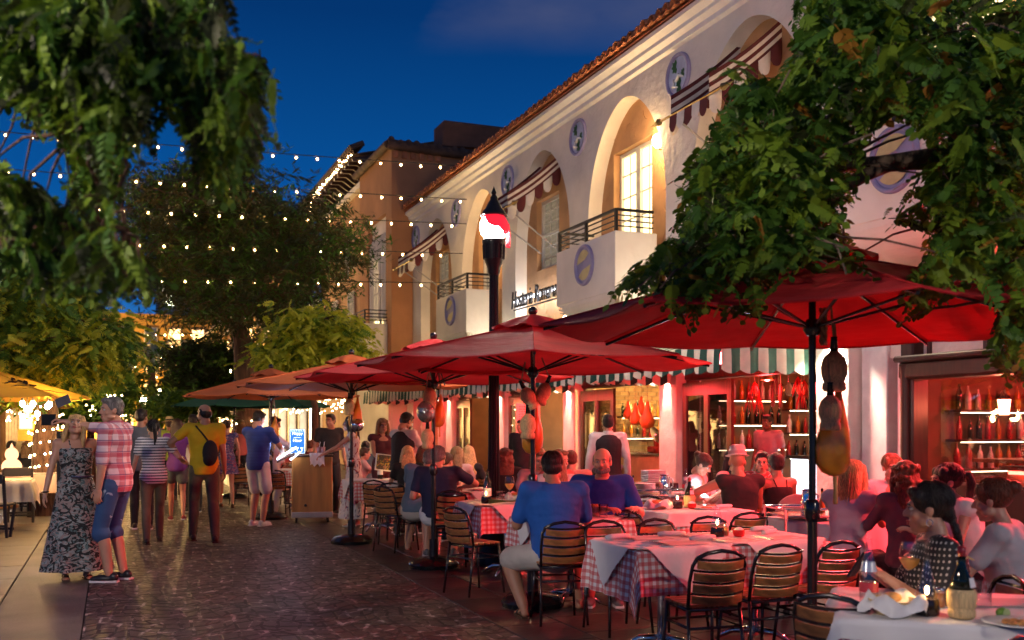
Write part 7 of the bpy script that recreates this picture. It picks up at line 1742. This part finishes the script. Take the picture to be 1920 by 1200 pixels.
    if top:
        b = MB(); torso(b, .019, -.10 if not sit else -.05, .515 if neck != 'tank' else .46, shoulder=(neck not in ('strapless',)))
        if neck == 'v': pass
        if sleeve > 0:
            for S, E, W_ in ((SL, eL, wL), (SR, eR, wR)):
                if sleeve <= 1: b.cap(S, S.lerp(E, sleeve), (.064*w**.5)*s, (.060*w**.5)*s, 14)
                else: arm(b, S, E, W_, .012, sleeve)
        np_obj('shirt', [wrinkle(remesh(b, vox*.95, 2))], top, t)
        if neck == 'collar':
            b = MB(); c = nb+Rs @ V3(0, -.01*s, .0); b.loft([(c+V3(0, 0, -.02*s), .075*s, .072*s, Rs), (c+V3(0, -.005*s, .035*s), .066*s, .064*s, Rs)], 16); b.f = [f for f in b.f if len(f) == 4]; b.mi = b.mi[:len(b.f)]; b.build('collar', top, t, smooth=True)
    if bottom:
        b = MB(); torso(b, .006, -.10, .16, shoulder=False); b.ell(P0+V3(0, 0, -.06*s), (.125*s*w, .11*s*w, .09*s), 16, 10)
        up = {'long': 2.0, 'shorts': .88, 'knee': 1.12, 'mini': .5, 'capri': 1.7}[legs]
        for Hh, K, F_ in ((hipL, kL, fL), (hipR, kR, fR)): leg(b, Hh, K, F_-V3(0, 0, .02) if up == 2 else F_, .012, up, .012)
        np_obj('trousers' if legs in ('long', 'capri') else 'shorts', [wrinkle(remesh(b, vox, 2), .007)], bottom, t)
    if dress:
        dm, hem, fl, low = dress; b = MB(); torso(b, .012, -.10, .43 if low else .5, shoulder=not low)
        if sit: 
            for Hh, K in ((hipL, kL), (hipR, kR)): b.cap(Hh, K, .095*s, .075*s, 14)
        else:
            n_ = 60; vs = []; zs = np.linspace(hz-.02, hem, 9); r_ = random.Random(3)
            for i, z in enumerate(zs):
                f = i/8; rx = (hipw*w+.015)*s+(fl-hipw)*f; ry = (.115*w)*s+(fl*.82-.115)*f
                for k in range(n_): a = 2*pi*k/n_; wv = 1+f*(.07*sin(a*7+.5)+.05*sin(a*11+f*2)); vs.append((rx*wv*cos(a), ry*wv*sin(a)+.02*f, z))
            bb = MB(); bb.add(vs, [(i*n_+k, i*n_+(k+1) % n_, (i+1)*n_+(k+1) % n_, (i+1)*n_+k) for i in range(8) for k in range(n_)]); sk = (np.array(bb.v), bb.f)
        g = [wrinkle(remesh(b, vox*.95, 2), .004)]
        if not sit: g.append(sk)
        np_obj('dress', g, dm, t)
        if low:
            b = MB()
            for q in (-1, 1): b.tube([P0+R3 @ (V3(q*.065, .105, .42)*s), P0+R3 @ (V3(q*.075, .06, .505)*s), P0+R3 @ (V3(q*.07, -.06, .50)*s), P0+R3 @ (V3(q*.05, -.105, .40)*s)], .006, 6)
            b.build('shoulder_strap', dm, t)
    J = dict(P0=P0, SL=SL, SR=SR, eL=eL, eR=eR, wL=wL, wR=wR, nb=nb, hc=hc, HM=HM, R=R3, s=s, kL=kL, kR=kR, fL=fL, fR=fR, t=t)
    return J
def world(J, v): return J['t'].matrix_basis @ Vector(v)
def cm(n, c=None, **k): return mat('cloth_'+n, c, .85, var=.14, vscale=4, bump=.012, bscale=9, **k)
navyleather = mat('black_shoe', (.015, .015, .02), .4); whitesh = mat('white_shoe', (.7, .7, .72), .5); brownl = mat('brown_leather', (.06, .03, .015), .5); greysh = mat('grey_shoe', (.12, .12, .13), .6)
# 1. the selfie couple
plaid = pattern_mat('plaid_cloth', [(2, .11, .45, 0, (.45, .03, .08), .75), (0, .11, .45, .2, (.45, .03, .08), .6), (2, .11, .10, .6, (.12, .08, .22), .6), (0, .11, .10, .75, (.12, .08, .22), .6), (2, .055, .06, .3, (.85, .7, .75), .6)], (.72, .52, .58), .85, coord='Object')
denim = blotch_mat('worn_denim', [(.30, .40, .55)], 7, (1, 1, 1), (.035, .085, .22), thr=.66)
J = person('grey-haired man in a pink plaid shirt and denim shorts holding out a phone', P(218, 9.75), -62, 1.83, lean=.03, head=(.85, -.02, 0), handR=(-.02, .62, 1.56), handL=(-.25, .05, .86), elbR=(.3, 0, -1), poses=('relax', 'hold'), skin='fair', hair=('short', 'grey'), top=plaid, sleeve=1.05, bottom=denim, legs='knee', shoes=('shoe', navyleather, whitesh), neck='collar', build=1.04, vox=.009, belly=.03)
w_ = world(J, J['wR']); t = thing('phone', 'dark phone held out by the man in the plaid shirt', 'phone', w_+Vector((-.11, .0, -.03)), radians(62)); MB().box((0, .04, .05), (.008, .15, .11), bev=.003).build('phone_case', M['black'], t)
t = thing('second_phone', 'blue-grey phone held up beside the first one, tilted', 'phone', P(118, 10.1, 752), .5); MB().box((0, 0, 0), (.15, .008, .09), M=Matrix.Rotation(-.4, 4, 'Y')).build('phone_case', mat('slate', (.03, .04, .07), .4), t)
wt = mat('watch', (.02, .02, .02), .3)
zeb = blotch_mat('leaf_print', [(.30, .32, .32), (.012, .012, .014), (.10, .16, .17)], 6.5, (1, 1, 1.5), (.30, .22, .21), thr=[.52, .50, .60], dist=3.0)
J = person('blonde woman in a black and grey leaf-print maxi dress beside the plaid-shirt man', P(143, 9.85), 168, 1.66, True, lean=-.05, head=(-.35, .45, -.1), handR=(.30, .05, .80), handL=(-.27, -.12, .9), skin='fair', hair=('long', 'blonde'), dress=(zeb, .10, .30, True), shoes=('sandal', brownl), vox=.009, build=1.12)
w_ = J['wR']; MB().tube([w_+Vector((.032*cos(a), .032*sin(a), .03)) for a in np.linspace(0, 2*pi, 14)], .008, 6).build('watch', wt, J['t'])
MB().tube([J['P0']+Vector((.19*cos(a), .135*sin(a), .13)) for a in np.linspace(1.2, 2.4, 10)], .010, 6).build('belt_buckle', M['steel'], J['t'])
# walkers seen from behind
stp = pattern_mat('navy_white_stripes', [(2, .036, .38, 0, (.015, .02, .05), 1)], (.74, .72, .70), coord='Object'); kh = cm('khaki', (.15, .12, .075)); kh2 = cm('olive_khaki', (.10, .095, .055))
person('woman in a navy and white striped top and khaki trousers seen from behind', P(288, 12.9), -4, 1.62, True, hair=('pony', 'black'), skin='fair', top=stp, sleeve=.5, bottom=kh, shoes=('shoe', brownl, brownl), handR=(.40, .10, 1.05), handL=(-.28, .05, .80), footL=(-.10, -.16, .085), footR=(.09, .16, .085), build=1.08, eyes=False)
J = person('balding bearded man in a yellow T-shirt with a black sling bag seen from behind', P(383, 13.1), -2, 1.84, hair=('bald', 'black'), skin='tan', top=cm('yellow', (.62, .42, .01)), sleeve=.55, bottom=kh2, shoes=('shoe', brownl, brownl), head=(.5, 0, 0), handL=(-.30, .10, 1.10), handR=(.27, .08, .88), elbL=(-1, -.3, -.4), footL=(-.13, .14, .085), footR=(.12, -.16, .085), eyes=False, beard=HAIR['black'], build=1.03)
bk = cm('black_nylon', (.012, .012, .014)); b = MB(); b.ell((.05, -.20, 1.16), (.10, .065, .17), 18, 12).ell((.03, -.22, 1.08), (.075, .05, .09), 14, 10); v, f = remesh(b, .01, 2); np_obj('sling_bag', [(v, f)], bk, J['t']); MB().tube([(.04, -.16, 1.30), (-.03, -.135, 1.40), (-.10, -.07, 1.50), (-.08, .05, 1.47)], .032, 8, flat=.35).build('sling_strap', bk, J['t'])
person('dark-haired man in a grey T-shirt walking behind the plaid-shirt man', P(266, 14.6), 0, 1.80, hair=('short', 'black'), skin='tan', top=cm('grey', (.12, .13, .14)), bottom=cm('dark', (.02, .02, .025)), shoes=('shoe', navyleather, whitesh), head=(-.6, 0, 0), footL=(-.1, .15, .085), vox=.013, eyes=False)
person('woman with long brown hair in a purple top and grey shorts seen from behind', P(332, 15.9), 2, 1.66, True, hair=('long', 'brown'), skin='fair', top=cm('purple', (.14, .035, .22)), sleeve=.3, bottom=cm('greyshort', (.10, .12, .13)), legs='mini', shoes=('shoe', mat('red_shoe', (.25, .03, .04), .6), whitesh), footL=(-.09, .16, .085), footR=(.09, -.18, .12), vox=.013, eyes=False)
blp = blotch_mat('paisley', [(.30, .05, .12), (.55, .50, .55)], 16, (1, 1, 2.5), (.05, .07, .22), thr=[.58, .62])
person('woman in a short blue and pink patterned dress walking away', P(425, 18.6), 0, 1.66, True, hair=('bun', 'brown'), skin='fair', dress=(blp, .62, .22, False), shoes=('shoe', brownl, brownl), footL=(-.09, .15, .085), footR=(.09, -.15, .085), vox=.013, eyes=False)
person('person in a white shirt half hidden behind the man in yellow', P(362, 17.6), 0, 1.76, hair=('short', 'black'), skin='tan', top=cm('whitetee', (.6, .6, .6)), bottom=MATS['cloth_dark'], shoes=('shoe', navyleather, whitesh), vox=.014, eyes=False)
J = person('person in a straw hat and lime shirt far ahead in the crowd', P(318, 20.5), 0, 1.70, hair=('short', 'brown'), skin='tan', top=cm('lime', (.35, .5, .05)), bottom=MATS['cloth_dark'], shoes=('shoe', brownl, brownl), vox=.015, eyes=False)
def hat(J, m, bm, brim=.13, crown=.085, name='hat'):
    g = MB().lathe([(brim*.98, .062), (brim, .066), (crown+.005, .075), (crown, .085), (crown*.9, .155), (crown*.6, .172), (.001, .165)], n=24, M=J['HM'] @ Matrix.Translation((0, -.012, 0)) @ Matrix.Rotation(-.12, 4, 'X')); o = g.build(name, m, J['t'], smooth=True); MB().lathe([(crown+.004, .078), (crown+.002, .108)], n=24, M=J['HM'] @ Matrix.Translation((0, -.012, 0)) @ Matrix.Rotation(-.12, 4, 'X'), caps=False).build('hat_band', bm, o, smooth=True)
hat(J, M['wicker'], M['black'])
polo = pattern_mat('blue_polo_cloth', [(2, .022, .35, 0, (.02, .04, .16), .8)], (.035, .09, .42), coord='Object')
person('man in a striped blue polo and white shorts at the host stand', P(483, 15.15), 40, 1.78, lean=.03, hair=('short', 'black'), skin='fair', top=polo, sleeve=.6, bottom=cm('white', (.66, .66, .66)), legs='shorts', shoes=('shoe', whitesh, whitesh), neck='collar', handR=(.22, .36, 1.10), handL=(-.12, .40, 1.08), head=(-.2, -.35, 0), elbR=(1, -.5, -.6), elbL=(-1, -.5, -.6), build=1.05, belly=.02, eyes=False)
person('person in white sleeves reaching the lit menu beyond the blue polo', P(512, 16.5), 100, 1.70, hair=('short', 'black'), skin='fair', top=cm('lavwhite', (.6, .58, .66)), sleeve=1.9, bottom=MATS['cloth_white'], shoes=('shoe', whitesh, whitesh), handR=(.1, .45, 1.08), handL=(-.12, .42, 1.08), vox=.013, head=(0, -.3, 0))
person('person in a black T-shirt standing behind the host stand', P(618, 17.2), 170, 1.76, hair=('short', 'black'), skin='tan', top=cm('black', (.012, .012, .014)), sleeve=.5, bottom=MATS['cloth_dark'], shoes=('shoe', navyleather), head=(-.9, 0, 0), vox=.012)
flo = blotch_mat('floral_print', [(.28, .03, .06), (.10, .08, .16)], 9, (1, 1, .8), (.70, .64, .62), thr=[.60, .64], dist=2)
person('woman in a white floral maxi dress leaning on the host stand', P(664, 15.2), -70, 1.70, True, hair=('long', 'black'), skin='fair', dress=(flo, .12, .27, False), shoes=('sandal', M['porcelain']), head=(.05, .05, 0), handL=(-.18, .45, 1.08), handR=(.02, .42, 1.10), lean=.06, elbL=(-1, 0, -.6), elbR=(1, -.3, -.6), slim=.9)
J = person('long-haired woman in a burgundy top holding up a framed menu', P(716, 14.9), 172, 1.66, True, hair=('long', 'dblonde'), skin='tan', top=cm('burgundy', (.07, .012, .018)), sleeve=0, neck='tank', bottom=cm('burgundy'  , (.07, .012, .018)), shoes=('shoe', navyleather), handR=(.15, .34, .98), handL=(-.30, .12, .98), elbL=(-1, -.4, 0), head=(-.1, .05, 0), slim=.95)
w_ = world(J, (.12, .40, .98)); t = thing('framed_menu', 'framed menu card held by the woman in burgundy', 'menu', w_, radians(14)); MB().box((0, 0, 0), (.30, .015, .24), M=Matrix.Rotation(.12, 4, 'Y')).build('frame', M['porcelain'], t); MB().box((0, -.010, 0), (.27, .004, .21), M=Matrix.Rotation(.12, 4, 'Y')).build('card', blotch_mat('menu_photo', [(.5, .35, .05), (.35, .1, .05)], 14, (1, 1, 1), (.06, .05, .04), thr=[.55, .6]), t)
wsh = cm('waiterwhite', (.66, .64, .62)); vst = cm('waistcoat', (.014, .010, .014))
def waiter(label, loc, face, **k):
    J = person(label, loc, face, top=wsh, sleeve=1.9, bottom=MATS['cloth_black'], shoes=('shoe', navyleather), neck='collar', **k); s, P0, R3 = J['s'], J['P0'], J['R']; b = MB(); w = 1.0
    b.loft([(P0+R3 @ (Vector((0, 0, z))*s), rx*s, ry*s, R3) for z, rx, ry in ((-.05, .190, .148), (.1, .176, .142), (.2, .173, .142), (.3, .190, .150), (.38, .204, .154), (.44, .192, .144), (.49, .14, .11), (.51, .095, .088))], 20)
    np_obj('waistcoat', [remesh(b, .012, 3)], vst, J['t']); return J
waiter('bearded waiter in a white shirt and black waistcoat serving a table', P(752, 14.1), 62, H=1.74, hair=('short', 'black'), skin='tan', head=(-.1, -.45, 0), handR=(.12, .48, 1.02), handL=(-.1, .42, 1.0), lean=.12, beard=HAIR['black'])
waiter('waiter in a black waistcoat by the black door, seen from behind', P(1140, 13.0), 20, H=1.70, hair=('short', 'black'), skin='tan', vox=.013, eyes=False)
person('barman in a red-lit shirt standing inside the first doorway', P(1440, 15.2), 250, 1.72, hair=('short', 'black'), skin='dark', top=cm('barpink', (.5, .35, .36)), sleeve=.6, bottom=MATS['cloth_black'], shoes=('shoe', navyleather), vox=.014)
person('man in dark clothes standing at the far doorway behind the middle umbrella pole', P(978, 17.6), 230, 1.66, hair=('short', 'black'), skin='tan', top=MATS['cloth_black'], sleeve=1.9, bottom=MATS['cloth_black'], shoes=('shoe', navyleather), vox=.014)
# seated diners
whs = cm('shorts_cream', (.50, .47, .42)); blu = cm('royal_blue', (.012, .10, .42)); blv = cm('cobalt', (.010, .065, .40))
person('dark-haired man in a blue T-shirt and cream shorts seated with his back to us', (3.215, 7.12), 14, 1.82, sit=True, lean=.22, hair=('short', 'black'), skin='tan', top=blu, sleeve=.75, bottom=whs, legs='shorts', shoes=('sandal', brownl), handL=(-.22, .42, .78), handR=(.20, .42, .78), elbL=(-.4, -.4, -1), elbR=(.4, -.4, -1), footL=(-.24, .12, .085), footR=(.26, .40, .085), build=1.13, belly=.04, vox=.009, head=(-.15, -.05, 0), eyes=False)
person('grey-bearded man in a cobalt V-neck T-shirt facing the camera', P(1128, 8.85), 205, 1.82, sit=True, lean=.10, hair=('bald', 'grey'), skin='fair', top=blv, sleeve=.7, bottom=whs, legs='shorts', shoes=('shoe', greysh), handR=(-.02, .40, .80), handL=(-.28, .34, .80), elbR=(.5, .0, -1), elbL=(-.5, .0, -1), build=1.12, belly=.04, vox=.009, head=(-.15, .0, 0), beard=HAIR['grey'])
person('leaning man in a grey-blue T-shirt seated with his back to us', P(778, 12.0), 28, 1.78, sit=True, lean=.45, side=.22, hair=('short', 'grey'), skin='fair', top=cm('greyblue', (.10, .16, .24)), sleeve=.6, bottom=whs, legs='shorts', shoes=('sandal', brownl), handL=(-.1, .62, .85), handR=(.2, .6, .85), footL=(-.12, .15, .085), footR=(.10, .35, .085), build=1.12, belly=.03, eyes=False)
person('grey-haired man in a navy T-shirt seated with his back to us', P(822, 11.25), 18, 1.78, sit=True, lean=.24, hair=('short', 'grey'), skin='fair', top=cm('navy', (.012, .018, .06)), sleeve=.65, bottom=cm('white'), legs='shorts', shoes=('shoe', greysh), handL=(-.2, .32, .72), handR=(.30, .45, .80), elbR=(1, -.2, -.3), footL=(-.14, .35, .085), footR=(.18, .4, .085), build=1.12, head=(-.3, 0, 0), eyes=False)
D = 0
def diner(lab, px, d, face, fem, hair, topm, H=1.66, lean=.15, sleeve=.5, head=(0, -.1, 0), **k):
    k.setdefault('vox', .013); k.setdefault('bottom', MATS['cloth_dark']); k.setdefault('skin', 'fair'); k.setdefault('handR', (.18, .40, .80)); k.setdefault('handL', (-.16, .42, .80))
    loc = P(px, d) if not isinstance(px, tuple) else px
    return person(lab, loc, face, H, fem, sit=True, lean=lean, head=head, hair=hair, top=topm, sleeve=sleeve, shoes=('shoe', navyleather), **k)
rd = cm('wine_red', (.12, .012, .02)); wh = cm('white'); bl = MATS['cloth_black']; pk = cm('pale_pink', (.55, .36, .34)); coral = cm('coral', (.50, .14, .12)); salmon = cm('salmon', (.5, .2, .16))
diner('person in dark red bending over the table behind the navy shirt', 806, 12.7, 60, False, ('short', 'brown'), rd, lean=.5)
diner('blonde woman seated in front of the waiter, seen from behind', 766, 13.4, 10, True, ('long', 'blonde'), bl, eyes=False)
diner('person with long red-lit hair beside the seated blonde', 790, 13.6, 30, True, ('long', 'red'), rd, eyes=False)
diner('woman in a black top with long blonde hair left of the lamp post', 872, 13.3, 40, True, ('long', 'blonde'), bl, head=(.5, -.2, 0))
diner('woman with strawberry hair and pale blouse just right of the grey-haired man', 853, 13.0, 30, True, ('long', 'dblonde'), pk, eyes=False)
diner('person with curly hair in black right behind the lamp post', 948, 11.9, 15, True, ('curly', 'red'), bl, lean=.1, eyes=False)
diner('person in a pale blouse behind the middle umbrella pole', 1008, 11.0, 195, True, ('short', 'dblonde'), pk, 1.72, head=(.1, -.3, 0))
diner('person with glasses leaning in beside the pale blouse', 1036, 10.9, 160, False, ('short', 'dblonde'), coral, 1.70)
J = diner('woman with straight dark-blonde hair behind the man in the blue tee', 1045, 9.9, 12, True, ('long', 'dblonde'), wh, 1.68, lean=.08, eyes=False)
diner('red-haired person seated before the white column', 1072, 11.4, 20, False, ('short', 'red'), salmon, 1.64, eyes=False)
diner('woman in a white strappy top lit by her phone', 1293, 10.6, 140, True, ('bun', 'brown'), cm('silver', (.55, .54, .56)), 1.62, sleeve=0, neck='tank', head=(0, -.55, 0), lean=.2, handR=(.06, .34, .82), handL=(-.08, .36, .82))
t = thing('phone', 'lit phone in the hands of the woman in the white strappy top', 'phone', P(1318, 10.25)+Vector((0, 0, .80))); MB().box((0, 0, 0), (.07, .14, .008), M=Matrix.Rotation(.4, 4, 'X')).build('phone_body', M['black'], t); MB().box((0, 0, .006), (.062, .13, .003), M=Matrix.Rotation(.4, 4, 'X')).build('screen', emat('phone_screen', (.85, .9, 1), 7), t); lamp('POINT', (0, 0, .06), (.85, .9, 1), 1.2, .05, t)
diner('woman with long black hair in a pink top facing the fedora man', 1357, 10.9, 150, True, ('long', 'black'), pk, 1.68, head=(.2, 0, 0))
J = diner('man in a white fedora and black sleeveless top seen from behind', 1392, 9.5, 8, False, (None, 'black'), bl, 1.74, sleeve=0, lean=.12, eyes=False, skin='tan', head=(-.35, 0, 0), vox=.010, handL=(-.3, .35, .80), elbL=(-1, -.2, -.2)); hat(J, cm('hat_white', (.62, .55, .48)), pk, .115)
diner('dark-haired person in a red patterned shirt right of the fedora man', 1428, 10.9, 215, True, ('short', 'black'), blotch_mat('red_pattern', [(.65, .55, .5)], 14, (1, 1, 1), (.45, .05, .05), thr=[.56]), 1.66)
diner('bare-backed woman with short black hair on a round-backed chair', 1462, 9.7, 10, True, ('short', 'black'), None, 1.66, skin='tan', eyes=False, dress=(bl, .4, .2, True), lean=.10)
diner('blonde woman in a pale ruffled top beside the white pier', 1585, 7.55, 62, True, ('long', 'blonde'), cm('lilac_grey', (.38, .36, .44)), 1.68, lean=.22, sleeve=.25, vox=.010, eyes=False, handR=(.10, .50, .80), handL=(-.08, .46, .82))
diner('young woman in a white top facing us across the women\'s table', 1668, 8.9, 205, True, ('bun', 'dblonde'), wh, 1.68, sleeve=0, neck='tank', vox=.011, lean=.05)
diner('woman with curly dark red hair seen from behind', 1702, 7.3, 20, True, ('curly', 'red'), cm('mauve', (.14, .08, .10)), 1.66, sleeve=1.5, vox=.011, eyes=False, lean=.05)
J = diner('woman in a white tank top leaning in with her mouth open', 1838, 6.7, -62, True, ('pony', 'black'), wh, 1.74, lean=.30, sleeve=0, neck='tank', vox=.010, head=(.1, .1, 0), handR=(.05, .40, .96), handL=(-.16, .45, .80), elbR=(.5, .3, -1)); MB().ell(J['HM'] @ Vector((0, .089, -.066)), (.016, .009, .014), 10, 8).build('open_mouth', mat('mouth_dark', (.05, .01, .01), .5), J['t'], smooth=True)
dm = dots_mat('black_dotted_cloth', (.010, .010, .013), (.55, .52, .48), .026, .20)
J = diner('dark-haired woman in a black dotted blouse at the nearest table', 1764, 4.5, -68, True, ('braid', 'black'), dm, 1.66, lean=.04, sleeve=.75, vox=.008, head=(-.1, -.05, 0), skin='fair', handR=(.14, .27, .84), handL=(-.12, .29, .84), elbR=(.6, -.2, -1), elbL=(-.6, -.2, -1), build=1.12, twist=-.25, poses=('hold', 'hold'))
MB().tube([J['HM'] @ Vector((.084, .0+.014*cos(a), -.062+.016*sin(a))) for a in np.linspace(0, 2*pi, 12)], .0022, 6).tube([J['HM'] @ Vector((-.084, .0+.014*cos(a), -.062+.016*sin(a))) for a in np.linspace(0, 2*pi, 12)], .0022, 6).build('hoop_earring', M['steel'], J['t'])
w_ = world(J, (.02, .36, .88)); t = thing('phone', 'dark phone in the hands of the woman in the dotted blouse', 'phone', w_, .4); MB().box((0, 0, 0), (.07, .010, .14), M=Matrix.Rotation(.6, 4, 'X')).build('phone_case', M['black'], t)
diner('woman in a pale grey tee at the right edge of the frame', 1908, 5.15, -30, True, ('bun', 'red'), cm('palegrey', (.45, .44, .46)), 1.64, lean=.15, sleeve=.6, vox=.010, eyes=False)
diner('dark-haired person in a dark top seated under the far umbrella', 507, 19.3, 160, True, ('long', 'black'), cm('lavwhite'), 1.60, head=(.5, 0, 0), vox=.016)
diner('man in a coral shirt seated left of the blue board', 523, 19.9, 20, False, ('short', 'black'), coral, vox=.016, eyes=False)
diner('dark-haired person seated right of the happy hour board', 578, 19.6, 40, False, ('short', 'red'), rd, vox=.016, eyes=False)
diner('person in a teal top seated behind the floral dress', 684, 17.8, 20, True, ('bun', 'black'), cm('teal', (.08, .14, .16)), vox=.016, eyes=False)
diner('child-sized person in a pale top behind the burgundy woman', 672, 16.4, 90, True, ('short', 'brown'), pk, 1.5, vox=.016, eyes=False)
diner('person with fair hair seated at the left terrace', 50, 18.0, 0, True, ('curly', 'dblonde'), bl, vox=.016, eyes=False)
diner('dark-clothed person seated at the far left edge', 14, 18.6, 30, False, ('short', 'black'), bl, vox=.016, eyes=False)
diner('person in dark clothes at the left terrace, nearer the trunk', 96, 20.5, 180, False, ('short', 'brown'), cm('wine_red'), vox=.016, eyes=False)
for i, (px, d, c_, lab, f_) in enumerate(((452, 24, 'coral', 'orange-shirted person standing far off under the green umbrella', True), (240, 26, 'grey', 'grey-shirted person far ahead on the left of the crowd', False), (350, 27, 'black', 'dark figure far ahead between the walkers', True), (300, 30, 'navy', 'navy-shirted figure far ahead in the crowd', False), (405, 28, 'wine_red', 'figure in wine red far ahead near the green umbrella', False), (275, 23, 'teal', 'teal-shirted walker far ahead', True), (468, 27, 'black', 'black-shirted figure below the green umbrella', False))):
    person(lab, P(px, d), rr.uniform(-30, 30), 1.7, f_, hair=('long' if f_ else 'short', rr.choice(['black', 'brown', 'dblonde'])), top=MATS['cloth_'+c_], bottom=MATS['cloth_dark'], shoes=('shoe', navyleather), footL=(-.1, .12, .085), vox=.018, eyes=False, group='people far ahead in the street')
t = thing('round_back_chair', 'grey oval-backed chair behind the bare-backed woman', 'chair', P(1482, 9.25), radians(-15))
MB().lathe([(.001, -.012), (.21, -.012), (.225, 0), (.21, .012), (.001, .012)], (0, -.19, .70), 28, Matrix.Scale(.85, 4, (0, 0, 1)) @ Matrix.Rotation(radians(82), 4, 'X')).build('backrest', cm('grey_panel', (.20, .19, .17)), t, smooth=True)
MB().box((0, 0, .45), (.42, .40, .05), bev=.02).build('seat', MATS['cloth_grey_panel'], t)
for sx in (-1, 1):
    for sy in (-1, 1): MB().tube([(sx*.19, sy*.17, .45), (sx*.20, sy*.2, 0)], .013, 8).build('leg', M['mirror'], t, smooth=True)
for i, (px, d, py, lab) in enumerate(((1208, 10.6, 0, 'stack of white plates on the cart behind the V-neck man'), (1225, 12.6, 0, 'stack of folded white napkins beside the brick doorway'))):
    p = P(px, d); t = thing('plate_stack' if i == 0 else 'napkin_stack', lab, 'plates' if i == 0 else 'napkins', (p.x, p.y, .80))
    if i == 0:
        for k in range(7): link('plate', pm_, t, (0, 0, .014*k))
    else:
        MB().box((0, 0, -.40), (.5, .4, .8), bev=.01).build('side_cupboard', M['darkwood'], t)
        for k in range(7): MB().box((0, 0, .012+.022*k), (.26, .2, .018), rz=rr.uniform(-.06, .06), bev=.006).build('napkin', M['cloth'], t)
bpy.data.scenes.remove(TMP)
